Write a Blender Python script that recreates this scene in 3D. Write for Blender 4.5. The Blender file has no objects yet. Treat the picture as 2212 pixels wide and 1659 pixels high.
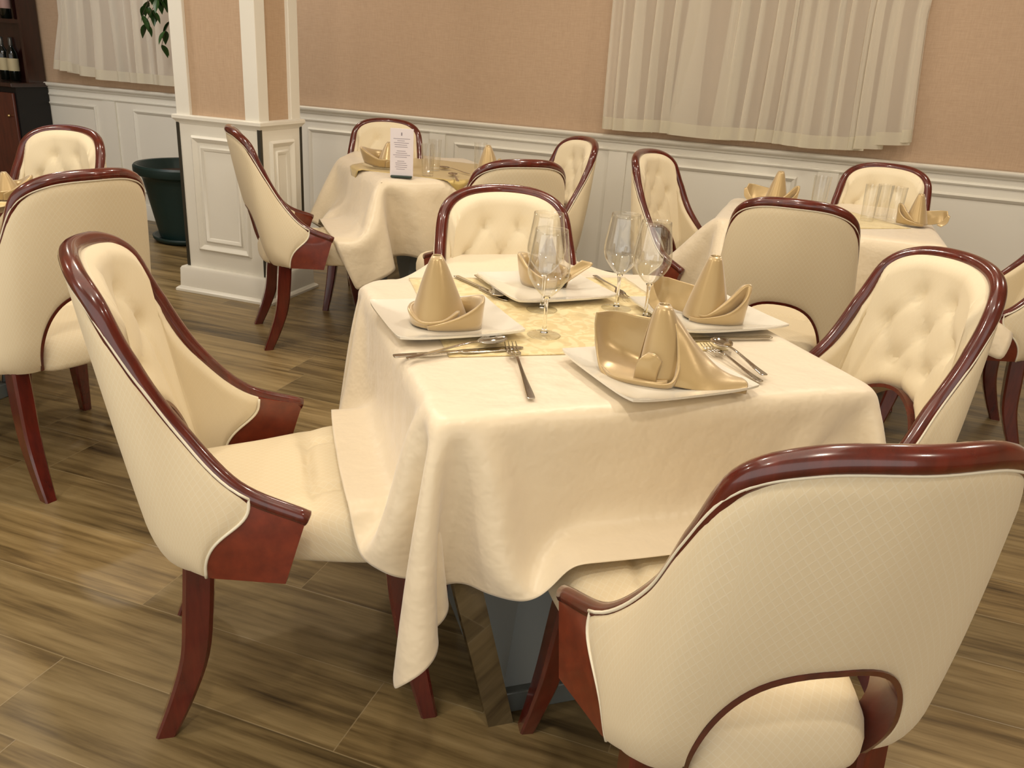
import bpy, bmesh, math, random
import numpy as np
from mathutils import Vector, Matrix
random.seed(7)
C = bpy.context.scene.collection
# draped cloth shapes: rows of x, y, z steps in half millimetres
CLOTH = {
'main': ((76, 76), [
-140,1,11,24,32,35,32,35,33,23,4,-18,-32,-39,-40,-39,-40,-35,-33,-27,-9,-7,-5,-5,-3,-2,0,0,1,0,1,1,1,2,1,2,1,2,2,3,2,3,3,3,4,4,5,7,6,8,8,8,19,28,31,34,40,41,38,28,12,-8,-27,-37,-38,-37,-38,-32,-17,0,16,26,30,30,30,31,10,-8,-9,-10,-6,-2,2,-2,2,7,11,11,6,2,0,-1,0,-4,-2,9,21,5,-1,0,0,1,0,0,-1,1,0,0,0,-1,1,-1,1,0,0,0,0,0,-1,1,-1,0,1,-1,1,-1,-6,-23,-12,-2,2,3,0,0,-2,-3,-5,-6,-3,-2,1,-1,3,8,13,12,8,3,0,0,0,0,18,-8,-8,-10,-10,-6,0,0,-1,5,9,11,9,4,0,0,0,-1,0,7,9,12,2,0,0,0,0,0,0,0,0,0,0,0,0,0,0,0,0,-1,1,0,0,0,0,0,-1,0,
0,-4,-10,-8,-11,-7,0,1,0,0,-1,-4,-5,-6,-4,1,-1,0,7,13,12,10,4,1,0,0,1,-1,26,-6,-9,-10,-11,-10,-5,2,0,-1,7,12,11,6,2,0,0,0,0,-1,-3,19,12,-1,2,0,0,0,0,0,0,0,0,0,0,0,0,0,0,0,0,-1,1,-1,1,-1,0,1,-4,-10,-8,-2,-7,-7,-2,0,1,-1,-2,-4,-6,-5,-3,0,0,5,11,13,11,5,2,0,0,0,-1,-1,32,-4,-7,-9,-11,-12,-9,-5,1,0,3,10,12,9,3,0,1,0,1,-2,-3,5,16,12,-1,0,0,0,1,-1,0,0,0,0,0,0,0,0,0,0,0,1,-1,1,-1,0,1,-5,-12,-8,-4,0,-2,-5,-4,0,0,-1,-2,-5,-7,-5,-1,0,2,9,14,12,7,3,0,0,0,0,-1,-2,34,-1,-4,-7,-10,-11,-13,-9,-3,0,0,7,12,12,7,0,0,0,0,0,
-3,-6,7,15,9,1,0,0,-1,1,0,0,0,0,-1,1,0,0,0,0,-1,0,1,-1,1,0,-7,-11,-6,-1,1,0,-2,-4,-4,-1,1,0,-4,-6,-7,-4,0,0,7,14,13,10,3,0,-1,1,0,-1,-2,-2,27,6,1,-4,-7,-11,-13,-13,-9,-1,0,2,10,13,10,3,0,0,-1,-1,-3,-3,-2,2,8,5,2,1,1,-1,0,0,-1,1,0,-1,0,0,0,0,0,0,-1,-1,-2,-3,-7,-3,3,4,1,0,-2,-3,-3,-1,0,-2,-3,-7,-7,-2,0,4,12,14,11,5,1,0,1,-1,-1,-2,-3,-1,15,9,7,3,-3,-7,-11,-14,-14,-8,0,-1,5,14,13,7,-1,0,0,-3,-2,-3,1,-1,-2,2,1,0,0,1,-1,0,1,-1,-2,1,0,0,-1,0,0,-1,0,-2,-2,-4,1,6,4,3,1,1,-2,-3,-2,-1,-1,-1,-6,-7,-5,-2,1,10,15,13,7,1,
-1,0,0,-1,-2,-2,-1,-2,-1,11,12,8,4,-1,-7,-12,-15,-15,-8,0,1,9,15,11,3,0,-2,-1,-3,-1,0,-1,-1,-3,-3,0,1,-1,-1,-1,2,0,-2,-1,2,-1,-1,0,0,-1,0,0,-1,2,2,1,5,3,3,1,-2,-3,-2,-2,0,-3,-6,-8,-4,0,7,14,15,9,2,0,0,0,-1,-2,-3,-2,0,0,-14,9,9,13,11,6,0,-7,-13,-16,-15,-6,-1,4,13,15,6,0,0,-4,-2,0,0,-1,-2,-3,-3,2,-1,0,-1,1,0,-1,0,0,0,0,-1,-1,0,1,-2,1,1,0,1,1,1,4,4,2,-1,-2,-3,-1,-1,-4,-7,-8,-2,4,12,17,10,4,-1,0,1,-1,-2,-3,-1,-1,-1,-1,-7,-6,2,11,11,13,8,3,-6,-14,-18,-16,-4,0,7,16,13,2,-1,-2,-2,-1,-1,-1,-3,-4,0,0,1,-1,0,0,-1,1,0,-1,0,0,-1,1,
-1,-1,1,-1,0,1,1,0,1,3,4,4,-1,-3,-2,-2,-1,-5,-9,-4,0,9,17,14,6,-1,0,0,-1,-2,-4,-1,-1,0,0,0,10,-8,-6,-7,5,12,14,10,6,-5,-14,-19,-16,-5,3,12,15,7,-1,-1,-2,-1,-1,-2,-5,-2,1,0,0,0,0,-1,1,-1,0,1,-1,-1,1,-1,1,-1,0,0,0,0,1,1,0,1,5,4,1,-2,-4,-2,-2,-5,-8,-5,6,16,16,7,0,0,1,-1,-3,-3,-1,-1,0,0,-1,0,26,-5,-7,-8,-7,-4,7,13,12,8,-2,-15,-21,-16,-5,7,16,12,2,-1,-2,0,-1,-5,-3,-2,1,0,-1,1,0,0,-1,1,0,0,-1,0,1,-1,-1,1,-1,0,0,1,0,1,0,0,3,6,3,-2,-4,-3,-4,-8,-5,0,14,17,11,1,0,1,-2,-3,-3,-1,0,0,0,-1,0,-1,39,-3,-5,-6,-7,-9,-8,-1,10,14,11,0,
-14,-23,-15,-3,10,17,8,-3,0,1,-5,-7,-4,3,1,0,-1,0,0,1,-1,-1,2,-1,-1,0,0,0,0,-1,0,0,0,0,1,1,0,-1,0,6,9,-3,-4,-6,-3,-7,-6,11,17,14,2,0,0,-2,-3,-3,0,-1,0,0,0,0,-1,-1,39,1,0,-1,-4,-6,-8,-8,-8,2,12,14,3,-13,-24,-16,1,11,15,2,3,1,-13,-8,2,3,1,-2,0,0,1,-1,0,0,0,0,0,0,0,0,-1,0,0,0,0,0,1,1,0,-1,-1,2,9,6,-4,-9,-8,-6,3,18,15,6,0,0,-2,-4,-2,-1,0,0,0,0,-1,0,-1,-1,33,2,3,1,1,1,-2,-5,-7,-9,-7,4,15,8,-9,-23,-17,-6,14,19,4,-15,-9,3,3,1,-1,-1,0,0,1,0,-1,0,1,0,-1,0,0,0,0,0,0,0,0,0,0,0,1,0,-1,-1,1,11,4,-8,-22,2,20,15,
6,-1,0,-2,-4,-1,0,0,0,0,0,0,0,-1,-1,-1,22,3,2,4,3,2,3,1,0,-3,-5,-8,-5,9,9,-6,-28,-3,15,13,-2,-4,0,0,0,0,0,0,0,0,-1,0,0,0,0,0,0,0,0,0,0,0,0,0,0,0,0,0,1,0,0,0,0,0,1,-3,-1,-19,0,28,1,0,-3,-4,0,-1,0,0,0,0,0,0,0,-1,-1,-3,16,1,1,1,2,3,3,5,4,4,1,0,-3,-6,1,6,12,5,-9,-3,-1,-2,1,0,0,0,-1,0,0,0,1,0,0,0,0,0,0,0,0,0,0,0,0,0,0,0,0,0,-1,0,0,1,-1,1,0,1,1,18,-2,-34,-3,-1,-1,1,0,0,0,0,0,0,0,0,-1,-1,-2,-2,19,-3,-3,-2,-2,0,1,3,5,6,6,5,3,2,-1,1,2,-1,2,-1,0,0,-1,0,0,0,1,0,0,0,0,0,
0,0,0,0,0,0,0,0,0,0,0,0,0,0,0,0,0,0,0,-1,1,0,0,0,0,1,-4,-5,-4,-1,-2,-3,-2,-1,0,0,0,1,0,-1,0,-1,-2,-3,23,-4,-3,-3,1,1,1,1,-1,0,2,3,4,6,6,6,4,-1,-4,0,0,0,0,0,0,0,0,0,0,0,0,0,0,0,0,0,0,0,0,0,0,0,0,0,0,0,0,0,0,0,0,0,0,0,0,0,0,0,3,0,-13,-16,-5,2,3,2,1,2,1,0,1,-1,-2,-1,-3,-3,24,-4,0,4,3,3,2,1,1,1,1,1,2,1,2,0,1,0,-1,0,0,0,0,0,0,0,0,0,0,0,0,0,0,0,0,0,0,0,0,0,0,0,0,0,0,0,0,0,0,0,0,0,0,0,0,0,0,0,1,-1,0,-8,-11,-9,-1,3,2,2,1,1,0,-1,-1,-3,-3,-3,27,1,5,5,
2,1,1,0,1,0,-1,1,-1,-1,0,2,2,-2,-1,0,0,0,0,0,0,0,0,0,0,0,0,0,0,0,0,0,0,0,0,0,0,0,0,0,0,0,0,0,0,0,0,0,0,0,0,0,0,0,1,0,-2,2,-6,-10,-9,-2,2,2,2,1,-1,-1,-2,-4,-3,-4,33,7,3,-1,-1,-1,0,-1,0,-1,-1,-2,2,2,3,1,-1,1,-1,0,0,0,0,0,0,0,0,0,0,0,0,0,0,0,0,0,0,0,0,0,0,0,0,0,0,0,0,0,0,0,0,0,0,0,0,0,0,0,0,1,-1,-2,2,-5,-10,-7,-2,2,2,0,-1,-1,-4,-3,-4,-2,40,1,-6,-3,1,1,-1,1,-1,1,2,3,2,2,-1,1,0,-1,0,0,0,0,0,0,0,0,0,0,0,0,0,0,0,0,0,0,0,0,0,0,0,0,0,0,0,0,0,0,0,0,0,0,
0,0,0,0,0,0,1,0,0,-1,-1,1,-5,-10,-6,-1,1,1,-1,-3,-4,-6,-3,0,28,10,4,-3,-3,0,1,0,1,1,2,1,0,-1,1,0,1,-1,0,0,0,0,0,0,0,0,0,0,0,0,0,0,0,0,0,0,0,0,0,0,0,0,0,0,0,0,0,0,0,0,0,0,0,0,0,0,0,0,0,0,0,0,0,0,-1,-7,-9,-4,1,-1,-2,-5,-6,-3,-3,0,27,3,7,4,-2,-1,1,1,1,1,0,0,0,1,-1,0,0,1,-1,0,0,0,0,0,0,0,0,0,0,0,0,0,0,0,0,0,0,0,0,0,0,0,0,0,0,0,0,0,0,0,0,0,0,0,0,0,0,0,0,0,0,1,-1,-1,1,-4,-8,-8,-1,-1,-4,-7,-6,-2,4,5,24,1,2,12,3,-2,1,0,1,0,0,0,0,-1,1,0,0,0,0,0,0,0,0,0,
0,0,0,0,0,0,0,0,0,0,0,0,0,0,0,0,0,0,0,0,0,0,0,0,0,0,0,0,0,0,0,0,0,0,0,0,0,-1,1,0,-1,1,-6,-10,-6,-3,-8,-8,2,6,8,7,34,-2,3,-3,8,2,-1,1,0,0,0,0,0,1,0,0,0,-1,0,0,0,0,0,0,0,0,0,0,0,0,0,0,0,0,0,0,0,0,0,0,0,0,0,0,0,0,0,0,0,0,0,0,0,0,0,0,0,0,0,0,0,0,-1,1,0,0,0,-10,-14,-12,-2,6,9,8,6,5,42,1,-2,0,-1,2,-1,1,0,0,0,0,0,0,-1,0,1,0,0,0,0,0,0,0,0,0,0,0,0,0,0,0,0,0,0,0,0,0,0,0,0,0,0,0,0,0,0,0,0,0,0,0,0,0,0,0,0,0,0,0,0,0,0,-2,1,1,0,-3,-14,-11,10,8,
5,3,1,-2,44,-2,0,-1,0,1,1,-1,0,0,0,0,0,0,1,0,-1,0,0,0,0,0,0,0,0,0,0,0,0,0,0,0,0,0,0,0,0,0,0,0,0,0,0,0,0,0,0,0,0,0,0,0,0,0,0,0,0,0,0,0,0,0,-1,1,-1,0,0,3,2,2,-9,2,-2,-3,-4,-4,43,-1,0,0,0,0,0,0,0,0,0,0,0,0,0,0,0,0,0,0,0,0,0,0,0,0,0,0,0,0,0,0,0,0,0,0,0,0,0,0,0,0,0,0,0,0,0,0,0,0,0,0,0,0,0,0,0,0,0,0,0,0,0,0,0,0,0,0,0,0,0,-9,-8,-6,-5,-2,43,0,-1,0,-1,1,0,0,0,0,0,0,0,0,0,0,0,0,0,0,0,0,0,0,0,0,0,0,0,0,0,0,0,0,0,0,0,0,0,0,0,0,0,0,
0,0,0,0,0,0,0,0,0,0,0,0,0,0,0,0,0,0,0,0,1,0,1,1,0,1,-4,-1,-2,-3,-5,-4,43,-1,0,0,0,-1,1,0,0,0,0,0,0,0,0,0,0,0,0,0,0,0,0,0,0,0,0,0,0,0,0,0,0,0,0,0,0,0,0,0,0,0,0,0,0,0,0,0,0,0,0,0,0,0,0,0,0,0,0,0,0,0,0,0,0,0,0,0,1,-1,0,0,0,-1,0,-3,43,0,0,-1,0,0,0,0,0,0,0,0,0,0,0,0,0,0,0,0,0,0,0,0,0,0,0,0,0,0,0,0,0,0,0,0,0,0,0,0,0,0,0,0,0,0,0,0,0,0,0,0,0,0,0,0,0,0,0,0,0,0,0,0,0,1,0,1,0,0,-1,-1,0,0,0,0,42,1,-1,0,0,0,0,0,0,0,0,0,0,0,0,0,
0,0,0,0,0,0,0,0,0,0,0,0,0,0,0,0,0,0,0,0,0,0,0,0,0,0,0,0,0,0,0,0,0,0,0,0,0,0,0,0,0,0,0,0,0,0,0,0,0,0,1,0,0,0,-1,0,0,-1,-1,0,44,-2,0,0,-1,1,0,0,0,0,0,0,0,0,0,0,0,0,0,0,0,0,0,0,0,0,0,0,0,0,0,0,0,0,0,0,0,0,0,0,0,0,0,0,0,0,0,0,0,0,0,0,0,0,0,0,0,0,0,0,0,0,1,0,0,0,0,0,1,-1,0,-1,0,0,0,0,42,1,-1,0,0,0,0,0,0,0,0,0,0,0,0,0,0,0,0,0,0,0,0,0,0,0,0,0,0,0,0,0,0,0,0,0,0,0,0,0,0,0,0,0,0,0,0,0,0,0,0,0,0,0,0,0,0,0,0,0,0,0,0,0,
0,0,0,1,-1,0,0,0,-1,0,1,-1,43,-1,1,-1,0,0,0,0,0,0,0,0,0,0,0,0,0,0,0,0,0,0,0,0,0,0,0,0,0,0,0,0,0,0,0,0,0,0,0,0,0,0,0,0,0,0,0,0,0,0,0,0,0,0,0,0,0,0,0,0,0,0,0,1,0,1,0,-1,0,1,-1,-1,0,-1,-1,-1,43,0,-1,0,0,-1,0,0,0,1,0,0,0,0,0,0,0,0,0,0,0,0,0,0,0,0,0,0,0,0,0,0,0,0,0,0,0,0,0,0,0,0,0,0,0,0,0,0,0,0,0,0,0,0,0,0,0,0,0,0,0,0,0,0,1,-1,0,1,0,-1,0,0,0,0,0,0,43,0,0,-1,0,0,0,0,0,0,0,0,0,0,0,0,0,0,0,0,0,0,0,0,0,0,0,0,0,0,0,0,0,0,0,0,
0,0,0,0,0,0,0,0,0,0,0,0,0,0,0,0,0,0,0,0,0,0,1,-1,1,0,0,0,0,0,1,-1,0,0,0,-1,0,0,-1,0,42,0,0,0,0,0,0,0,0,-1,1,0,0,0,0,0,0,0,0,0,0,0,0,0,0,0,0,0,0,0,0,0,0,0,0,0,0,0,0,0,0,0,0,0,0,0,0,0,0,0,0,0,0,0,0,0,0,0,-1,1,-1,0,1,0,0,1,-1,1,0,-1,0,0,-1,0,1,0,43,0,-1,1,-1,0,0,0,0,0,0,0,0,0,0,0,0,1,0,0,0,0,0,0,0,0,0,0,0,0,0,0,0,0,0,0,0,0,0,0,0,0,0,0,0,0,0,0,0,0,0,0,0,0,0,0,0,0,0,0,0,0,-1,0,1,0,1,0,-1,0,-1,0,0,0,-1,0,43,-1,0,0,0,0,0,0,
0,0,-1,1,0,0,0,0,0,-1,1,0,0,0,0,0,0,0,0,0,0,0,0,0,0,0,0,0,0,0,0,0,0,0,0,0,0,0,0,0,0,0,0,0,0,0,0,0,0,0,-1,0,0,1,0,0,0,0,1,-1,1,0,-1,0,-2,-1,0,-1,43,0,0,-1,0,-1,0,1,0,0,0,0,0,0,0,0,1,0,-1,0,0,0,0,0,0,0,0,0,0,0,0,0,0,0,0,0,0,0,0,0,0,0,0,0,0,0,0,0,0,0,0,0,0,0,0,0,0,0,1,0,0,-1,0,1,-1,2,-1,2,0,-3,0,-1,1,0,-1,1,42,0,0,0,0,0,0,0,0,0,0,0,0,0,0,0,-1,1,0,0,0,0,0,0,0,0,0,0,0,0,0,0,0,0,0,0,0,0,0,0,0,0,0,0,0,0,0,0,0,0,0,0,0,0,0,0,
0,0,-1,0,0,1,0,0,0,0,1,0,-1,1,-2,1,0,0,0,-1,44,-1,-1,0,0,0,0,-1,1,0,0,0,0,0,0,1,0,-1,0,0,0,0,0,0,0,0,0,0,0,0,0,0,0,0,0,0,0,0,0,0,0,0,0,0,0,0,0,0,0,0,0,0,0,0,0,0,0,0,1,-1,0,0,0,0,1,0,1,0,2,-4,-1,-1,-2,-2,-2,-3,42,0,0,0,-1,1,0,0,0,0,0,0,0,0,0,0,0,0,0,0,0,0,0,0,0,0,0,0,0,0,0,0,0,0,0,0,0,0,0,0,0,0,0,0,0,0,0,0,0,0,0,0,0,0,0,0,0,0,0,0,0,-1,1,-1,1,-1,1,1,-1,-1,-3,-7,-5,-5,-3,-2,44,-1,0,-1,0,-1,1,0,0,0,0,0,0,0,1,-1,0,0,0,0,0,0,0,0,0,0,0,0,
0,0,0,0,0,0,0,0,0,0,0,0,0,0,0,0,0,0,0,0,0,0,0,0,0,0,0,0,0,0,0,0,0,0,-1,1,-1,1,0,2,2,-9,3,1,-2,-3,-5,-3,42,0,-1,0,0,1,0,0,0,0,0,-1,1,0,0,0,0,0,0,0,0,0,0,0,0,0,0,0,0,0,0,0,0,0,0,0,0,0,0,0,0,0,0,0,0,0,0,0,0,0,0,0,0,0,0,0,0,0,0,0,0,0,-1,-1,1,1,-2,-9,-20,9,5,7,5,3,1,-3,44,-1,0,-1,-1,1,0,0,-1,1,0,1,-1,0,0,0,0,0,0,0,0,0,0,0,0,0,0,0,0,0,0,0,0,0,0,0,0,0,0,0,0,0,0,0,0,0,0,0,0,0,0,0,0,0,0,0,0,0,0,0,0,-1,1,0,0,0,-5,-11,-9,-8,-4,9,8,8,5,4,
31,4,2,1,2,2,0,-3,0,-1,2,1,1,0,0,0,0,0,0,0,0,0,0,0,0,0,0,0,0,0,0,0,0,0,0,0,0,0,0,0,0,0,0,0,0,0,0,0,0,0,0,0,0,0,0,0,0,0,0,0,0,0,0,0,0,-4,-7,-6,-2,-5,-8,-8,3,7,8,7,28,-4,3,8,7,0,-2,2,0,0,-1,-1,1,1,0,1,0,-1,0,0,0,0,0,0,0,0,0,0,0,0,0,0,0,0,0,0,0,0,0,0,0,0,0,0,0,0,0,0,0,0,0,0,0,0,0,0,0,0,0,1,-1,0,0,0,-1,-6,-8,-5,2,-2,-5,-8,-6,-3,6,6,28,8,5,1,-1,-1,3,-2,-2,2,1,0,-1,1,0,0,0,0,0,0,0,0,0,0,0,0,0,0,0,0,0,0,0,0,0,0,0,0,0,0,0,0,0,0,0,0,0,0,
0,0,0,0,0,0,0,0,0,0,0,0,0,1,-2,1,-5,-8,-5,-1,1,0,-2,-5,-7,-5,-5,2,37,5,-3,0,-1,-3,3,4,0,-5,0,4,2,-1,0,1,0,0,-1,0,0,0,0,0,0,0,0,0,0,0,0,0,0,0,0,0,0,0,0,0,0,0,0,0,0,0,0,0,0,0,0,0,0,0,0,0,0,0,0,0,1,-2,1,-3,-8,-7,-2,1,1,0,-1,-3,-4,-6,-4,-4,30,9,4,-5,-3,2,-4,1,4,5,-3,-3,3,1,1,0,1,-1,0,0,0,0,0,0,0,0,0,0,0,0,0,0,0,0,0,0,0,0,0,0,0,0,0,0,0,0,0,0,0,0,0,0,0,0,0,0,0,0,1,0,-2,1,-1,-8,-9,-3,0,2,1,1,-1,-1,-4,-3,-5,-4,29,0,7,6,1,0,0,-1,-1,-1,1,0,-2,2,1,1,1,0,-2,0,
0,0,0,0,0,0,0,0,0,0,0,0,0,0,0,0,0,0,0,0,0,0,0,0,0,0,0,0,0,0,0,0,0,0,0,0,0,0,1,0,-1,-1,-9,-9,-4,1,2,1,2,-1,1,-1,-2,-3,-5,-3,27,-6,1,5,5,3,2,1,2,1,0,1,-1,-1,1,1,0,0,0,0,0,0,0,0,0,0,0,0,0,0,0,0,0,0,0,0,0,0,0,0,0,0,0,0,0,0,0,0,0,0,0,0,0,0,0,0,0,0,0,0,-1,-10,-10,-5,3,2,1,1,0,1,0,-1,0,-2,-3,-4,30,-5,-7,-4,1,2,3,5,4,6,6,1,0,0,0,1,4,-2,-3,0,0,0,0,0,0,0,0,0,0,0,0,0,0,0,0,0,0,0,0,0,0,0,0,0,0,0,0,0,0,0,0,0,0,0,0,0,0,0,3,0,-13,-12,-1,2,1,0,1,1,
0,1,-1,0,-1,-1,-2,-3,31,0,-2,0,1,3,4,3,2,-1,-2,-3,-1,0,2,4,1,-1,2,-1,-1,0,0,0,0,0,0,0,0,0,0,0,0,0,0,0,0,0,0,0,0,0,0,0,0,0,0,0,0,0,0,0,0,0,1,0,0,0,-3,-5,-2,-1,-1,-2,-2,-1,-1,-1,1,-1,1,0,0,-2,-1,-2,34,2,2,2,1,1,-1,-3,-5,-7,-5,-4,-1,7,10,7,13,0,-7,-3,0,-1,0,0,0,0,0,0,0,0,0,0,0,0,0,0,0,0,0,0,0,0,0,0,0,0,0,0,0,0,0,0,0,1,-1,0,1,9,9,-34,-5,0,-1,2,1,0,0,0,-1,1,0,-1,0,0,-1,-3,40,1,1,-2,-3,-5,-7,-8,-7,-7,0,9,14,11,0,-13,-25,6,22,1,-7,1,0,0,0,0,0,0,0,0,0,0,0,0,0,0,0,0,0,0,
0,0,0,0,0,0,0,0,0,0,0,0,0,-1,1,-1,-1,-9,-8,26,0,-2,-3,-3,0,1,1,0,1,-1,0,1,-1,-1,-1,0,40,-3,-5,-6,-7,-9,-7,-9,1,11,13,15,5,-9,-20,-20,1,18,14,0,-16,-8,4,2,-1,-1,0,0,-1,0,0,1,-1,-1,0,1,0,-1,-1,0,0,-1,0,1,0,0,1,0,0,0,-1,0,3,9,0,-13,-14,8,21,13,3,-1,-1,-3,-3,-1,0,1,0,1,0,-1,0,1,-1,-1,26,-7,-8,-9,-7,-7,1,11,13,14,10,-3,-15,-22,-16,10,22,14,-5,-4,-2,-8,-6,2,1,-2,0,1,-2,-2,2,0,-1,-2,0,1,-1,-3,1,0,-1,-1,0,1,0,0,2,1,0,-1,0,3,9,2,-7,-12,-2,0,7,18,13,1,1,-1,-3,-4,-1,0,0,0,0,1,0,-1,0,-1,1,-7,-5,-7,2,11,13,15,11,4,-9,-20,
-19,-12,13,22,12,-1,-4,-5,-1,-3,-5,-2,1,0,-2,0,1,-2,-1,1,0,-3,0,1,-1,-2,-1,1,0,-2,1,1,0,0,2,1,0,-1,1,7,4,-4,-6,-4,-4,-2,-2,14,18,9,-2,2,-1,-2,-4,-2,0,1,0,0,1,0,0,-1,-17,-5,2,12,11,15,11,7,-2,-14,-22,-17,-7,16,23,16,0,-2,-10,-4,0,-1,-3,-3,0,-1,0,-1,-1,0,-1,0,0,-1,-2,1,-1,-1,-2,1,-2,0,0,1,0,2,0,1,0,0,5,4,2,-4,-6,-3,-3,-5,-2,6,15,16,7,-2,1,1,-2,-4,-3,-1,0,1,0,0,0,0,-22,10,11,14,13,9,2,-7,-19,-22,-15,1,17,25,14,-4,1,-7,-7,-4,2,1,-2,-3,-2,1,-2,-1,1,-2,-1,1,-1,-1,-1,-1,0,-2,0,-2,0,0,0,0,1,1,2,0,-1,4,4,5,-3,-5,-2,-3,-2,-5,-3,0,
10,17,12,2,-1,1,1,-2,-3,-3,-1,0,0,1,0,0,-3,13,13,9,5,-4,-11,-19,-18,-13,6,17,25,11,-3,1,-1,-9,-7,-2,1,2,0,-3,-2,0,-1,-1,-1,0,-2,-1,0,-1,-1,-1,-1,0,-2,-2,-1,1,0,0,2,2,0,1,2,3,4,2,-3,-3,-4,-1,-3,-4,-5,-2,4,15,15,10,1,-2,1,2,-2,-3,-3,-2,-1,1,1,1,19,10,6,1,-6,-13,-17,-17,-10,8,16,25,9,-2,-3,3,-5,-9,-6,-2,4,2,1,-1,-3,-1,0,-2,0,0,-2,-3,1,1,-3,-3,-1,0,-2,-3,0,1,1,0,3,1,0,0,4,4,3,0,-3,-4,-3,0,-2,-4,-5,-2,1,7,16,13,6,0,-2,2,1,-1,-3,-3,-2,-1,0,1,33,3,-3,-8,-13,-15,-14,-8,8,17,25,6,-1,-3,3,-1,-8,-9,-5,1,3,4,1,0,-1,-2,-1,-1,-2,0,-1,-4,
-2,2,0,-5,-2,1,-1,-2,-3,-2,0,4,2,3,1,3,3,2,3,-2,-3,-4,-2,-1,-2,-3,-5,-3,-1,2,12,15,12,4,-1,-2,2,1,0,-3,-3,-3,-1,0,35,-4,-9,-13,-14,-13,-6,9,18,22,6,-2,0,-1,2,-4,-9,-11,-4,7,6,2,2,1,-1,-1,0,-2,-1,-1,0,-2,-2,0,0,-1,0,1,-1,-2,-3,-4,-4,-1,3,2,3,3,2,3,2,-3,-5,-4,-2,0,0,-4,-5,-4,-1,1,5,14,13,9,3,-2,-1,2,1,-1,-2,-3,-3,-2,27,-10,-11,-13,-10,-6,9,17,19,8,0,1,-2,1,0,-5,-13,-12,9,8,4,2,1,1,1,0,-1,0,-1,0,0,0,-1,0,1,0,0,0,2,1,2,1,-5,-10,-5,-2,0,2,2,0,0,-3,-5,-4,-2,0,-1,-1,-5,-5,0,-1,1,10,14,12,7,1,-1,-2,2,1,0,-2,-3,-3,14,-11,-11,-9,
-5,10,15,18,9,1,-2,-1,1,2,-1,-12,-12,12,9,3,1,1,1,0,0,1,0,1,0,1,-1,1,0,0,-1,1,0,1,1,1,3,0,1,-6,-10,-7,-4,-2,0,0,-1,-4,-6,-4,-1,1,0,-3,-4,-4,-3,1,-1,4,12,13,10,5,0,-1,-1,2,1,-1,-1,-3,0,-9,-8,-3,8,15,16,9,3,-1,1,0,0,1,-2,-13,10,13,0,-1,1,0,0,0,0,0,1,-1,1,0,0,0,0,0,1,-1,0,0,0,1,-2,1,-1,2,-4,-7,-7,-5,-2,-1,-1,-7,-7,-4,0,1,-1,-1,-3,-4,-4,0,0,1,7,13,12,9,3,0,-2,0,1,1,0,-2,-9,-8,-2,8,14,15,10,3,-1,0,1,0,0,1,0,8,3,-2,1,0,0,0,0,-1,1,0,-1,1,0,-1,1,-1,1,-1,0,0,1,0,-1,0,1,0,0,-1,0,-3,-5,-7,-5,4,-11,-10,
-6,-2,2,0,0,-2,-2,-4,-3,-2,1,-2,4,9,13,11,7,2,-1,-1,0,2,0,0,-14,-1,6,12,13,10,4,1,0,0,0,-1,-1,-3,3,10,2,1,-1,1,-1,0,0,1,0,-1,1,-1,0,1,-1,1,-1,1,-1,1,-1,0,1,-1,0,0,0,0,0,0,-4,-4,-8,-6,-11,-11,-3,2,1,2,-1,-1,-3,-4,-3,-1,0,-1,0,6,11,12,10,5,2,-2,-1,0,1,1,-12,5,10,12,10,5,1,0,0,0,-2,-1,-1,-2,-3,9,10,0,1,0,0,0,0,-1,0,1,-1,1,0,-1,1,-1,1,-1,1,-1,1,-1,0,1,-1,0,0,0,0,-1,1,-4,-6,-20,-14,-4,1,2,2,1,-1,-2,-2,-3,-4,-2,1,0,-2,3,8,11,11,9,3,2,-1,-2,1,0,-94,32,30,24,13,-1,-12,-3,11,28,38,35,24,9,-3,-5,6,19,22,31,38,28,25,25,
36,45,42,44,43,43,43,43,42,44,42,43,43,43,43,43,42,44,42,44,42,44,39,27,28,29,32,42,36,32,28,24,16,7,19,31,40,40,28,13,-4,-11,4,20,32,35,28,17,6,-1,-2,0,-27,-1,2,6,9,11,9,-9,-8,-8,-4,3,6,7,4,-1,-5,-9,-2,6,4,10,0,-2,2,-2,0,-1,0,-1,0,0,0,-1,1,0,-1,0,-1,0,1,-2,1,-1,0,-1,0,1,0,4,7,-1,6,1,-2,-4,-2,2,2,3,0,-2,-3,-8,-5,9,10,9,3,-4,-7,-8,-6,-3,0,3,-23,-4,-1,2,7,11,10,3,-7,-10,-7,0,6,6,6,1,-4,-6,0,4,-5,4,9,-1,0,0,0,-1,-1,1,-1,0,0,0,-1,0,0,0,0,0,-1,1,-1,-1,0,-1,1,-1,5,7,3,-6,1,5,0,-3,-2,3,2,2,1,-3,-7,-4,0,10,11,5,-2,-7,-9,-7,
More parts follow.
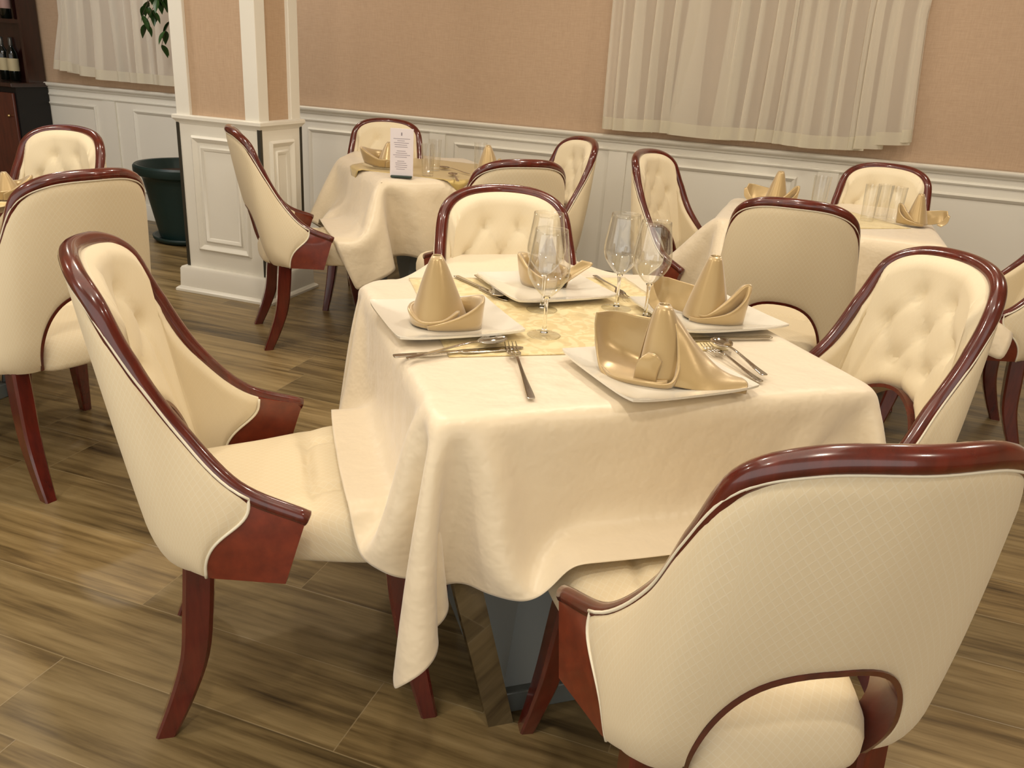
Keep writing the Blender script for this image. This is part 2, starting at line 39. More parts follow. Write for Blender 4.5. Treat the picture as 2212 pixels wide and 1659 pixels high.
-4,0,3,4,-16,-6,-5,-1,3,8,12,12,-3,-10,-9,-4,2,7,6,3,-3,-2,1,0,2,-12,8,9,-1,0,-1,0,0,-1,1,-1,0,-1,1,-1,0,0,0,-1,1,-1,0,0,-1,0,-1,5,7,2,-3,-2,-1,3,3,0,-3,1,3,2,0,-4,-6,-8,11,11,8,0,-6,-9,-8,-6,-1,4,6,4,-6,-9,-7,-4,-2,4,8,14,9,-7,-11,-7,-1,7,7,4,-2,0,1,-1,2,-5,-7,11,3,-2,1,-1,1,0,-1,0,0,0,-1,0,1,-1,0,0,-1,0,0,-1,1,-1,1,9,2,-3,-2,1,-2,1,3,2,-1,1,3,2,-2,-6,-6,2,11,10,2,-4,-9,-9,-6,-3,4,6,4,5,9,-12,-10,-8,-5,-2,5,10,12,8,-10,-12,-4,3,8,6,1,-1,0,0,1,5,-6,-4,2,2,0,1,-1,0,0,1,0,0,0,0,-1,0,0,0,0,0,0,1,
0,2,2,1,-2,0,1,-1,0,1,3,1,-1,3,2,1,-3,-6,-8,12,11,6,-2,-9,-9,-8,-4,5,6,5,5,3,23,-11,-12,-12,-8,-6,-1,5,12,11,0,-9,-9,-2,8,9,3,-2,-1,0,0,4,1,-3,-1,-1,1,0,0,1,0,-1,0,0,0,0,0,0,0,0,1,0,0,0,1,0,0,-1,1,1,0,1,-1,0,2,2,0,3,3,1,-5,-7,2,11,9,0,-8,-10,-9,-4,4,6,6,4,3,2,35,-8,-10,-13,-13,-10,-7,-1,6,13,13,-7,-11,-6,3,11,9,-3,-2,-1,1,1,0,1,-1,0,-1,0,1,-1,0,1,0,0,0,0,0,0,0,1,-1,0,0,1,-1,-1,0,1,1,1,1,0,-1,0,1,2,1,3,4,-2,-6,-8,12,12,3,-7,-10,-9,-6,3,6,7,4,4,2,1,37,0,-7,-10,-13,-14,-12,-7,-1,8,13,10,-10,-10,-2,8,
10,1,-1,-2,0,1,0,0,1,0,0,1,-1,0,0,-1,1,0,0,0,0,0,1,-1,0,0,0,0,0,0,0,0,0,1,1,1,-1,-1,2,1,3,3,2,-3,-5,2,11,6,-4,-9,-11,-7,3,6,6,5,4,3,0,1,35,2,0,-4,-8,-13,-15,-14,-8,-2,9,14,5,-12,-7,4,11,6,-4,-1,0,1,0,1,0,0,0,0,0,0,0,0,0,0,0,0,0,0,0,0,0,0,0,0,0,0,0,0,0,1,1,2,-2,0,1,2,2,4,1,-4,-8,12,10,-1,-9,-12,-7,1,6,8,6,3,2,0,1,0,37,-2,1,2,-3,-7,-12,-15,-16,-10,-1,10,14,-3,-10,-3,10,12,-4,-2,0,0,0,1,1,0,0,0,0,0,0,0,0,0,0,0,0,0,0,0,0,0,0,0,0,0,0,0,0,0,0,2,0,0,0,2,4,4,0,-6,1,12,4,-8,
-13,-8,-1,7,8,5,3,3,0,1,0,0,37,0,0,-1,1,0,-4,-12,-16,-17,-12,-2,11,16,-10,-8,4,12,0,-2,0,1,1,1,0,0,1,-1,0,0,0,0,-1,1,0,0,0,0,0,0,0,0,0,0,0,0,0,0,1,-1,1,1,1,-1,1,2,3,4,-2,-7,12,7,-6,-12,-9,-2,7,8,5,4,2,0,1,-1,1,1,28,5,3,1,0,0,0,-2,-9,-17,-19,-14,-1,11,12,-12,-3,10,6,-1,0,0,1,2,0,-1,0,0,0,0,0,0,0,0,0,0,0,0,0,0,0,0,0,0,0,0,0,0,-1,1,0,2,1,-1,0,3,5,3,-4,2,9,-1,-12,-11,-3,6,9,6,4,1,1,0,0,0,1,0,11,7,6,6,5,2,0,0,-1,-6,-14,-21,-18,-1,12,5,-9,4,12,-4,0,-1,4,1,0,1,-1,0,0,0,0,0,0,0,0,0,
0,0,0,0,0,0,0,0,0,0,0,0,1,-1,0,0,4,-2,1,3,5,0,-4,9,4,-11,-12,-4,7,9,5,4,1,1,-1,0,1,1,-1,2,-10,7,7,8,7,7,7,3,1,0,-5,-12,-21,-20,-4,14,-1,-4,9,4,-1,-1,5,0,0,0,0,0,0,0,0,0,0,-1,1,0,0,0,0,0,0,0,0,0,0,0,0,0,0,0,0,0,1,3,-2,4,5,-1,3,7,-8,-13,-5,6,9,6,4,0,1,-1,1,0,-1,1,1,0,-25,3,5,6,7,9,8,9,7,5,2,-1,-10,-20,-21,-6,10,-1,2,7,-1,5,0,-1,1,-1,0,0,0,1,0,0,0,0,0,0,0,0,-1,1,0,0,0,0,0,0,0,1,-1,0,0,1,0,1,1,1,7,-1,6,-5,-10,-5,7,9,4,3,0,1,-1,0,0,0,1,0,1,2,-35,2,3,2,4,5,7,9,
9,10,9,5,3,-7,-17,-19,-7,5,2,5,1,2,1,1,-1,1,0,0,0,-1,1,0,0,0,-1,1,0,0,0,0,0,0,0,0,0,0,0,0,0,0,1,-1,0,2,0,3,2,5,0,-5,-3,4,6,4,2,0,0,-1,0,0,0,0,1,0,2,0,-38,0,0,1,2,1,3,4,7,7,9,10,9,7,-1,-20,-5,3,0,-1,0,-1,1,0,0,1,0,0,0,1,-1,0,1,0,0,-1,1,0,0,0,0,0,0,0,0,0,1,-1,0,1,-1,0,1,-2,1,-2,-1,0,1,36,-17,-1,2,0,0,0,0,1,0,0,0,1,-1,2,0,2,-37,-1,-1,0,-2,1,0,1,2,4,5,6,8,8,6,0,-1,0,0,1,0,0,0,0,0,-1,1,0,0,0,0,0,-1,1,0,0,0,0,0,0,0,0,0,0,0,0,0,0,0,0,0,0,-1,1,-1,-1,
0,-2,2,-19,25,7,4,3,1,1,0,0,-1,0,0,0,1,0,2,2,-34,-3,-1,-2,1,0,1,0,0,0,0,2,2,5,9,20,1,-1,0,0,0,0,0,0,0,0,0,0,0,0,0,0,0,0,0,0,0,0,0,0,0,0,0,0,0,0,0,0,0,0,0,0,0,0,0,0,0,0,-1,-2,14,14,3,-1,-1,-3,0,-3,0,-1,-1,1,1,1,2,1,-34,-2,-1,3,3,2,2,1,1,1,2,2,4,6,7,3,0,-1,1,0,0,0,0,0,0,0,0,0,0,0,0,0,0,0,0,0,0,0,0,0,0,0,0,0,0,0,0,0,0,0,0,0,0,0,0,0,0,0,0,-1,2,10,9,6,1,-2,-3,-1,-2,-1,1,0,1,2,1,1,-31,1,6,6,5,4,2,2,2,2,2,3,2,3,0,-9,0,1,-1,0,0,0,0,0,0,0,0,0,
0,0,0,0,0,0,0,0,0,0,0,0,0,0,0,0,0,0,0,0,0,0,0,0,0,0,0,0,0,0,0,0,-2,1,8,10,7,3,-3,-3,-2,0,0,0,2,2,1,0,-25,13,14,7,2,2,1,1,1,1,2,2,0,-6,-12,-3,0,-1,1,0,0,0,0,0,0,0,0,0,0,0,0,0,0,0,0,0,0,0,0,0,0,0,0,0,0,0,0,0,0,0,0,0,0,0,0,0,0,0,0,0,-2,-1,1,5,11,7,2,-2,-2,-1,1,2,2,1,1,0,-10,24,8,3,1,-1,0,0,0,0,-3,-5,-7,-7,-4,1,0,1,-1,0,0,0,0,0,0,0,0,0,0,0,0,0,0,0,0,0,0,0,0,0,0,0,0,0,0,0,0,0,0,0,0,0,0,0,0,0,0,0,0,1,1,-3,1,-2,4,11,8,1,-3,0,0,3,2,1,0,0,
-7,5,9,10,4,-1,0,0,-2,-3,-4,-5,-5,-3,2,0,0,0,0,0,0,0,0,0,0,0,0,0,0,0,0,0,0,0,0,0,0,0,0,0,0,0,0,0,0,0,0,0,0,0,0,0,0,0,0,0,0,0,0,0,0,1,-1,2,-3,4,10,6,0,0,3,1,2,0,0,0,-6,0,3,9,9,3,-3,-2,-3,-4,-4,-4,0,2,0,0,0,0,0,0,0,0,0,0,0,0,0,0,0,0,0,0,0,0,0,0,0,0,0,0,0,0,0,0,0,0,0,0,0,0,0,0,0,0,0,0,0,0,0,0,1,1,0,1,-2,-2,7,10,1,3,2,3,-1,1,-1,0,-4,-1,0,1,11,8,-3,-4,-4,-3,-2,1,1,-1,0,0,0,0,0,0,0,0,0,0,0,0,0,0,0,0,0,0,0,0,0,0,0,0,0,0,0,0,0,0,0,0,0,0,
0,0,0,0,0,0,0,0,0,0,0,0,0,1,0,0,3,-3,0,10,9,2,3,0,0,0,-1,-4,-5,1,0,-1,3,10,4,-6,-2,-2,0,-1,-1,1,-1,0,0,0,0,0,0,0,0,0,0,0,0,0,0,0,0,0,0,0,0,0,0,0,0,0,0,0,0,0,0,0,0,0,0,0,0,0,0,0,0,0,0,0,0,0,1,1,0,0,1,2,-4,3,15,7,-1,-1,-1,-5,-6,-7,-4,0,0,1,-1,5,5,-1,-2,-1,-1,0,0,-1,0,0,0,0,0,0,0,0,0,0,0,0,0,0,0,0,0,0,0,0,0,0,0,0,0,0,0,0,0,0,0,0,0,0,0,0,0,0,0,0,0,0,0,0,0,0,0,1,0,0,0,2,2,-1,7,14,-6,-3,-8,-8,-8,-7,-3,0,0,0,1,-1,3,4,-2,-1,0,0,-1,0,1,-1,0,0,0,0,
0,0,0,0,0,0,0,0,0,0,0,0,0,0,0,0,0,0,0,0,0,0,0,0,0,0,0,0,0,0,0,0,0,0,0,0,0,0,0,0,1,0,0,0,0,0,0,1,0,1,-1,-8,-9,-8,-5,-4,-2,0,0,0,0,0,2,1,0,0,0,-1,1,-1,0,0,0,0,0,0,0,0,0,0,0,0,0,0,0,0,0,0,0,0,0,0,0,0,0,0,0,0,0,0,0,0,0,0,0,0,0,0,0,0,0,0,0,0,0,0,1,-1,1,0,-1,1,0,-1,-1,-3,-4,-19,-7,-3,-2,0,-2,0,0,0,0,0,1,1,0,0,0,0,0,0,0,0,0,0,0,0,0,0,0,0,0,0,0,0,0,0,0,0,0,0,0,0,0,0,0,0,0,0,0,0,0,0,0,0,0,0,0,0,0,0,0,0,0,0,0,0,0,1,-1,0,1,-1,-1,-1,
1,-1,0,-6,-8,-7,-6,-3,-2,0,1,0,-1,0,1,1,0,0,0,0,-1,1,0,0,0,0,0,0,0,0,0,0,0,0,0,0,0,0,0,0,0,0,0,0,0,0,0,0,0,0,0,0,0,0,0,0,0,0,0,0,0,0,0,0,0,0,0,0,0,0,1,-1,0,0,0,0,-1,0,0,4,-5,-3,-5,-9,-1,0,-1,0,1,0,-1,1,0,0,0,1,0,0,0,0,0,0,0,0,0,0,0,0,0,0,0,0,0,0,0,0,0,0,0,0,0,0,0,0,0,0,0,0,0,0,0,0,0,0,0,0,0,0,0,0,0,0,0,0,0,0,0,0,0,-1,0,0,1,-1,0,3,3,-4,-2,-1,-1,0,0,0,0,0,0,0,0,1,0,-1,1,0,-1,1,0,0,0,0,0,0,0,0,0,0,0,0,0,0,0,0,0,0,0,0,0,0,0,0,
0,0,0,0,0,0,0,0,0,0,0,0,0,0,0,0,0,0,0,0,0,0,0,0,0,0,0,0,0,-1,0,0,5,6,2,1,-1,0,0,0,0,0,0,0,0,0,0,1,0,0,0,0,0,0,0,0,0,0,0,0,0,0,0,0,0,0,0,0,0,0,0,0,0,0,0,0,0,0,0,0,0,0,0,0,0,0,0,0,0,0,0,0,0,0,0,0,0,0,0,0,0,0,-1,1,-1,0,-1,0,0,2,3,2,-1,0,1,0,-1,0,1,-1,1,0,0,0,0,0,0,0,0,0,0,0,0,0,0,0,0,0,0,0,0,0,0,0,0,0,0,0,0,0,0,0,0,0,0,0,0,0,0,0,0,0,0,0,0,0,0,0,0,0,0,0,0,0,0,0,0,0,0,0,0,0,-2,0,-3,-2,-1,1,0,0,-1,0,1,0,-1,1,0,0,0,0,
0,0,0,0,0,0,0,0,0,0,0,0,0,0,0,0,0,0,0,0,0,0,0,0,0,0,0,0,0,0,0,0,0,0,0,0,0,0,0,0,0,0,0,0,0,0,0,0,0,0,0,0,0,0,0,0,0,-1,-1,-2,-1,-5,-3,-3,0,0,0,0,-1,1,0,-2,-1,1,1,0,0,1,0,0,0,0,0,0,0,0,0,0,0,0,0,0,0,0,0,0,0,0,0,0,0,0,0,0,0,0,0,0,0,0,0,0,0,0,0,0,0,0,0,0,0,0,0,0,0,0,0,0,0,0,0,0,1,-2,-1,0,-1,1,0,0,-1,1,0,0,0,-1,1,0,0,-1,0,1,0,-1,1,0,0,0,0,0,0,0,0,0,0,0,0,0,0,0,0,0,0,0,0,0,0,0,0,0,0,0,0,0,0,0,0,0,0,0,0,0,0,0,0,0,0,0,0,0,
0,0,0,0,0,0,0,1,-1,-1,-1,0,3,5,3,2,1,-1,0,0,1,0,-1,2,1,0,-1,-2,0,1,-1,0,0,0,0,0,0,0,0,0,0,0,0,0,0,0,0,0,0,0,0,0,0,0,0,0,0,0,0,0,0,0,0,0,0,0,0,0,0,0,0,0,0,0,0,0,1,-1,0,1,-1,0,1,-1,1,-2,-1,1,3,1,1,0,0,0,0,1,-1,0,0,0,1,0,0,0,0,-1,0,0,0,0,0,0,0,0,0,0,0,0,0,0,0,0,0,0,0,0,0,0,0,0,0,0,0,0,0,0,0,0,0,0,0,0,0,0,0,0,0,0,0,0,0,0,0,1,-1,0,1,0,0,0,-1,-1,-2,0,-1,-1,-2,0,1,0,0,-1,1,0,0,-2,-2,0,1,2,0,0,0,0,0,0,0,0,0,0,0,0,0,0,0,0,0,0,0,0,
0,0,0,0,0,0,0,0,0,0,0,0,0,0,0,0,0,0,0,0,0,0,0,0,0,0,0,0,0,0,0,0,0,0,0,1,0,-2,-2,-3,-5,-4,-1,-2,0,1,0,0,-1,0,1,1,-1,-1,0,-1,0,1,0,0,0,0,0,0,0,0,0,0,0,0,0,0,0,0,0,0,0,0,0,0,0,0,0,0,0,0,0,0,0,0,0,0,0,0,0,0,0,0,0,0,0,0,0,0,0,0,1,0,-1,1,1,-1,0,-3,-2,-3,2,1,0,1,2,-1,0,0,0,0,0,0,1,0,-1,0,0,-1,0,0,0,0,0,0,0,0,0,0,0,0,0,0,0,0,0,0,0,0,0,0,0,0,0,0,0,0,0,0,0,0,0,0,0,0,0,0,0,0,0,0,0,0,0,0,0,0,0,-1,1,1,0,0,1,-3,-5,4,1,3,4,5,1,0,0,0,
1,0,-1,0,-1,1,0,-1,0,0,0,0,0,0,0,0,0,0,0,0,0,0,0,0,0,0,0,0,0,0,0,0,0,0,0,0,0,0,0,0,0,0,0,0,0,0,0,0,0,0,0,0,0,0,0,0,0,0,-1,1,0,0,1,2,0,-3,6,6,6,4,4,2,1,0,1,0,-1,0,0,0,1,-2,0,0,0,0,0,0,0,0,0,0,0,0,0,0,0,0,0,0,0,0,0,0,0,0,0,0,0,0,0,0,0,0,0,0,0,0,0,0,0,0,0,0,0,0,0,0,0,0,0,0,-1,0,1,0,0,0,0,1,3,0,15,10,4,4,1,1,2,0,0,0,0,0,0,0,1,1,-1,-1,-1,-1,0,0,0,0,0,0,0,0,0,0,0,0,0,0,0,0,0,0,0,0,0,0,0,0,0,0,0,0,0,0,0,0,0,0,0,0,0,0,
0,0,0,0,0,0,0,0,0,-1,0,0,0,-1,1,-1,-4,0,6,8,9,6,5,4,3,0,-1,0,0,1,-3,-1,3,1,1,-1,-1,-1,0,-1,0,0,0,0,0,0,0,0,0,0,0,0,0,0,0,0,0,0,0,0,0,0,0,0,0,0,0,0,0,0,0,0,0,0,0,0,0,0,0,0,0,0,0,0,-1,1,-1,0,-1,-2,1,-6,-18,4,2,6,8,8,9,6,3,0,0,0,0,-1,-2,-6,-1,3,2,3,0,0,-1,0,0,0,0,0,0,0,0,0,0,0,0,0,0,0,0,0,0,0,0,0,0,0,0,0,0,0,0,0,0,0,0,0,0,0,0,0,0,0,0,0,0,0,0,0,-1,-1,1,-1,-2,3,-3,-9,-12,-2,-1,1,4,5,6,8,6,-1,-1,0,0,-6,-7,-5,-2,0,4,6,4,2,0,0,0,0,0,0,0,0,0,0,
0,0,0,0,0,0,0,0,0,0,0,0,0,0,0,0,0,0,0,0,0,0,0,0,0,0,0,0,0,0,0,0,0,0,0,0,0,-1,0,-1,1,0,-6,-10,-3,-4,-3,0,-1,2,2,4,8,0,0,-2,-6,-8,1,3,0,-4,-4,0,4,5,2,1,0,-1,1,0,0,0,0,0,0,0,0,0,0,0,0,0,0,0,0,0,0,0,0,0,0,0,0,0,0,0,0,0,0,0,0,0,0,0,0,0,0,0,0,0,-1,-1,0,-1,3,-4,-10,-6,2,-3,-3,-3,0,-1,1,1,8,-2,-4,-6,-7,-2,9,14,5,-6,-6,-7,-3,2,4,1,0,1,-1,0,0,0,0,0,0,0,0,0,0,0,0,0,0,0,0,0,0,0,0,0,0,0,0,0,0,0,0,0,0,0,0,0,0,0,0,0,0,0,0,0,-1,2,-2,2,-3,-10,-7,-1,1,0,-3,-3,
-2,0,0,0,14,-21,-6,1,-4,-5,5,8,13,15,0,-10,-8,-4,1,1,0,-1,1,0,0,0,0,0,0,0,0,0,0,0,0,0,0,0,0,0,0,0,0,0,0,0,0,0,0,0,0,0,0,0,0,0,0,0,0,0,0,0,0,-1,1,0,1,-2,-9,-9,-4,2,3,0,-1,-3,-3,-2,-1,0,25,-14,-17,-12,-2,2,-5,0,5,17,15,5,-6,-8,-4,-1,0,1,-1,0,0,0,0,0,0,0,0,0,0,0,0,0,0,0,0,0,0,0,0,0,0,0,0,0,0,0,0,0,0,0,0,0,0,0,0,0,0,0,0,0,2,0,-2,-10,-10,-4,2,2,1,1,-1,-1,-3,-2,-1,-1,30,-2,-8,-12,-8,-1,-3,-2,-2,-4,13,11,2,-3,-7,-4,0,-1,1,0,0,0,0,0,0,0,0,0,0,0,0,0,0,0,0,0,0,0,0,0,0,0,0,0,
0,0,0,0,0,0,0,0,0,0,0,0,0,0,0,1,0,-3,-10,-9,-4,1,2,2,1,0,0,-1,-1,-2,-2,-1,29,5,-1,-3,-4,-4,-3,-2,-5,-4,-3,0,5,1,-5,-6,0,1,-1,0,0,0,0,0,0,0,0,0,0,0,0,0,0,0,0,0,0,0,0,0,0,0,0,0,0,0,0,0,0,0,0,0,0,0,0,0,0,0,0,0,-2,-11,-10,-4,2,2,2,0,1,1,1,-1,-1,-2,-2,-1,27,5,5,1,0,-2,-1,-3,-3,-7,-15,-8,-1,2,4,-4,-1,1,0,0,0,0,0,0,0,0,0,0,0,0,0,0,0,0,0,0,0,0,0,0,0,0,0,0,0,0,0,0,0,0,0,0,0,0,0,0,0,0,1,2,-14,-13,-2,3,0,2,0,1,1,0,0,0,0,-2,-2,-2,26,0,1,1,-1,-3,-6,-6,-9,-11,-10,-3,-1,0,5,17,
0,0,0,0,0,0,0,0,0,1,-1,0,0,0,0,0,1,-1,0,0,0,0,0,0,0,0,0,0,0,0,0,0,0,-1,1,0,1,-1,1,1,0,2,-1,18,-25,-4,-2,-4,-2,-2,-1,0,0,0,0,0,-1,0,-1,-2,22,-3,-4,-4,-6,-7,-8,-10,-8,-5,-3,-2,0,4,11,17,8,-3,2,0,1,0,-1,0,0,0,0,0,0,-1,0,1,-1,0,0,1,-1,0,0,0,0,0,0,0,0,0,-1,1,0,0,-1,1,-1,1,0,1,1,2,-2,-37,14,1,-1,2,1,0,0,-1,-1,1,0,0,0,-1,-1,-2,9,-6,-7,-7,-9,-7,-7,-4,-2,-1,0,2,7,15,19,12,3,-6,-4,-3,-2,-1,0,0,0,-1,0,0,0,1,0,-1,0,0,0,0,0,0,0,0,0,0,0,-1,1,0,0,-1,1,0,0,-1,1,-1,-1,-2,-1,-6,-1,5,0,-7,-6,-2,
0,1,1,0,1,-1,0,0,0,0,-1,-1,-12,-8,-6,-7,-5,-3,0,1,-1,0,4,12,19,19,9,-5,0,-3,-10,3,-7,1,0,-1,1,0,0,0,0,-1,0,0,0,1,0,-1,0,0,0,0,0,0,0,0,-1,1,0,0,-1,0,0,0,0,-2,1,-3,-3,-1,-7,8,10,-1,-8,-9,-5,-1,0,2,0,1,0,0,-1,0,-1,-1,-33,-5,-3,-1,2,1,0,-2,2,9,16,21,15,2,-9,5,-2,-18,5,-1,-2,-3,1,1,-1,0,0,0,0,0,0,0,1,-1,0,0,0,0,0,0,0,0,0,0,0,0,0,0,0,0,0,0,-2,1,-1,-5,-2,2,-7,-4,11,13,-2,-9,-8,-6,-2,-1,1,0,1,0,0,0,0,-1,-42,1,2,3,-2,-3,0,6,13,18,19,9,-3,-8,8,-2,-17,-3,5,-1,0,-2,-1,0,0,0,0,0,1,0,0,0,-1,0,0,0,
0,0,0,0,0,0,0,0,0,-1,0,0,1,0,0,-1,-2,1,-1,-5,-1,1,1,-11,3,13,10,-3,-8,-9,-6,-2,-2,1,0,1,0,0,0,0,-37,3,-2,-5,0,4,10,15,18,16,4,-8,-6,10,-2,-18,-16,14,3,-2,0,0,-1,0,0,1,0,0,-1,0,0,0,0,0,0,0,1,-1,0,-1,1,0,0,0,0,0,0,0,-1,1,0,-2,0,1,-2,-4,-1,0,4,-10,-7,8,14,9,-4,-7,-9,-7,-3,-1,0,0,1,0,0,0,-35,-4,-2,2,8,13,16,17,11,-2,-13,0,12,-4,-18,-21,12,9,1,-2,1,0,0,0,0,-1,0,0,1,-1,1,0,0,-1,0,1,-1,0,0,0,0,0,0,0,0,0,0,0,0,-1,0,-2,1,0,-2,-2,-2,0,4,-2,-12,-2,10,14,8,-6,-7,-9,-6,-4,-2,0,1,0,1,0,-41,1,6,11,14,16,13,7,
-5,-13,6,10,-8,-18,-17,3,10,6,-1,-1,1,1,0,-1,1,0,0,0,-1,1,-1,0,0,0,1,-1,0,0,0,0,-1,0,1,0,0,0,-1,1,0,0,-2,0,1,-1,-2,-2,-2,-1,3,5,-12,-9,4,12,11,7,-5,-7,-9,-6,-4,-2,-1,1,0,0,-36,8,13,14,13,11,4,-8,-11,9,8,-10,-17,-15,-5,11,9,3,-2,-1,2,2,-1,1,-1,0,0,0,0,0,-1,1,0,0,-1,0,0,0,0,0,0,0,0,0,0,-1,1,-1,0,0,-2,0,1,0,-3,-1,-2,0,2,5,-4,-12,-5,7,12,11,5,-6,-7,-8,-7,-4,-3,-1,1,1,-20,13,12,12,8,1,-7,-9,9,7,-10,-29,-1,-6,3,10,7,0,-2,0,2,1,1,-1,0,0,0,0,0,-1,1,-1,0,1,-1,0,0,0,0,0,-1,1,0,0,-1,1,0,-1,0,-1,-1,1,0,-1,-1,-1,
-2,-2,2,5,3,-13,-9,-1,9,12,9,5,-4,-9,-7,-6,-5,-2,-3,1,-2,12,10,6,0,-8,-7,10,7,-9,-21,0,-13,-3,6,8,5,-3,-3,4,3,0,0,1,-1,0,0,0,-1,1,0,0,0,-1,1,0,-1,1,-1,-1,0,0,0,1,0,-1,-1,0,-1,-1,0,1,1,-3,-2,0,-1,-1,1,4,6,-8,-11,-6,3,10,11,8,3,-5,-7,-8,-5,-6,-3,-2,15,7,4,-1,-6,-6,9,6,-7,-17,-7,-1,-9,0,6,8,0,-6,4,3,0,1,1,-1,1,-1,0,0,1,-1,0,0,0,1,0,0,1,-1,1,-1,1,-3,-3,-2,1,0,0,0,-1,0,-1,2,-1,-1,-2,-1,0,-1,0,4,4,1,-12,-10,-2,5,11,10,7,3,-5,-7,-7,-6,-4,-4,23,3,-2,-6,-4,10,4,-6,-14,-12,-6,-4,4,1,5,7,-6,5,3,0,0,0,-1,1,0,1,-1,0,
0,1,0,0,0,0,0,0,0,1,0,1,-1,-1,-1,-9,-2,1,1,0,1,-1,1,1,-1,-3,-2,2,-1,-1,0,2,6,7,-10,-12,-8,1,7,11,9,7,1,-5,-7,-6,-6,-5,25,-1,-4,-3,7,3,-4,-12,-12,-6,1,1,2,1,4,2,2,2,-2,-1,1,-1,1,0,0,0,0,0,0,0,0,0,0,0,0,1,0,0,0,0,-3,3,-1,-4,-5,-3,0,1,0,1,1,1,-3,-2,-1,2,0,-2,0,2,4,4,-1,-10,-10,-4,2,8,10,8,7,0,-4,-6,-6,-6,24,-5,-1,6,3,-3,-11,-11,-6,2,2,3,5,6,-6,-5,3,-3,1,1,0,1,0,0,0,0,1,0,0,0,0,0,0,0,0,-1,0,1,-1,-1,1,1,-3,-1,-3,-3,-3,-1,1,-1,4,-2,-2,-3,3,1,-1,0,-2,2,4,5,5,-10,-11,-8,-1,5,8,10,6,6,0,-5,-5,-5,
22,-1,4,3,-3,-10,-10,-5,0,3,5,5,4,6,-5,-15,-3,3,1,1,0,0,0,1,0,0,0,0,0,0,0,0,0,1,0,0,0,-1,0,0,0,1,-4,2,-2,-3,-3,-3,-1,2,0,-2,-3,1,2,2,-1,-2,0,0,3,6,4,-3,-9,-11,-6,1,7,8,9,6,4,0,-4,-4,22,4,2,-3,-8,-10,-7,1,5,5,4,3,2,6,2,-12,-14,1,1,0,1,1,0,0,-1,1,0,0,0,0,0,1,0,-1,0,0,0,0,1,0,0,0,-2,0,0,0,-3,-3,-5,1,-4,-3,1,3,1,1,-1,0,-1,1,2,4,4,2,-7,-11,-7,-4,2,8,8,8,5,3,0,-4,515,28,27,27,25,24,24,25,24,23,19,18,15,14,13,14,14,14,15,15,20,34,33,37,24,3,0,0,0,0,0,0,0,0,0,0,0,0,0,0,0,0,0,0,0,-1,-20,-34,
-31,-32,-27,-16,-9,-7,-6,-6,-5,-4,-5,-8,-11,-14,-16,-18,-18,-18,-18,-20,-23,-25,-27,-29,-30,-30,-29,-30,31,1,1,0,0,1,1,-1,1,0,2,1,1,1,0,0,-1,0,-1,-1,-18,-14,0,-1,-3,-1,0,0,0,0,0,0,0,0,0,0,0,0,0,0,0,0,0,0,0,0,2,3,-1,7,12,17,1,0,0,0,1,0,-1,0,-1,-1,-1,0,0,0,-1,-2,-1,-2,-2,0,0,0,0,0,30,1,0,1,2,0,0,1,-1,1,2,1,1,0,1,-1,1,-1,1,-4,-7,-16,-8,-1,-2,-2,0,0,0,0,0,0,0,0,0,0,0,0,0,0,0,0,0,0,0,1,2,0,7,10,11,6,5,-1,0,1,0,-1,0,-1,-1,0,-1,0,0,-1,-1,-2,-2,-1,0,-1,0,0,0,1,29,1,1,1,1,1,0,0,1,0,1,1,1,1,1,0,0,1,-1,-2,
3,-12,-19,-7,0,-3,0,0,0,0,0,0,0,0,0,0,0,0,0,0,0,0,0,0,0,2,-1,5,13,12,6,0,3,2,-1,0,0,1,-1,-1,0,-2,0,0,0,-1,-2,-2,-1,-1,-1,0,0,1,0,0,27,1,2,1,0,2,1,0,0,1,0,1,2,1,0,1,-1,0,0,1,0,0,-11,-24,-8,4,2,0,1,0,-1,0,0,0,0,-1,0,0,0,0,0,0,0,-1,-1,-2,5,19,11,5,1,0,1,1,1,-1,1,-1,0,-1,-2,0,0,0,-1,-1,-3,-1,-1,-1,0,0,1,-1,0,1,25,2,1,1,3,1,1,1,0,-1,1,2,1,1,1,0,1,0,-1,-1,1,2,0,-8,-12,1,-1,0,0,0,0,0,0,0,0,1,0,0,0,0,0,0,-1,1,-1,-2,11,7,2,0,1,-2,1,2,0,0,0,-1,-1,0,-1,0,-1,0,-1,-2,-1,-2,
-1,0,0,0,-1,1,1,-1,22,1,3,2,1,1,2,1,1,1,-1,1,1,2,1,1,0,0,0,0,0,2,-1,0,-1,-2,-1,-1,0,0,0,0,0,0,0,0,0,0,0,0,1,0,0,0,2,2,1,0,0,-1,-1,0,1,0,1,0,-1,1,-1,-2,0,-1,0,-1,-2,-2,-2,0,-1,0,0,0,1,0,0,0,20,2,1,2,2,3,2,2,0,1,0,0,2,1,1,1,0,0,0,0,1,0,1,0,0,-1,0,1,-1,0,1,0,0,0,0,0,0,0,0,1,-1,0,1,0,-1,0,0,0,-1,0,0,0,-1,2,0,0,0,-1,0,-1,-2,0,1,-2,-2,-2,-1,-1,0,-1,1,0,0,1,-1,1,19,1,1,2,1,2,2,2,3,1,1,-1,1,2,2,0,0,1,0,0,1,1,-1,1,0,0,0,0,0,0,0,0,0,0,0,0,0,0,0,-1,
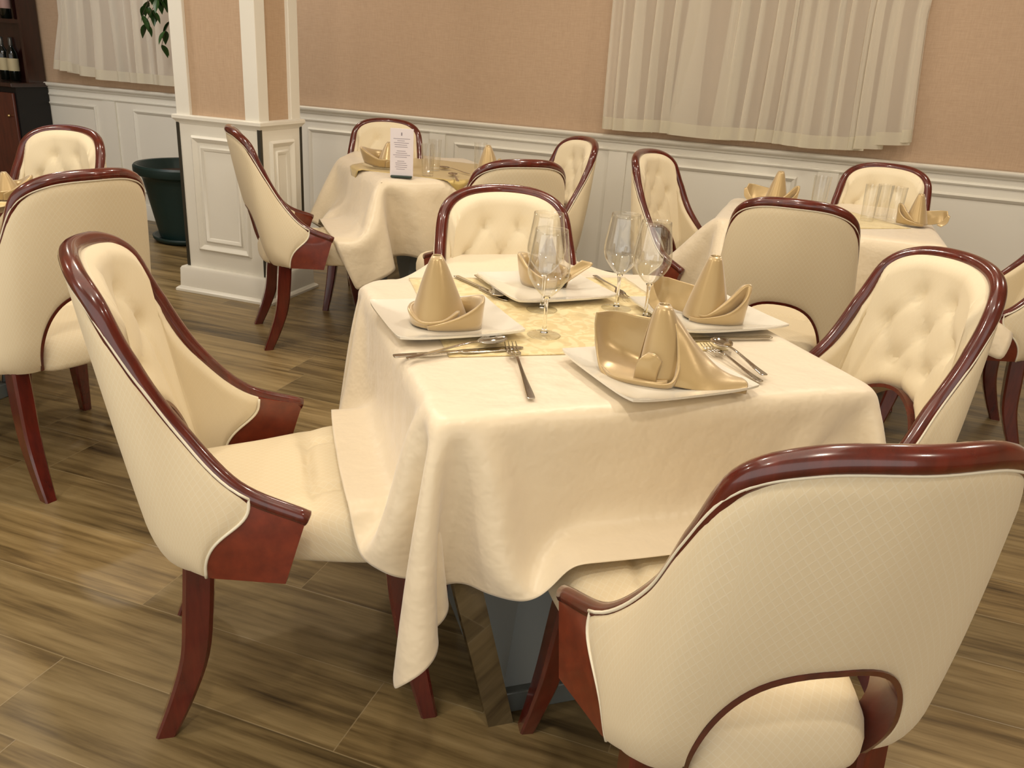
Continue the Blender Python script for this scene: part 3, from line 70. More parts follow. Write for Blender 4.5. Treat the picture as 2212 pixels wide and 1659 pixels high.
0,0,0,0,1,0,0,0,0,-1,-1,0,1,0,1,0,0,-1,-2,-1,1,-1,-1,-2,-2,-2,-1,0,0,1,-1,1,0,0,0,0,19,0,1,0,2,2,2,3,3,2,2,0,-1,2,1,2,1,-1,0,1,1,-1,1,-1,1,1,0,-1,0,0,0,0,1,0,0,0,0,0,0,0,0,0,0,0,0,-1,0,0,0,1,-1,-2,1,1,0,1,-1,0,-1,-1,-2,1,-2,-2,-2,-1,-1,0,0,0,1,0,0,-1,1,-1,20,-1,0,0,1,1,2,2,3,3,2,2,0,0,2,2,0,0,1,0,1,0,0,1,0,0,0,1,0,0,0,0,-1,0,0,0,0,0,0,0,0,0,0,0,0,1,0,0,0,-1,-1,0,0,1,0,-1,1,-1,-2,-1,1,-2,-2,-3,-2,0,0,0,0,1,0,0,0,0,0,0,19,1,-1,1,0,-1,1,2,2,4,4,4,
1,-1,1,2,2,0,-1,1,0,1,-1,1,0,0,0,0,0,0,0,0,0,0,0,0,0,0,0,0,0,0,0,0,0,0,0,0,0,0,0,-1,0,0,1,1,-1,-1,-1,0,-1,-1,-4,-1,-1,-2,1,0,1,-1,0,0,0,1,-1,1,17,0,2,0,0,1,-1,0,1,2,4,4,5,1,-1,2,2,1,0,0,1,0,0,1,1,-1,0,0,0,0,0,0,0,0,0,0,0,0,0,0,0,0,0,0,0,0,0,0,0,0,0,-1,-1,2,0,0,-1,-1,-1,-1,0,-4,-2,-3,0,1,0,1,0,0,0,0,0,0,0,0,14,2,0,1,1,1,1,0,0,1,2,4,5,5,2,-1,3,1,-2,2,0,-2,2,0,0,1,0,0,0,0,0,0,0,0,0,0,0,0,0,0,0,0,0,0,0,0,0,0,0,0,0,-1,-2,1,2,-1,1,-2,0,0,
-4,-3,-3,0,0,1,0,-1,0,1,0,0,0,-1,0,0,12,0,2,1,0,1,1,1,1,-1,0,1,4,7,6,1,-1,4,1,-1,0,-2,4,0,0,0,0,0,0,0,0,0,0,0,0,0,0,0,0,0,0,0,0,0,0,0,0,0,0,0,0,0,-1,-2,2,1,-2,0,-1,-2,-4,-4,0,1,1,0,0,0,0,0,0,0,0,0,1,-1,9,1,0,1,2,1,1,2,0,2,0,1,0,5,8,8,2,-4,3,-1,-3,5,-1,1,0,0,0,0,0,0,0,0,0,0,0,0,0,0,0,0,0,-1,0,0,0,0,0,1,0,0,0,0,0,-2,-1,3,0,-1,1,-6,-4,-1,0,0,-1,0,0,0,0,0,0,0,0,0,0,1,8,1,0,1,0,0,1,1,1,2,1,0,1,-1,3,9,8,5,4,-9,-1,2,1,0,0,0,0,0,0,0,0,0,
0,0,0,0,0,0,0,0,0,1,0,0,0,0,0,-1,0,0,0,0,0,0,0,2,7,-8,-4,-21,16,0,0,0,1,-1,1,0,0,0,0,0,0,0,0,0,8,-1,1,-1,1,0,1,0,2,0,1,3,1,1,-1,3,22,-21,-18,1,4,4,1,-1,0,0,0,0,0,0,0,0,0,0,0,0,0,0,0,0,0,0,0,0,0,0,0,0,0,0,0,0,0,-1,-2,-2,-6,21,20,11,-20,-1,0,0,-1,1,0,0,0,0,0,0,0,1,-1,1,8,0,-1,0,-1,1,0,0,0,0,1,0,1,1,0,0,-10,0,3,-2,-4,-4,-1,1,0,0,0,0,0,0,0,0,0,0,0,0,0,0,0,0,0,0,0,0,0,0,0,0,0,0,0,0,0,1,2,2,6,0,-4,36,-9,1,1,0,1,0,0,1,-1,0,1,0,0,0,1,0,8,-1,0,0,
0,0,0,0,0,0,0,-1,0,0,1,-2,-5,4,-4,0,0,0,0,0,0,0,0,0,0,0,0,0,0,0,0,0,0,0,0,0,0,0,0,0,0,0,0,0,0,0,0,0,0,0,0,0,0,0,0,0,25,4,0,0,1,0,0,0,1,0,0,0,0,0,1,0,9,-1,-1,1,1,-1,0,0,-1,0,0,0,-1,-1,-1,-2,-2,3,-3,0,0,0,0,0,0,0,0,0,0,0,0,0,0,0,0,0,0,0,0,0,0,0,0,0,0,0,0,0,0,0,0,0,0,0,0,0,0,0,0,0,10,13,6,0,0,1,0,1,0,0,-1,1,0,1,0,1,9,0,1,-1,-2,-1,-2,-1,0,-1,-1,-1,0,-2,0,2,0,2,-2,0,0,0,0,0,0,0,0,0,0,0,0,0,0,0,0,0,0,0,0,0,0,0,0,0,0,0,0,0,0,0,0,0,
0,0,0,0,0,0,0,0,-9,14,15,9,0,0,1,0,1,1,0,-1,1,0,1,0,11,0,-5,-5,-2,0,0,-1,0,0,-1,0,0,1,2,0,0,0,0,0,0,0,0,0,0,0,0,0,0,0,0,0,0,0,0,0,0,0,0,0,0,0,0,0,0,0,0,0,0,0,0,0,0,0,0,0,0,0,0,0,-3,-9,14,18,10,1,-1,1,0,0,0,1,0,0,1,1,20,-20,-8,0,1,1,0,1,0,0,1,1,1,2,-1,1,0,0,0,0,0,0,0,0,0,0,0,0,0,0,0,0,0,0,0,0,0,0,0,0,0,0,0,0,0,0,0,0,0,0,0,0,0,0,0,0,0,0,0,0,2,-6,-9,16,19,8,1,0,1,0,0,0,1,1,0,0,30,-11,-13,-9,-1,0,0,0,1,1,1,1,0,0,0,0,0,0,0,0,0,0,0,0,
0,0,0,0,0,0,0,0,0,0,0,0,0,0,0,0,0,0,0,0,0,0,0,0,0,0,0,0,0,0,0,0,0,0,0,0,1,1,-3,-6,16,17,6,-1,0,0,1,0,1,1,0,0,35,-6,-10,-14,-7,-1,1,1,0,0,1,-1,1,-1,1,0,0,0,0,0,0,0,0,0,0,0,0,0,0,0,0,0,0,0,0,0,0,0,0,0,0,0,0,0,0,0,0,0,0,0,0,0,0,0,0,0,0,0,0,0,1,2,1,-3,2,14,13,3,-1,1,0,1,1,-1,0,-1,34,-1,-1,-16,-15,-3,1,0,0,1,-1,1,0,0,0,-1,1,0,0,0,0,0,0,0,0,0,0,0,0,0,0,0,0,0,0,0,0,0,0,0,0,0,0,0,0,0,0,0,0,0,0,0,0,0,0,0,0,0,0,0,1,3,2,-3,-6,11,15,9,1,0,0,1,
-1,0,-2,-2,30,-2,-5,3,-18,-8,-1,1,0,0,0,0,-1,1,-1,1,0,0,0,0,0,0,0,0,0,0,0,0,0,0,0,0,0,0,0,0,0,0,0,0,0,0,0,0,0,0,0,0,0,0,0,0,0,0,0,0,0,0,0,0,2,3,3,1,-4,-5,12,17,5,2,-1,0,-3,-4,-4,-5,6,1,1,3,-1,-9,0,-1,0,0,0,0,0,0,0,0,0,0,0,0,0,0,0,0,0,0,0,0,0,0,0,0,0,0,0,0,0,0,0,0,0,0,0,0,0,0,0,0,0,0,0,0,0,0,0,0,0,0,0,0,1,3,2,4,-1,-5,-2,14,18,1,-4,-6,-5,-5,-5,-4,0,0,0,-3,3,2,-2,0,0,0,0,0,0,0,0,0,0,0,0,0,0,0,0,0,0,0,0,0,0,0,0,0,0,0,0,0,0,0,0,0,0,0,0,0,
0,0,0,0,0,0,0,0,0,0,0,0,0,0,0,0,2,2,1,1,1,1,-1,0,4,8,-4,-6,-4,-4,-4,-3,0,0,0,0,1,0,-1,0,0,0,0,0,0,0,0,0,0,0,0,0,0,0,0,0,0,0,0,0,0,0,0,0,0,0,0,0,0,0,0,0,0,0,0,0,0,0,0,0,0,0,0,0,0,0,0,0,0,0,0,0,2,0,1,-1,1,-1,0,-2,0,3,-2,-4,-4,-2,0,0,0,0,0,0,0,1,-1,0,0,0,0,0,0,0,0,0,0,0,0,0,0,0,0,0,0,0,0,0,0,0,0,0,0,0,0,0,0,0,0,0,0,0,0,0,0,0,0,0,0,0,0,0,0,0,0,0,0,0,0,0,0,1,-1,0,0,0,1,-1,0,0,0,-1,0,-2,-2,-1,0,0,0,0,1,-1,0,0,0,0,0,0,0,0,0,0,
0,0,0,0,0,0,0,0,0,0,0,0,0,0,0,0,0,0,0,0,0,0,0,0,0,0,0,0,0,0,0,0,0,0,0,0,0,0,0,0,0,0,0,0,1,-1,0,0,0,1,1,-2,0,-1,0,0,0,0,0,-1,0,0,0,0,0,0,0,0,0,0,0,0,0,0,0,0,0,0,0,0,0,0,0,0,0,0,0,0,0,0,0,0,0,0,0,0,0,0,0,0,0,0,0,0,0,0,0,0,0,0,0,0,0,0,0,0,0,0,0,0,0,0,0,0,0,0,1,-1,0,-2,0,1,-1,1,0,0,0,0,0,0,0,0,0,0,1,-1,0,0,0,0,0,0,0,0,0,0,0,0,0,0,0,0,0,0,0,0,0,0,0,0,0,0,0,0,0,0,0,0,0,0,0,0,0,0,0,0,0,0,0,0,0,0,0,0,0,0,0,0,0,0,
0,1,0,-1,0,-1,0,-1,1,0,-1,0,0,0,0,0,0,0,0,0,-1,1,0,0,0,0,0,0,0,0,0,0,0,0,0,0,0,0,0,0,0,0,0,0,0,0,0,0,0,0,0,0,0,0,0,0,0,0,0,0,0,0,0,0,0,0,0,0,0,0,0,0,0,0,0,0,1,0,0,-1,0,-2,0,0,0,0,1,-1,0,0,0,0,0,0,0,0,1,-1,0,0,0,0,0,0,0,0,0,0,0,0,0,0,0,0,0,0,0,0,0,0,0,0,0,0,0,0,0,0,0,0,0,0,0,0,0,0,0,0,0,0,0,0,0,0,0,0,0,0,0,1,0,0,0,0,0,-1,0,-2,0,0,0,0,-1,1,0,0,0,0,0,0,0,0,0,0,0,0,0,0,0,0,0,0,0,0,0,0,0,0,0,0,0,0,0,0,0,0,0,0,0,0,
0,0,0,0,0,0,0,0,0,0,0,0,0,0,0,0,0,0,0,0,0,0,0,0,1,-1,0,1,-1,1,0,-1,0,-2,-1,1,0,-1,1,0,0,0,0,0,0,0,0,0,-1,1,0,0,0,0,0,0,0,0,0,0,0,0,0,0,0,0,0,0,0,0,0,0,0,0,0,0,0,0,0,0,0,0,0,0,0,0,0,0,0,0,0,0,0,0,0,0,0,0,0,0,0,1,0,0,1,-1,0,-1,0,-2,0,0,-1,1,0,-1,0,0,0,0,0,0,0,0,0,0,0,0,0,0,0,0,0,0,0,0,0,0,0,0,0,0,0,0,0,0,0,0,0,0,0,0,0,0,0,0,0,0,0,0,0,0,0,0,0,0,0,0,0,0,0,0,0,0,0,0,0,1,0,0,0,0,0,0,-2,-1,-1,0,1,-1,0,1,0,0,0,0,0,0,0,0,
1,-1,0,0,0,0,0,0,0,0,0,0,0,0,0,0,0,0,0,0,0,0,0,0,0,0,0,0,0,0,0,0,0,0,0,0,0,0,0,0,0,0,0,0,0,0,0,0,0,0,0,0,1,0,1,-1,0,0,0,0,-1,-3,0,0,0,1,0,-1,0,0,0,0,0,0,0,0,0,0,0,0,0,0,0,0,0,0,0,0,0,0,0,0,0,0,0,0,0,0,0,0,0,0,0,0,0,0,0,0,0,0,0,0,0,0,0,0,0,0,0,0,0,0,0,0,0,0,0,0,1,0,0,1,0,-1,0,-1,-1,-1,-1,0,0,0,-1,1,0,0,0,0,0,0,0,0,-1,1,0,0,0,0,0,0,0,0,0,0,0,0,0,0,0,0,0,0,0,0,0,0,0,0,0,0,0,0,0,0,0,0,0,0,0,0,0,0,0,0,0,0,0,0,0,0,
0,0,0,0,0,1,1,0,-1,0,-1,0,-1,-3,1,0,-1,0,1,0,0,0,0,0,0,0,0,0,1,-1,0,0,0,0,0,0,0,0,0,0,0,0,0,0,0,0,0,0,0,0,0,0,0,0,0,0,0,0,0,0,0,0,0,0,0,0,0,0,0,0,0,0,0,0,0,0,0,0,0,0,1,1,0,0,0,0,-1,-1,-1,-2,-1,0,1,-1,0,0,0,0,0,0,0,0,0,0,0,0,0,0,0,0,0,0,0,0,0,0,0,0,0,0,0,0,0,0,0,0,0,0,0,0,0,0,0,0,0,0,0,0,0,0,0,0,0,0,0,0,0,0,0,0,0,0,0,0,0,0,1,-1,1,0,0,-1,0,-1,-1,-2,0,0,0,0,0,1,0,0,0,0,0,0,0,1,-1,0,0,0,0,0,0,0,0,0,0,0,0,0,0,0,0,0,0,0,
0,0,0,0,0,0,0,0,0,0,0,0,0,0,0,0,0,0,0,0,0,0,0,0,0,0,0,0,0,0,0,0,0,1,0,0,1,-1,-1,-1,-3,-1,1,1,0,2,1,0,0,0,0,0,0,0,0,-1,1,0,0,0,0,0,0,0,0,0,0,0,0,0,0,0,0,0,0,0,0,0,0,0,0,0,0,0,0,0,0,0,0,0,0,0,0,0,0,0,0,0,0,0,0,0,0,0,0,0,0,0,-1,-1,0,1,-2,1,2,0,-5,-2,5,2,3,1,1,0,0,0,0,0,-1,1,0,0,0,0,1,-1,1,-1,1,-1,0,0,0,0,0,0,0,0,0,0,0,0,0,0,0,0,0,0,0,0,0,0,0,0,0,0,0,0,0,0,0,0,0,0,0,0,0,0,0,0,0,0,0,0,-3,-1,-2,-3,0,1,-7,-2,-8,6,3,5,4,3,3,3,
0,0,0,0,-1,-1,2,0,0,0,0,0,0,0,-1,1,0,0,0,0,0,0,0,0,0,0,0,0,0,0,0,0,0,0,0,0,0,0,0,0,0,0,0,0,0,0,0,0,0,0,0,0,0,0,0,0,0,0,0,0,-2,-3,-3,-2,3,4,-8,-17,-6,4,3,4,4,5,3,4,-10,5,3,2,0,-1,1,1,-1,0,0,1,-1,0,1,0,-1,0,0,0,0,0,0,0,0,0,0,0,0,0,0,0,0,0,0,0,0,0,0,0,0,0,0,0,0,0,0,0,0,0,0,0,0,0,0,0,0,0,0,0,-3,-4,-2,4,6,-10,-15,-8,0,-1,0,2,2,3,5,3,-29,4,6,2,6,10,1,-1,1,1,-1,-1,1,0,0,0,0,0,0,0,0,0,0,0,0,0,0,0,0,0,0,0,0,0,0,0,0,0,0,0,0,0,0,0,0,0,0,0,
0,0,0,0,0,0,0,0,0,0,0,0,-2,-3,1,3,-3,-13,-11,-3,1,0,0,-2,1,1,1,2,-33,-1,2,10,18,5,0,0,-1,0,0,1,-1,1,-1,0,0,0,0,0,0,0,0,0,0,0,0,0,0,0,0,0,0,0,0,0,0,0,0,0,0,0,0,0,0,0,0,0,0,0,0,0,0,0,0,0,0,0,0,0,-3,0,2,5,-15,-14,-5,0,-1,0,-1,0,0,0,0,2,-30,8,8,10,8,0,-3,0,0,-1,0,0,0,0,0,0,0,0,0,0,0,0,0,0,0,0,0,0,0,0,0,0,0,0,0,0,0,0,0,0,0,0,0,0,0,0,0,0,0,0,0,0,0,0,0,0,0,0,0,0,-1,2,6,-12,-15,-9,-1,1,-1,1,0,-1,-1,-1,0,0,-24,21,10,-2,2,3,-3,-4,-2,1,0,-2,0,0,0,0,0,0,0,0,
0,0,0,0,0,0,0,0,0,0,0,0,0,0,0,0,0,0,0,0,0,0,0,0,0,0,0,0,0,0,0,0,0,0,0,0,0,0,0,0,0,7,-5,-17,-12,-2,0,-1,0,-1,1,0,-1,0,-1,0,-16,2,10,13,1,-2,3,-1,-2,-8,0,1,-1,-1,0,0,1,-1,1,0,0,0,0,0,0,0,0,0,0,0,0,0,0,0,0,0,0,0,0,0,0,0,0,0,0,0,0,0,0,0,0,0,0,0,0,0,0,0,0,0,6,-1,-17,-14,-3,1,-1,0,0,0,-1,1,-1,-1,0,-1,-13,-1,0,6,5,2,1,2,0,3,-6,1,0,0,0,0,0,-1,1,0,0,0,0,0,0,0,0,0,0,0,0,0,0,0,0,0,0,0,0,0,0,0,0,0,0,0,0,0,0,0,0,0,0,0,0,0,0,0,0,0,4,-16,-13,-3,0,-1,1,-1,
-1,1,0,-1,1,-1,0,-1,-14,2,0,-1,1,2,1,1,2,1,3,-1,1,1,-2,1,2,-2,2,0,0,0,0,0,0,0,0,0,0,0,0,0,0,0,0,0,0,0,0,0,0,0,0,0,0,0,0,0,0,0,0,0,0,0,0,0,0,0,0,0,-13,-12,-3,0,0,0,-1,0,0,0,0,0,-1,1,-1,0,-13,0,2,0,-1,-1,0,1,1,2,3,1,1,0,2,-1,3,-3,3,0,0,0,0,0,0,0,0,0,0,0,0,0,0,0,0,0,0,0,0,0,0,0,0,0,0,0,0,0,0,0,0,0,0,0,0,0,0,0,0,0,-24,-3,-1,0,0,-1,0,0,0,-1,0,1,0,0,-1,0,-12,0,-1,0,1,1,1,1,0,2,1,0,-1,0,1,0,6,-2,-2,4,6,1,0,0,0,0,0,0,0,0,0,0,0,0,0,0,0,0,0,0,
0,0,0,0,0,0,0,0,0,0,0,0,0,-1,-1,-2,-4,-3,4,-36,10,-1,0,-1,-1,1,-1,0,0,0,0,0,0,-1,1,-1,-12,1,0,1,0,1,1,0,1,0,-1,-1,1,0,-2,-6,-20,29,7,-4,-6,-1,0,0,0,0,0,0,0,0,0,0,0,0,0,0,0,0,0,0,0,0,0,0,0,0,0,0,0,0,0,0,0,1,1,2,4,1,-35,-15,21,2,-1,1,0,-1,1,0,0,0,0,-1,0,1,-1,0,-10,0,1,1,0,0,0,1,-1,-1,0,1,-2,-4,-9,-10,-4,-9,9,3,-4,0,-1,0,0,0,0,0,1,0,0,0,0,0,0,0,0,0,0,0,0,0,0,0,0,0,0,0,0,0,0,0,0,0,0,-2,-5,-5,17,23,-19,-1,2,-1,0,0,0,0,0,0,0,0,0,0,0,0,-9,1,0,0,1,-1,-1,-2,1,0,-1,-4,
-7,-10,-7,-1,0,1,2,0,-5,-1,1,0,0,0,0,0,-1,0,0,0,0,0,0,0,0,0,0,0,0,0,0,0,0,0,0,0,0,0,0,0,0,2,-1,-1,1,-3,4,6,3,1,0,1,0,1,-1,0,0,0,0,0,1,-1,1,-1,-7,-1,0,0,-2,0,0,1,-1,-2,-5,-8,-7,-3,1,-2,-2,4,-2,-3,0,-3,0,0,0,0,0,0,0,0,0,0,0,0,0,0,0,0,0,0,0,0,0,0,0,0,0,0,0,0,0,0,1,0,-1,0,1,0,0,6,5,2,-1,0,0,-1,1,0,0,0,0,0,-1,1,-1,1,-9,0,-1,-1,1,0,0,-2,-4,-7,-7,-6,-1,2,-2,-1,3,1,-4,-2,0,-1,-2,1,0,-1,0,1,-1,0,0,1,0,0,0,0,0,0,0,0,0,0,0,0,0,0,-1,0,0,0,0,1,1,-1,-1,1,-1,0,1,1,
5,4,2,-1,1,0,0,0,0,0,0,0,1,-1,1,-1,-11,0,1,0,-1,-1,-3,-5,-6,-6,-3,2,2,-5,-1,4,5,-5,-6,-2,1,0,-1,-1,0,1,-1,0,0,0,0,-1,1,-1,0,0,1,0,0,0,0,0,0,0,0,0,0,0,0,0,0,1,0,-1,0,0,1,1,0,1,3,4,2,1,0,0,0,-1,1,0,0,0,-1,1,-1,1,-10,0,-1,-1,-2,-4,-6,-5,-5,-1,2,0,-4,0,5,6,-3,-7,-4,-1,1,-1,0,-1,0,0,0,-1,1,0,0,0,-1,1,0,0,-1,1,0,0,0,0,0,-1,0,0,1,0,0,0,0,1,-1,-1,0,1,-1,1,1,-1,2,4,3,3,-1,1,-1,1,-1,1,0,0,1,-1,1,-1,-10,-1,-2,-3,-5,-5,-4,-4,0,3,-1,-3,0,5,4,-1,-4,-6,-4,-1,1,1,0,-1,-1,0,1,-1,0,0,0,0,
0,0,0,0,0,0,0,0,0,0,0,1,-1,0,0,0,0,0,1,0,0,-1,0,0,1,0,1,1,0,2,4,2,2,0,0,0,0,-1,0,1,-1,1,-1,1,-13,-3,-3,-5,-4,-4,-2,0,2,-3,-1,2,3,5,1,-3,-6,-6,-2,1,0,1,0,0,-1,0,-1,1,0,-1,0,0,0,0,0,0,0,0,0,0,1,-1,0,0,0,0,0,-1,0,1,1,0,-1,-1,0,0,0,2,0,0,1,1,3,3,2,0,1,0,0,0,0,0,0,0,1,-1,-18,-4,-4,-4,-2,-1,0,1,-2,0,2,5,2,-1,0,-4,-6,-4,-1,-1,1,1,1,0,0,-1,0,-1,-1,1,-1,0,0,0,0,0,0,0,0,1,-1,2,0,-2,0,0,0,0,0,0,1,0,-1,0,0,0,1,0,1,1,-1,1,2,3,3,1,1,0,0,0,0,-1,1,-1,0,1,-24,-4,-3,-2,
-1,0,0,-1,1,3,2,-1,3,0,-1,-3,-7,-3,-1,1,2,0,1,0,0,0,-1,0,0,-1,0,-1,0,0,0,0,0,-1,1,-1,0,-1,0,1,0,0,0,1,0,1,0,-1,-1,0,0,0,0,0,1,1,0,0,2,2,2,3,0,1,0,0,0,0,0,1,-1,0,-29,-2,-2,-1,0,1,0,1,1,2,0,1,0,0,-1,-5,-6,-2,1,2,2,2,0,1,1,-1,1,-1,0,0,0,0,-1,-1,1,0,0,1,0,1,1,1,-4,-5,-1,0,-1,1,1,-1,1,-1,-1,0,0,0,0,1,1,0,1,0,0,2,3,2,2,0,1,0,0,0,-1,0,1,0,-32,-2,0,1,0,-1,1,2,2,0,0,0,0,-1,0,-5,-5,1,5,5,1,1,1,0,0,1,0,1,0,0,1,0,0,1,-1,1,1,1,1,4,9,15,-11,-21,-10,-5,-1,-1,0,0,1,-2,
-1,-1,1,0,0,0,1,1,0,0,0,2,1,3,3,1,0,0,0,0,1,-1,0,0,-34,1,-1,1,0,1,1,2,1,-1,1,0,-1,0,0,-10,5,18,4,-2,0,0,0,1,1,1,1,1,1,1,0,1,1,0,0,-1,-1,0,4,5,6,-6,-5,-4,-11,-10,-6,-3,-1,0,-1,-2,-1,1,0,0,0,0,0,1,1,0,0,0,2,3,1,2,1,1,0,0,-1,1,-1,0,-34,0,1,-1,1,2,2,0,0,0,0,1,1,-1,2,19,1,8,-2,0,0,0,0,0,0,0,0,0,0,0,0,0,0,0,0,0,0,1,2,3,0,-7,-5,-1,-4,-7,-8,-6,-4,2,-5,-3,0,1,0,-1,0,1,0,0,1,1,0,0,1,1,3,2,2,0,0,1,0,-1,1,0,-33,0,0,1,2,1,0,0,0,1,1,0,1,3,-2,14,21,-9,-1,0,0,0,0,0,
0,0,0,0,0,0,0,0,0,0,0,0,0,2,1,0,0,-5,-6,2,-2,-4,-7,-8,-6,-3,-6,0,2,-1,-1,0,0,1,1,0,0,0,0,0,1,2,2,3,1,1,1,0,0,0,0,-1,-33,0,1,2,0,1,1,0,0,1,1,1,0,1,1,1,17,6,-1,0,0,0,0,0,0,0,0,0,0,0,0,0,0,0,0,0,0,0,1,1,-1,-7,0,-1,1,-3,-2,-8,-9,-13,0,2,-1,-1,0,-1,1,-1,1,1,0,1,0,0,0,1,2,2,2,2,1,-1,1,0,-1,1,
]),
'back_left': ((48, 51), [
-284,-27,-26,-25,-24,-24,-26,-25,-11,0,3,3,4,5,5,5,5,6,6,6,6,7,7,7,8,9,7,24,28,23,19,17,14,8,-3,-23,-40,-32,-10,17,38,50,53,50,53,52,45,35,27,23,21,57,0,0,-2,-1,0,-2,5,6,1,-1,1,0,-1,0,0,1,0,-1,1,0,-1,0,0,1,-4,-13,-15,-7,-3,3,4,2,0,-3,-2,0,1,3,2,3,1,0,0,0,-3,-7,-6,-4,-1,-3,58,0,-1,1,-1,-2,1,2,4,2,0,-1,0,1,0,0,-1,0,1,-1,0,0,0,0,-1,-5,-3,-14,-10,-6,-3,1,6,3,-2,-3,0,2,1,3,2,2,-2,2,-1,-7,-8,-5,0,0,-3,58,0,0,0,0,0,1,-1,5,0,1,0,0,0,-1,0,1,0,0,0,0,0,-1,1,-4,-3,3,-1,-7,-8,-10,-5,-6,6,-2,-1,-1,2,3,3,2,1,-1,1,-5,-10,-8,
-2,4,0,-5,57,0,1,-1,0,2,0,-4,3,3,0,-2,-1,-2,1,0,0,0,0,1,1,0,1,-4,-5,2,3,1,2,-1,-11,-7,5,-13,-17,9,2,1,3,3,3,-1,1,-2,-12,-9,-3,3,3,-3,-5,58,0,-1,1,-1,-2,4,-7,-25,13,5,3,-3,-6,6,1,0,0,0,0,-1,0,-2,-4,0,5,6,6,-4,-2,4,-4,-14,-12,8,-8,2,2,2,3,2,0,2,-11,-13,0,-1,4,1,-7,-11,55,2,1,-1,0,-2,-2,3,-15,-29,8,11,6,2,-5,-1,1,0,0,-1,-2,-2,-4,-2,8,1,3,4,-2,-1,2,-4,-12,-2,3,2,1,3,2,4,1,0,-3,-6,-9,-6,5,6,-10,-11,-10,40,5,4,4,2,0,-3,1,-1,-20,-20,4,9,7,-5,1,-1,-1,-1,-2,-1,-3,-2,5,-2,0,-2,0,3,0,-3,-4,-4,6,6,3,2,2,3,2,1,0,-5,
-7,1,2,-6,-1,-12,-15,-12,16,6,7,7,10,2,2,0,4,-7,-18,-15,4,4,3,-1,-2,-1,-2,-2,-1,-1,1,0,-2,-2,-2,-2,0,-1,-1,0,3,4,6,6,3,1,4,3,-1,-1,-7,-6,4,5,5,-21,-21,-13,-8,-9,7,6,6,4,14,8,7,7,2,-13,-14,-5,2,0,-2,-1,-2,-1,-1,-2,1,0,-2,-2,-2,0,-2,-2,0,0,2,3,-1,7,9,4,4,1,0,1,-6,-7,1,7,-2,-13,-21,-14,-7,9,-16,0,2,6,2,5,12,12,12,16,0,-19,-9,-1,-1,-3,-3,-2,-1,-1,-1,-1,0,-1,-1,-1,-1,-1,-1,0,0,0,3,1,-2,11,15,3,0,1,-3,-8,-5,6,-1,-12,-18,-17,-5,11,13,9,0,1,-2,3,-1,-2,-1,3,16,27,-4,-12,-11,-3,0,0,0,-1,0,1,0,0,0,0,0,-1,0,0,-1,0,0,0,0,-1,-3,12,11,-12,
3,-7,-8,6,1,-11,-18,-18,2,13,16,14,36,1,0,-1,0,1,0,1,0,-5,2,26,-8,0,0,0,0,0,1,0,0,0,0,0,0,0,0,0,0,0,0,0,0,0,0,0,-1,-1,0,-26,-13,8,2,-8,-17,-17,8,14,17,13,10,58,-1,0,1,0,1,0,1,1,2,-1,-4,9,-2,0,0,0,0,-1,0,0,0,0,0,0,0,0,0,0,0,0,0,0,0,0,0,1,1,-1,-17,-19,-14,4,-13,-18,14,18,16,13,8,4,63,1,0,0,0,-1,1,-1,0,-3,-5,8,0,1,0,0,0,0,0,0,0,0,0,0,0,0,0,0,0,0,0,0,0,0,0,0,0,0,0,0,-11,-20,-22,-9,19,18,14,7,2,0,-1,57,-1,-1,0,-1,0,-1,0,-1,0,7,2,3,-1,0,0,0,0,0,0,0,0,0,0,0,0,0,0,0,0,0,0,0,0,0,
0,0,0,1,-1,2,-6,-23,10,13,5,-1,-3,-4,-5,-5,42,-1,-1,-2,2,2,2,3,5,7,5,-1,0,1,0,0,0,0,0,0,0,0,0,0,0,0,0,0,0,0,0,0,0,0,0,0,0,0,0,0,-2,1,6,-4,-6,-8,-7,-7,-5,-5,-4,37,1,3,5,3,3,4,3,2,2,-1,1,1,0,0,0,0,0,0,0,0,0,0,0,0,0,0,0,0,0,0,0,0,0,0,0,0,0,0,0,0,1,4,-12,-19,-14,-8,-4,-4,-2,-1,51,2,3,3,1,2,1,0,1,-1,0,0,1,0,0,0,0,0,0,0,0,0,0,0,0,0,0,0,0,0,0,0,0,0,0,0,0,0,0,-1,0,1,-2,-3,-3,-6,-10,-9,-6,-6,-6,61,3,0,0,0,0,-1,1,-1,0,0,0,0,1,0,0,0,0,0,0,0,0,0,0,0,0,0,0,0,0,0,
0,0,0,0,0,0,0,0,0,0,1,-4,-2,1,-2,-4,-5,-7,-6,-5,64,-3,-1,2,1,-2,0,0,0,2,1,0,0,0,0,0,0,0,0,0,0,0,0,0,0,0,0,0,0,0,0,0,0,0,0,0,0,0,-1,0,1,-1,-4,1,1,0,-1,-3,-3,-4,-5,62,1,-4,-3,5,3,-1,0,1,-1,0,0,1,-1,0,0,0,0,0,0,0,0,0,0,0,0,0,0,0,0,0,0,0,0,0,0,0,0,1,0,0,-3,-2,0,1,1,0,-1,-2,-1,-2,55,7,2,-5,-3,5,3,0,-1,0,0,1,-1,1,0,0,0,0,0,0,0,0,0,0,0,0,0,0,0,0,0,0,0,0,0,0,0,0,-1,1,0,-3,-3,1,2,0,0,0,-1,-1,-1,48,8,7,0,-5,-1,4,2,1,-1,0,0,1,0,0,0,0,0,0,0,0,0,0,0,0,0,0,
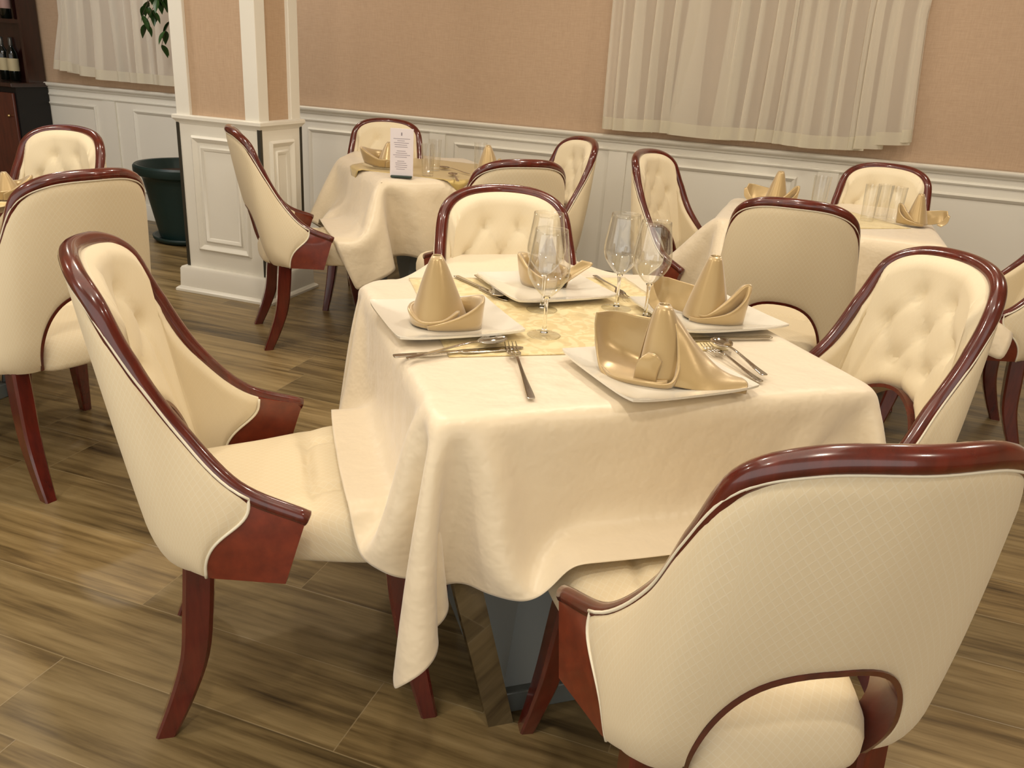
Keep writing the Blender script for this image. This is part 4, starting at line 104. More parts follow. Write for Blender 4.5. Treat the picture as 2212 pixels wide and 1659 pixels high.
0,0,0,0,0,0,0,0,0,0,0,0,0,-2,-2,-2,0,2,1,0,0,0,-1,0,44,4,9,7,-2,-3,0,0,1,3,1,0,0,0,0,0,0,0,0,0,0,0,0,0,0,0,0,0,0,0,0,0,0,0,0,0,0,0,0,0,-2,-2,-1,-1,1,1,1,0,0,-1,0,42,-3,6,12,7,-2,0,1,0,0,0,1,0,0,0,0,0,0,0,0,0,0,0,0,0,0,0,0,0,0,0,0,0,0,0,0,0,0,1,-2,-1,-2,1,-1,-1,2,0,0,0,0,-1,38,0,0,8,16,3,-3,1,1,0,0,-1,0,1,0,0,0,0,0,0,0,0,0,0,0,0,0,0,0,0,0,0,0,0,0,0,0,0,0,-1,-2,0,0,0,0,0,0,0,0,0,0,44,10,3,-1,2,7,0,-2,0,0,0,1,0,-1,0,0,0,0,0,0,0,0,0,
0,0,0,0,0,0,0,0,0,0,0,0,0,0,0,1,-1,0,-1,1,-1,-1,-1,1,-1,0,1,-1,62,-1,0,0,-1,1,2,0,0,0,1,0,0,0,0,0,0,0,0,0,0,0,0,0,0,0,0,0,0,0,0,0,0,0,0,0,0,0,-1,0,-1,1,-1,1,-1,-1,-1,0,1,-1,1,62,-2,0,0,-1,2,2,1,0,0,-1,1,0,0,0,0,0,0,0,0,0,0,0,0,0,0,0,0,0,0,0,0,0,0,0,0,0,0,-1,1,-1,-1,1,-1,-1,-1,-1,1,0,1,-1,61,0,0,-1,0,0,3,1,0,-1,1,-1,1,0,0,0,0,0,0,0,0,0,0,0,0,0,0,0,0,0,0,0,0,0,0,0,0,0,0,-2,0,0,0,0,-2,-1,0,1,0,-1,1,62,0,-2,0,0,1,0,1,1,1,0,0,0,0,0,0,0,0,0,
0,0,0,0,0,0,0,0,0,0,0,0,0,0,0,0,0,0,0,0,-1,0,-1,0,-2,-1,0,1,0,-1,1,0,61,0,0,0,0,0,1,1,0,0,0,1,-1,1,0,0,0,0,0,0,0,0,0,0,0,0,0,0,0,0,0,0,0,0,0,0,0,0,-1,0,-1,0,-3,-1,-1,0,0,0,1,0,1,62,-1,0,0,-1,1,0,0,2,1,-1,1,1,-2,0,0,0,0,0,0,0,0,0,0,0,0,0,0,0,0,0,0,0,0,0,0,0,0,1,-1,-2,-5,-3,-2,1,0,0,1,1,1,1,62,-1,0,-1,1,0,0,0,0,2,1,0,0,0,0,0,0,0,0,0,0,0,0,0,0,0,0,0,0,0,0,0,0,0,0,0,0,0,-1,-3,-13,-6,-2,0,0,1,2,2,2,1,1,62,0,-1,0,0,-1,1,0,-1,-2,2,4,3,-2,-1,
0,0,0,0,0,0,0,0,0,0,0,0,0,0,0,0,0,0,0,0,0,0,2,0,-13,2,0,-1,-4,-3,-3,-3,-3,-2,0,0,63,-3,0,1,0,1,-2,-2,-3,1,5,1,-8,-1,1,0,0,0,0,0,0,0,0,0,0,0,0,0,0,0,0,0,0,0,0,0,0,-2,2,2,-5,8,1,1,-2,-3,-3,-3,-4,-4,-3,63,-3,1,-1,0,0,-1,-6,2,7,2,-10,-23,-34,-6,13,3,2,2,2,3,3,0,0,-1,1,-1,-1,-1,0,1,0,0,1,-4,-7,-10,6,33,18,-9,-12,13,8,5,2,0,-2,-2,-2,-4,64,-3,1,-2,0,1,-5,0,7,-2,-15,-5,-3,-10,-27,-23,-1,0,5,0,4,7,8,0,-3,6,-2,-6,0,0,6,-2,5,-3,-14,-11,1,13,17,28,19,-12,-19,8,8,9,6,4,2,-1,0,53,8,0,-2,-1,-1,-6,14,-4,-22,-21,
17,5,1,-10,-23,-19,-8,-10,-1,1,3,14,10,3,1,2,-3,-3,1,3,3,-2,-8,-8,-3,4,9,2,18,26,10,-13,-22,-3,12,9,8,6,6,2,55,4,-2,4,1,-11,15,-9,-24,-23,11,5,15,5,-1,-11,-17,-15,-11,-10,-8,2,3,11,12,-2,2,1,-2,1,0,2,-4,-6,-4,-1,3,1,1,12,21,20,6,-13,-17,-14,5,9,10,7,7,55,6,3,-1,-7,6,-10,-25,-19,12,5,-5,10,16,0,2,-9,-14,-11,-13,-16,-12,-2,10,11,6,2,2,-1,0,0,0,-4,-4,-3,0,2,1,-2,6,15,23,13,2,-10,-17,-16,-5,8,9,8,25,11,11,11,9,-23,-31,-1,12,5,-7,-11,9,18,9,-2,5,-8,-9,-5,-12,-26,-15,-3,10,10,6,4,0,-1,0,-1,-5,-3,-2,2,1,-2,1,2,10,17,19,10,0,-9,-14,-15,-13,-1,8,-23,9,14,13,15,27,8,
-11,-5,-8,-6,-14,-14,17,21,4,-3,7,-7,4,0,-25,-28,-16,-4,12,9,6,0,0,-1,-2,-4,-3,0,-1,1,1,0,0,5,14,17,14,7,-1,-7,-12,-14,-13,-9,-45,2,3,7,11,24,30,22,5,-2,-6,-11,-15,-17,22,18,-2,3,-1,-1,-9,-4,-16,-23,-13,-1,8,9,6,-2,-2,-3,-2,-3,-1,1,1,-1,0,-1,4,10,15,15,11,5,-2,-5,-11,-12,-13,-32,-9,-3,-2,-1,6,28,25,25,15,7,0,-6,-16,-19,22,9,-8,10,-21,-2,7,-7,-17,-19,-14,6,10,7,1,-2,-3,-3,-2,-1,1,0,2,-1,-1,1,6,12,16,12,8,3,-1,-5,-8,-11,-18,-11,-7,4,-5,-14,4,26,21,14,21,15,9,2,-11,-11,9,-1,-6,6,-7,0,-3,-13,-18,-16,-10,7,9,5,-3,-2,-3,-3,1,1,1,0,-1,1,0,2,10,14,14,10,6,1,0,-5,-6,-25,5,-9,
-11,-5,7,-12,2,19,24,5,11,17,22,13,-10,-7,3,-3,-2,2,-3,-1,-7,-15,-19,-11,-5,4,7,1,-2,-2,-3,1,1,1,0,0,0,-1,2,6,11,14,13,8,4,0,0,-3,-272,3,4,7,7,9,7,13,36,68,63,66,64,66,64,64,64,65,64,64,64,64,64,61,52,58,64,56,53,58,58,61,61,63,64,60,47,55,64,61,45,24,2,-14,-4,14,31,43,49,50,52,-8,-4,-4,-4,-1,-1,-5,11,17,-3,1,-2,0,-2,0,0,0,-1,0,0,0,-1,0,0,1,5,-1,8,4,0,-1,-3,-1,0,0,-1,1,1,0,-2,-3,-5,-5,0,9,11,9,5,1,2,1,-6,1,-1,-5,-5,-4,1,9,9,-1,-1,0,0,-1,0,0,-1,0,-1,0,-1,1,-1,0,6,2,-3,2,6,3,2,-1,-3,-1,0,-1,-1,1,0,0,-4,-6,-9,9,12,11,7,2,1,-1,
1,-5,7,4,-4,-5,-9,-2,11,3,-2,0,-1,-1,0,0,-1,0,-1,1,-1,0,-1,1,0,6,-2,3,-4,1,2,4,3,2,-2,-1,-1,0,0,1,-3,-4,-6,-2,11,13,9,4,2,-3,1,1,-7,1,8,10,0,-8,-5,-3,1,-1,1,-1,1,-1,-1,0,1,0,-1,0,0,1,-1,3,-1,1,0,1,-1,0,1,3,-2,4,-5,3,3,1,-1,-1,-5,-9,5,15,13,6,1,-2,-1,1,1,2,-3,-3,6,9,9,-4,-17,-4,1,-1,2,-1,1,0,0,-1,0,1,0,1,-1,1,0,0,-1,1,0,1,0,-1,0,6,-1,3,-3,0,2,0,-3,-5,-7,15,16,8,-1,1,-3,0,3,0,23,-4,-6,-4,3,10,4,-13,-19,4,-1,-2,1,0,1,0,1,0,0,0,0,1,0,-1,0,1,-1,1,-1,1,1,1,1,0,1,0,2,0,0,-3,-4,3,13,7,4,4,
-3,-3,5,1,-1,48,-6,-5,-8,-7,1,8,-5,-17,-13,3,0,-2,1,0,0,0,0,0,1,0,0,0,1,-1,0,1,-1,1,0,0,0,-1,1,1,3,1,1,-1,-3,-3,7,11,5,0,-1,3,1,4,-1,-6,61,-2,-3,-4,-8,-7,-3,-2,-13,-17,-7,3,0,-1,0,2,-1,1,0,0,0,0,0,0,1,0,0,0,0,0,0,0,1,0,0,2,2,0,0,-3,-6,15,10,3,-2,-4,-2,12,1,-6,-6,64,0,-1,-1,1,-6,-6,-6,-11,-21,-14,-1,1,0,0,-1,1,1,0,0,0,0,0,0,0,0,0,1,-1,0,0,0,0,0,0,2,3,1,-1,-3,2,14,6,-1,-4,2,6,1,-7,-5,7,61,1,0,1,0,1,-1,-4,-7,-18,-29,-9,2,0,1,0,1,-1,0,1,0,0,0,0,0,0,0,0,1,0,-1,0,0,0,1,-1,5,0,0,-2,9,11,
2,-4,1,6,0,-7,-3,7,5,63,0,1,-1,0,-1,1,0,0,-6,-25,-30,-2,0,0,0,0,0,0,0,0,0,0,0,0,0,0,0,0,0,1,0,0,-1,0,1,1,2,2,2,13,5,-3,0,5,0,-7,0,8,3,0,53,-1,0,1,0,0,-1,0,-1,2,1,-45,-12,4,-1,1,-1,0,1,-1,0,0,0,0,0,0,0,0,0,0,0,0,0,1,0,0,0,0,1,17,11,-5,-2,5,2,-6,3,5,0,-3,-5,29,0,-1,-1,0,-2,-1,-2,-2,-3,-9,-8,4,-2,0,-1,0,0,-1,0,0,0,0,0,0,0,0,0,0,0,0,0,0,0,0,0,0,0,-2,7,14,9,-2,4,-4,5,2,-4,-8,-8,-9,-3,-1,-1,0,-2,-1,-2,-1,-4,-6,-9,30,1,-1,0,0,0,0,0,0,0,0,0,0,0,0,0,0,0,0,0,0,0,0,0,0,0,0,
1,-2,5,13,13,-1,3,-5,-9,-11,-10,-10,-8,-31,-1,-1,-2,0,0,0,0,0,0,18,17,-1,1,0,0,0,0,0,0,0,0,0,0,0,0,0,0,0,0,0,0,0,0,0,0,0,0,0,3,-1,3,14,4,-13,-11,-14,-10,-8,-5,-5,-48,-1,-1,0,0,2,2,2,6,13,19,6,1,-1,0,0,0,0,0,0,0,0,0,0,0,0,0,0,0,0,0,0,0,0,0,0,0,0,1,0,0,-1,-2,-6,-15,-15,-6,-5,-2,-2,-1,-52,1,2,4,4,4,5,6,9,12,5,0,-1,1,0,0,0,0,0,0,0,0,0,0,0,0,0,0,0,0,0,0,0,0,0,0,0,0,-1,0,0,-2,1,-23,-21,-8,-3,0,-1,0,0,-39,2,6,5,5,4,5,8,6,9,-4,-7,1,-1,0,0,0,0,0,0,0,0,0,0,0,0,0,0,0,0,0,0,0,0,
0,0,0,0,0,-1,-2,1,-6,-7,-10,-10,-10,-6,-3,-2,-1,-20,9,5,2,3,4,4,2,-2,-10,-2,5,0,0,0,0,0,0,0,0,0,0,0,0,0,0,0,0,0,0,0,0,0,0,0,0,0,0,0,-2,-1,2,-12,0,3,-11,-8,-8,-6,-4,-4,-2,22,3,-7,-5,6,2,-1,-1,-3,-11,-3,0,0,0,0,0,0,0,0,0,0,0,0,0,0,0,0,0,0,0,0,0,0,0,0,0,0,-1,-2,2,-2,-9,1,8,-3,-9,-8,-6,-6,-5,-12,19,16,7,-11,-14,1,0,-2,-2,-2,0,0,0,0,0,0,0,0,0,0,0,0,0,0,0,0,0,0,0,0,0,0,0,0,0,0,0,-1,-2,2,-8,-6,3,6,6,-5,-8,-6,-4,-4,-21,11,18,16,8,-14,-16,-9,-4,0,9,2,0,0,0,0,0,0,0,0,0,0,0,0,0,0,0,0,0,0,
0,0,0,0,0,0,0,0,-4,3,-1,-7,-9,2,6,6,2,-5,-6,-4,-1,-25,5,13,19,13,4,-10,-8,-5,-6,0,0,0,0,0,0,0,0,0,0,0,0,0,0,0,0,0,0,0,0,0,0,0,0,0,0,0,0,-5,4,-4,-7,-6,0,5,6,4,-2,-4,-5,-2,-25,0,6,17,19,8,-1,0,-3,-9,-11,-1,0,0,0,0,0,0,0,0,0,0,0,0,0,0,0,0,0,0,0,0,0,0,0,0,0,0,0,1,-4,-7,-5,-4,4,5,3,2,-2,-3,-4,-25,0,1,6,23,14,-1,-9,-2,-4,-1,-2,0,0,0,0,0,0,0,0,0,0,0,0,0,0,0,0,0,0,0,0,0,0,0,0,0,0,1,-1,-5,-4,-2,-3,0,2,3,2,-1,-2,-4,-24,0,0,-2,11,22,8,-9,-8,4,0,-2,0,0,0,0,0,0,0,0,0,0,0,0,0,0,
0,0,0,0,0,0,0,0,0,0,0,0,2,0,-5,-4,-1,-1,-2,0,0,0,1,-1,-2,-23,1,0,1,0,11,14,9,-7,-5,-1,0,0,0,0,0,0,0,0,0,0,0,0,0,0,0,0,0,0,0,0,0,0,0,0,0,0,0,3,0,-1,-4,-2,-2,-2,-4,-2,1,2,0,-2,-20,0,1,2,-3,1,13,10,6,-6,-3,-1,0,0,0,0,0,0,0,0,0,0,0,0,0,0,0,0,0,0,0,0,0,0,0,0,0,0,2,-1,-2,-2,1,1,-6,-5,-3,0,1,1,-1,-20,1,-1,1,-1,2,5,9,6,1,-2,-1,0,0,0,0,0,0,0,0,0,0,0,0,0,0,0,0,0,0,0,0,0,0,0,0,0,0,2,-2,-2,-2,2,-1,-7,-7,-1,2,1,1,0,-19,-1,1,0,-1,1,5,6,6,5,-2,-1,0,0,0,0,0,0,0,0,0,0,
0,0,0,0,0,0,0,0,0,0,0,0,0,0,0,0,1,-2,-3,-1,3,-6,-7,-4,0,3,1,-1,0,-19,1,0,-1,1,0,1,6,5,4,2,0,0,0,0,0,0,0,0,0,0,0,0,0,0,0,0,0,0,0,0,0,0,0,0,0,0,0,-1,-1,-4,1,-3,-8,-4,1,1,0,-1,1,1,-19,0,0,1,-1,0,2,3,7,7,2,-2,0,0,0,0,0,0,0,0,0,0,0,0,0,0,0,0,0,0,0,0,0,0,0,0,0,0,1,-3,-3,-5,-9,-4,-1,0,1,-1,2,1,0,-19,1,0,0,1,-1,0,2,5,9,3,-1,0,0,0,0,0,0,0,0,0,0,0,0,0,0,0,0,0,0,0,0,0,0,0,0,0,0,0,0,-13,-15,-5,-3,-1,1,1,2,1,2,2,-18,0,0,0,0,1,-2,0,3,7,12,-3,-1,1,0,0,0,0,
0,0,0,0,0,0,0,0,0,0,0,0,0,0,0,0,0,0,0,0,0,0,-39,-8,-2,0,0,1,1,3,1,1,2,-18,0,0,0,1,0,-1,-2,-2,-2,5,19,-1,2,0,1,-1,0,0,0,0,0,0,-1,0,0,0,0,0,0,0,0,0,0,0,0,1,0,1,-35,8,-3,-5,-4,-4,-4,-3,-3,0,-1,0,-15,-2,0,-2,2,0,-3,-7,-6,1,16,19,7,-5,-1,-3,1,-1,0,0,0,-1,0,1,0,0,-1,0,0,0,0,-1,0,0,0,0,-1,-1,-1,22,10,-15,-12,-12,-8,-8,-5,-6,-5,-3,-3,-9,-8,1,-3,1,0,-6,-12,4,17,20,13,-4,-12,1,0,0,0,-1,-1,0,0,0,0,-1,0,1,-1,0,0,-1,1,0,-1,0,-2,-2,-1,-9,18,30,12,-10,-11,-13,-9,-10,-8,-7,-7,-6,-2,-15,1,-3,0,-2,-7,-1,17,22,13,-1,1,-13,
-9,2,-1,0,0,1,-1,-1,-1,0,1,-1,0,0,0,0,0,0,-1,1,-3,-1,1,0,-15,-2,27,30,13,-4,-5,-10,-10,-9,-10,-8,-8,-38,18,-2,2,1,-7,-14,30,26,11,-2,-1,1,1,-14,-8,-1,1,0,0,0,0,-3,-1,0,0,0,0,0,0,0,0,0,0,-3,-1,1,-3,-5,-12,8,28,26,13,1,-4,-5,-8,-7,-8,-8,-25,5,-1,1,0,-19,30,29,8,-6,3,-3,1,14,-9,-13,-8,-3,0,-1,1,1,-2,-3,-1,1,0,0,0,0,0,0,0,-1,-2,0,0,-1,-1,-14,-5,14,26,23,11,4,-1,-1,-5,-6,-7,-10,-7,-3,1,-2,15,29,4,-9,5,0,2,-2,6,14,-12,-12,-7,-4,-3,-2,3,2,-4,-3,-1,-1,1,0,0,0,0,0,-2,-1,0,1,-1,4,-14,-12,4,16,24,20,12,4,-1,0,-2,-2,19,-9,-8,-6,-4,33,-3,-4,6,0,
0,2,-1,1,9,11,-13,-14,-4,-3,-6,-5,5,1,-5,-2,0,0,-1,0,1,0,0,-1,-2,1,-1,1,0,-7,-12,-6,8,17,20,18,12,6,1,0,-1,47,-5,-7,-7,-7,-4,6,2,0,0,-1,2,1,-2,4,10,8,-17,-8,2,2,-23,-4,7,2,-7,-1,0,0,0,0,0,-1,-1,0,0,0,0,-1,-2,-11,-9,1,10,15,17,16,12,6,3,0,46,3,-1,-4,-7,-10,-1,2,-1,-1,0,-2,2,2,-4,7,10,-6,-13,2,-6,-10,-10,0,6,0,-4,-1,1,0,0,0,0,-2,-1,1,0,-1,2,2,-13,-11,-4,4,12,15,14,14,12,6,4,34,6,4,1,0,-9,-6,-3,1,0,-1,-1,-2,1,3,-2,10,15,-20,-25,-4,10,-9,-6,1,8,-4,-2,0,0,-1,0,0,-2,1,-1,0,1,0,4,-8,-12,-8,0,8,10,13,12,12,12,8,29,6,4,0,4,-1,
-8,-4,-2,0,0,-1,-2,-2,2,0,2,11,9,-18,-13,1,-6,-11,-3,2,6,-4,-1,-1,1,0,-2,0,0,0,0,-1,1,0,-2,-9,-10,-4,3,9,11,10,11,10,9,34,-2,4,8,-1,3,-4,-8,-5,-1,0,1,0,-4,-5,5,-3,3,11,7,-8,-8,-6,-13,-10,-1,3,2,-2,0,0,0,-1,-2,0,1,0,0,-1,2,0,-8,-10,-7,-1,6,8,11,9,9,9,565,58,59,59,58,59,58,59,57,12,0,0,0,0,0,0,0,0,0,0,0,0,0,-25,-36,-27,-10,-20,-21,-19,-17,-16,-14,-11,-4,6,14,11,-2,-15,-26,-33,-36,-37,-37,-35,-34,-33,-31,-32,-31,26,0,0,-1,1,-1,0,-2,-18,-5,0,0,0,0,0,0,0,0,0,0,0,0,0,5,2,15,22,12,2,1,-1,-2,-1,0,2,1,1,-2,-1,-1,-1,-1,-1,0,1,0,2,1,-1,1,0,27,0,
-1,0,0,0,0,-3,-16,-7,0,0,0,0,0,0,0,0,0,0,0,0,0,4,11,13,7,16,6,2,0,0,-2,-1,1,1,0,-1,0,-2,-2,-1,0,0,1,2,0,1,0,0,0,27,0,0,0,-1,0,1,-8,-27,8,3,4,0,0,2,0,0,-1,-1,-1,-2,-2,-2,5,18,7,-7,4,10,9,9,2,2,-3,2,1,-1,0,-2,-1,-1,-1,0,0,1,1,1,-1,1,0,0,27,0,-1,0,1,0,-1,2,1,-9,2,3,4,2,-1,0,-1,0,-1,-1,-1,-1,-2,9,8,-5,-5,-1,-5,4,15,7,-4,10,7,-4,0,-1,-1,-2,-3,0,0,2,2,0,0,0,-1,0,2,28,-1,1,-1,-1,1,1,6,23,-6,-5,-3,2,6,-5,-1,0,0,0,0,1,0,3,3,-2,-3,-7,-9,8,2,-6,5,13,6,-3,4,-1,-1,-2,-2,-1,0,1,1,0,1,0,0,0,
1,0,23,2,0,2,-1,-2,1,3,19,16,-2,-5,-4,-2,4,1,-1,0,0,1,0,2,2,0,-2,-1,-2,-3,1,0,-1,3,6,1,-2,-1,0,-1,-1,-2,-1,0,0,1,2,0,0,-1,1,1,0,17,2,2,1,3,0,-2,2,11,18,9,0,-3,-4,2,0,1,-1,2,0,1,1,-1,-1,0,0,2,0,-1,0,1,1,1,-2,-1,-2,0,-1,-2,-2,0,0,0,1,0,0,1,0,1,0,0,10,1,2,2,3,2,1,1,6,15,14,5,-1,-1,-1,0,1,1,-1,1,1,0,0,0,1,0,0,0,0,1,-1,0,0,0,-2,-2,-2,-1,-1,-2,-1,1,2,0,0,-2,-1,4,1,0,-2,5,2,1,1,-1,4,3,2,4,13,16,9,4,-2,0,0,0,1,1,0,0,0,0,0,0,1,-1,1,0,0,0,0,-1,0,0,-3,-2,0,-2,-2,1,0,1,0,-2,
1,2,1,-1,-2,1,5,-1,0,1,1,0,2,1,3,8,18,17,4,1,0,1,1,0,0,0,1,0,0,0,0,0,1,0,0,-1,1,0,0,0,-1,-2,-5,-1,-1,0,0,1,1,-1,0,2,1,-2,-1,2,0,7,0,0,0,0,0,0,0,0,1,7,28,14,3,1,0,-1,1,0,0,-1,0,0,1,0,0,0,0,0,0,0,0,0,0,1,1,-5,-5,6,-5,2,0,0,-1,2,1,-2,0,1,-2,-3,9,0,0,0,0,1,-1,1,0,0,-2,9,30,-3,-2,-1,0,-1,0,0,0,0,0,-1,0,0,0,0,0,1,0,0,0,0,0,0,1,3,9,2,-1,1,0,2,0,-1,1,-1,-3,-6,-6,9,0,0,0,0,0,0,0,1,0,-1,-4,-5,4,0,0,0,0,0,0,0,0,0,0,0,0,0,0,0,0,0,0,0,0,0,0,0,0,8,32,11,
1,0,0,2,0,-5,-7,-8,-8,-8,5,1,0,-1,1,-1,1,-1,-1,-1,-2,5,-6,0,0,0,0,0,0,0,0,0,0,0,0,0,0,0,0,0,0,0,0,0,0,0,0,0,-2,17,23,16,1,3,-5,-9,-10,-10,-9,-7,-7,2,-1,0,0,-1,1,-1,0,0,-2,7,-5,0,0,0,0,0,0,0,0,0,0,0,0,0,0,0,0,0,0,0,0,0,0,0,0,0,0,1,-6,12,22,31,-17,-13,-14,-10,-8,-6,-4,-3,-2,0,-1,0,1,-1,1,1,0,4,0,-3,0,0,0,0,0,0,0,0,0,0,0,0,0,0,0,0,0,0,0,0,0,0,0,0,0,0,-1,0,-2,9,0,-1,-12,-6,-5,-2,-2,-2,-1,-4,0,2,1,0,1,0,1,1,-1,-1,0,0,0,0,0,0,0,0,0,0,0,0,0,0,0,0,0,0,0,0,0,0,0,0,0,0,
0,0,1,1,1,-9,-13,-4,-2,-1,0,-1,0,0,0,0,0,1,0,0,0,0,-1,-2,0,3,-1,0,0,0,0,0,0,0,0,0,0,0,0,0,0,0,0,0,0,0,0,0,0,0,0,0,1,2,8,-11,-17,-1,0,-1,-2,-2,-1,-1,0,1,1,0,-1,-1,0,0,-1,1,1,1,-2,0,0,0,0,0,0,0,0,0,0,0,0,0,0,0,0,0,0,0,0,0,0,0,0,0,0,0,4,-1,-7,-18,2,0,0,1,-2,-1,-1,-1,4,-4,0,-1,1,-1,0,-1,0,1,1,1,-1,0,0,0,0,0,0,0,0,0,0,0,0,0,0,0,0,0,0,0,0,0,0,0,0,0,3,8,-8,-16,-7,1,0,1,0,0,-1,-1,-1,15,-12,-4,2,-2,2,-1,0,0,0,0,0,0,0,0,0,0,0,0,0,0,0,0,0,0,0,0,0,0,0,0,0,0,
0,0,0,0,0,7,1,-11,-15,-3,1,1,-1,0,1,0,0,-1,25,-13,-9,-3,2,-3,1,1,0,0,-1,-1,1,0,0,0,0,0,0,0,0,0,0,0,0,0,0,0,0,0,0,0,0,0,0,0,0,0,12,-8,-11,-11,-3,1,2,0,0,0,0,0,0,36,-12,-15,-8,1,1,-3,0,0,0,1,0,-1,0,0,0,0,0,0,0,0,0,0,0,0,0,0,0,0,0,0,0,0,0,0,0,0,0,10,-11,-12,-5,-3,0,2,0,0,0,1,-1,0,39,-3,-14,-16,-6,2,0,0,-1,-1,-1,1,0,0,0,0,0,0,0,0,0,0,0,0,0,0,0,0,0,0,0,0,0,0,0,0,0,0,1,-6,-8,-5,-1,-1,1,1,0,0,0,1,-1,43,0,-6,-20,-15,0,0,-2,0,0,-1,1,0,0,0,0,0,0,0,0,0,0,0,0,0,0,0,0,0,
0,0,0,0,0,0,0,0,0,0,-7,-8,-1,-1,-1,0,1,-1,0,0,0,0,45,1,0,-9,-31,-6,3,-3,-2,1,0,0,1,0,0,0,0,0,0,0,0,0,0,0,0,0,0,0,0,0,0,0,0,0,0,0,0,0,-2,-7,-5,-2,1,-1,-1,0,0,0,0,0,0,45,-16,-9,-4,-8,-9,1,3,-2,-2,1,0,0,0,0,0,0,0,0,0,0,0,0,0,0,0,0,0,0,0,0,0,0,0,0,0,0,0,-13,3,-1,-2,-1,-1,0,-1,0,0,0,-1,1,5,-5,-7,-5,15,-3,-2,2,2,-2,-1,1,0,0,0,0,0,0,0,0,0,0,0,0,0,0,0,0,0,0,0,0,0,0,0,0,0,0,-7,-4,-2,-1,1,0,-3,-1,1,0,-1,1,-1,0,0,0,0,3,-2,-3,0,2,0,0,0,0,0,0,0,0,0,0,0,0,0,0,0,0,
0,0,0,0,0,0,0,0,0,0,0,0,0,-7,-4,-2,0,0,0,-2,0,0,-1,1,-1,0,0,0,0,1,0,-1,-2,-1,1,2,-1,1,0,0,0,0,0,0,0,0,0,0,0,0,0,0,0,0,0,0,0,0,0,0,0,0,0,0,-6,-6,-1,0,0,-2,0,0,-1,1,-1,0,1,0,0,0,0,0,0,-2,0,0,1,1,-1,1,0,0,0,0,0,0,0,0,0,0,0,0,0,0,0,0,0,0,0,0,0,0,0,0,0,-5,-5,-2,-1,-1,0,-1,0,0,-1,1,0,-1,0,0,0,0,0,-1,0,-1,0,1,0,1,0,0,0,0,0,0,0,0,0,0,0,0,0,0,0,0,0,0,0,0,0,0,0,0,0,0,-4,-5,-3,-2,-1,0,1,0,0,0,-1,0,0,0,0,0,-1,0,1,0,-1,-1,1,0,0,1,0,0,0,0,0,0,0,0,
0,0,0,0,0,0,0,0,0,0,0,0,0,0,0,0,0,0,-6,-7,-1,1,0,0,0,0,-1,0,0,0,0,0,0,0,-2,0,0,1,0,-2,1,0,2,0,0,0,0,0,0,0,0,0,0,0,0,0,0,0,0,0,0,0,0,0,0,0,0,0,0,-16,2,5,0,-1,0,-1,0,0,-1,0,0,-2,2,0,0,-2,0,1,0,0,1,0,-5,5,-4,0,0,0,0,0,0,0,0,0,0,0,0,0,0,0,0,0,0,0,0,0,0,0,0,4,-31,12,0,3,2,1,1,1,1,1,-1,0,-2,18,-2,-13,-4,0,2,2,0,0,-4,-14,-26,1,-1,1,0,1,1,0,1,-1,0,0,0,0,0,0,-1,0,0,0,0,0,0,0,-1,-4,-11,41,-12,3,2,3,2,2,1,1,1,2,0,-7,18,3,-11,-6,0,3,0,1,-5,-15,-18,-19,-11,2,-1,1,
0,0,1,0,2,0,0,0,-1,0,0,0,0,0,0,0,1,-2,-2,0,1,5,21,10,-2,1,3,2,2,2,2,2,1,2,-4,12,-1,-8,-3,3,1,1,-5,-17,-18,-5,-1,-13,-6,4,0,0,-1,0,-1,-2,0,0,0,1,-1,0,1,-1,1,-1,1,-1,1,3,1,-4,1,11,16,5,-1,0,1,2,2,2,2,2,1,19,-20,-7,5,-2,7,1,-5,-21,-23,-12,8,9,0,-16,-8,1,3,3,1,0,-2,-4,-1,0,-1,1,0,-1,1,-1,1,-1,0,3,0,-2,1,-2,5,11,12,5,-1,0,2,0,2,1,1,3,18,-37,1,18,-1,9,-9,-26,-23,-10,6,-1,11,19,-12,-16,-9,-2,1,2,3,0,-2,-3,-1,0,0,0,0,0,0,0,0,1,0,0,0,0,0,2,7,10,8,3,2,-2,1,0,1,2,0,37,-19,-13,-5,-3,-4,-26,-20,-8,5,1,-1,5,
18,19,-18,-17,-10,-4,-1,1,5,1,-4,-3,0,0,-1,1,0,0,0,0,0,1,0,-1,0,0,0,5,8,8,6,3,1,0,0,0,0,1,58,-2,-10,-13,-25,-60,-10,2,6,2,-3,-3,2,11,22,15,-18,-19,-8,-4,-6,-1,5,1,-3,-2,-1,1,-1,0,0,0,0,1,-1,0,1,0,0,0,3,5,8,7,3,3,1,0,0,0,1,41,9,7,3,1,-30,-41,-21,-7,-7,-5,-6,-2,4,16,22,9,-21,-14,6,0,-26,-4,6,1,-4,-1,0,0,0,0,0,0,0,1,0,-1,1,-1,1,1,4,6,6,5,4,2,2,0,1,-1,-11,16,15,15,13,12,-9,-24,-25,-18,-15,-13,-10,-4,7,22,14,-5,-14,-3,-11,-4,-10,-2,3,0,-2,-1,0,0,0,0,1,0,0,-1,1,-1,1,-1,1,4,4,6,6,3,3,2,2,-1,1,-46,17,10,9,20,30,18,0,-11,
-18,-20,-20,-20,-16,-7,12,19,16,-18,-32,-1,6,-6,-6,0,4,-2,-2,0,0,0,0,0,0,0,1,-1,1,-1,1,-1,2,4,6,5,5,3,1,2,2,1,-53,8,10,-3,7,28,34,22,5,-1,-9,-14,-20,-24,-24,-8,9,10,9,-19,-15,1,-4,-8,-4,0,2,-2,0,-1,0,0,1,0,0,0,0,-1,1,0,0,0,4,4,6,4,4,2,2,1,1,-48,-4,8,20,11,-10,19,32,23,5,2,-1,-5,-19,-33,-25,-15,7,8,7,-10,-10,-6,-10,-8,-2,1,1,-2,0,0,1,-1,1,0,-1,0,1,0,-1,1,1,1,4,4,6,3,4,1,2,0,
]),
'back_right': ((46, 41), [
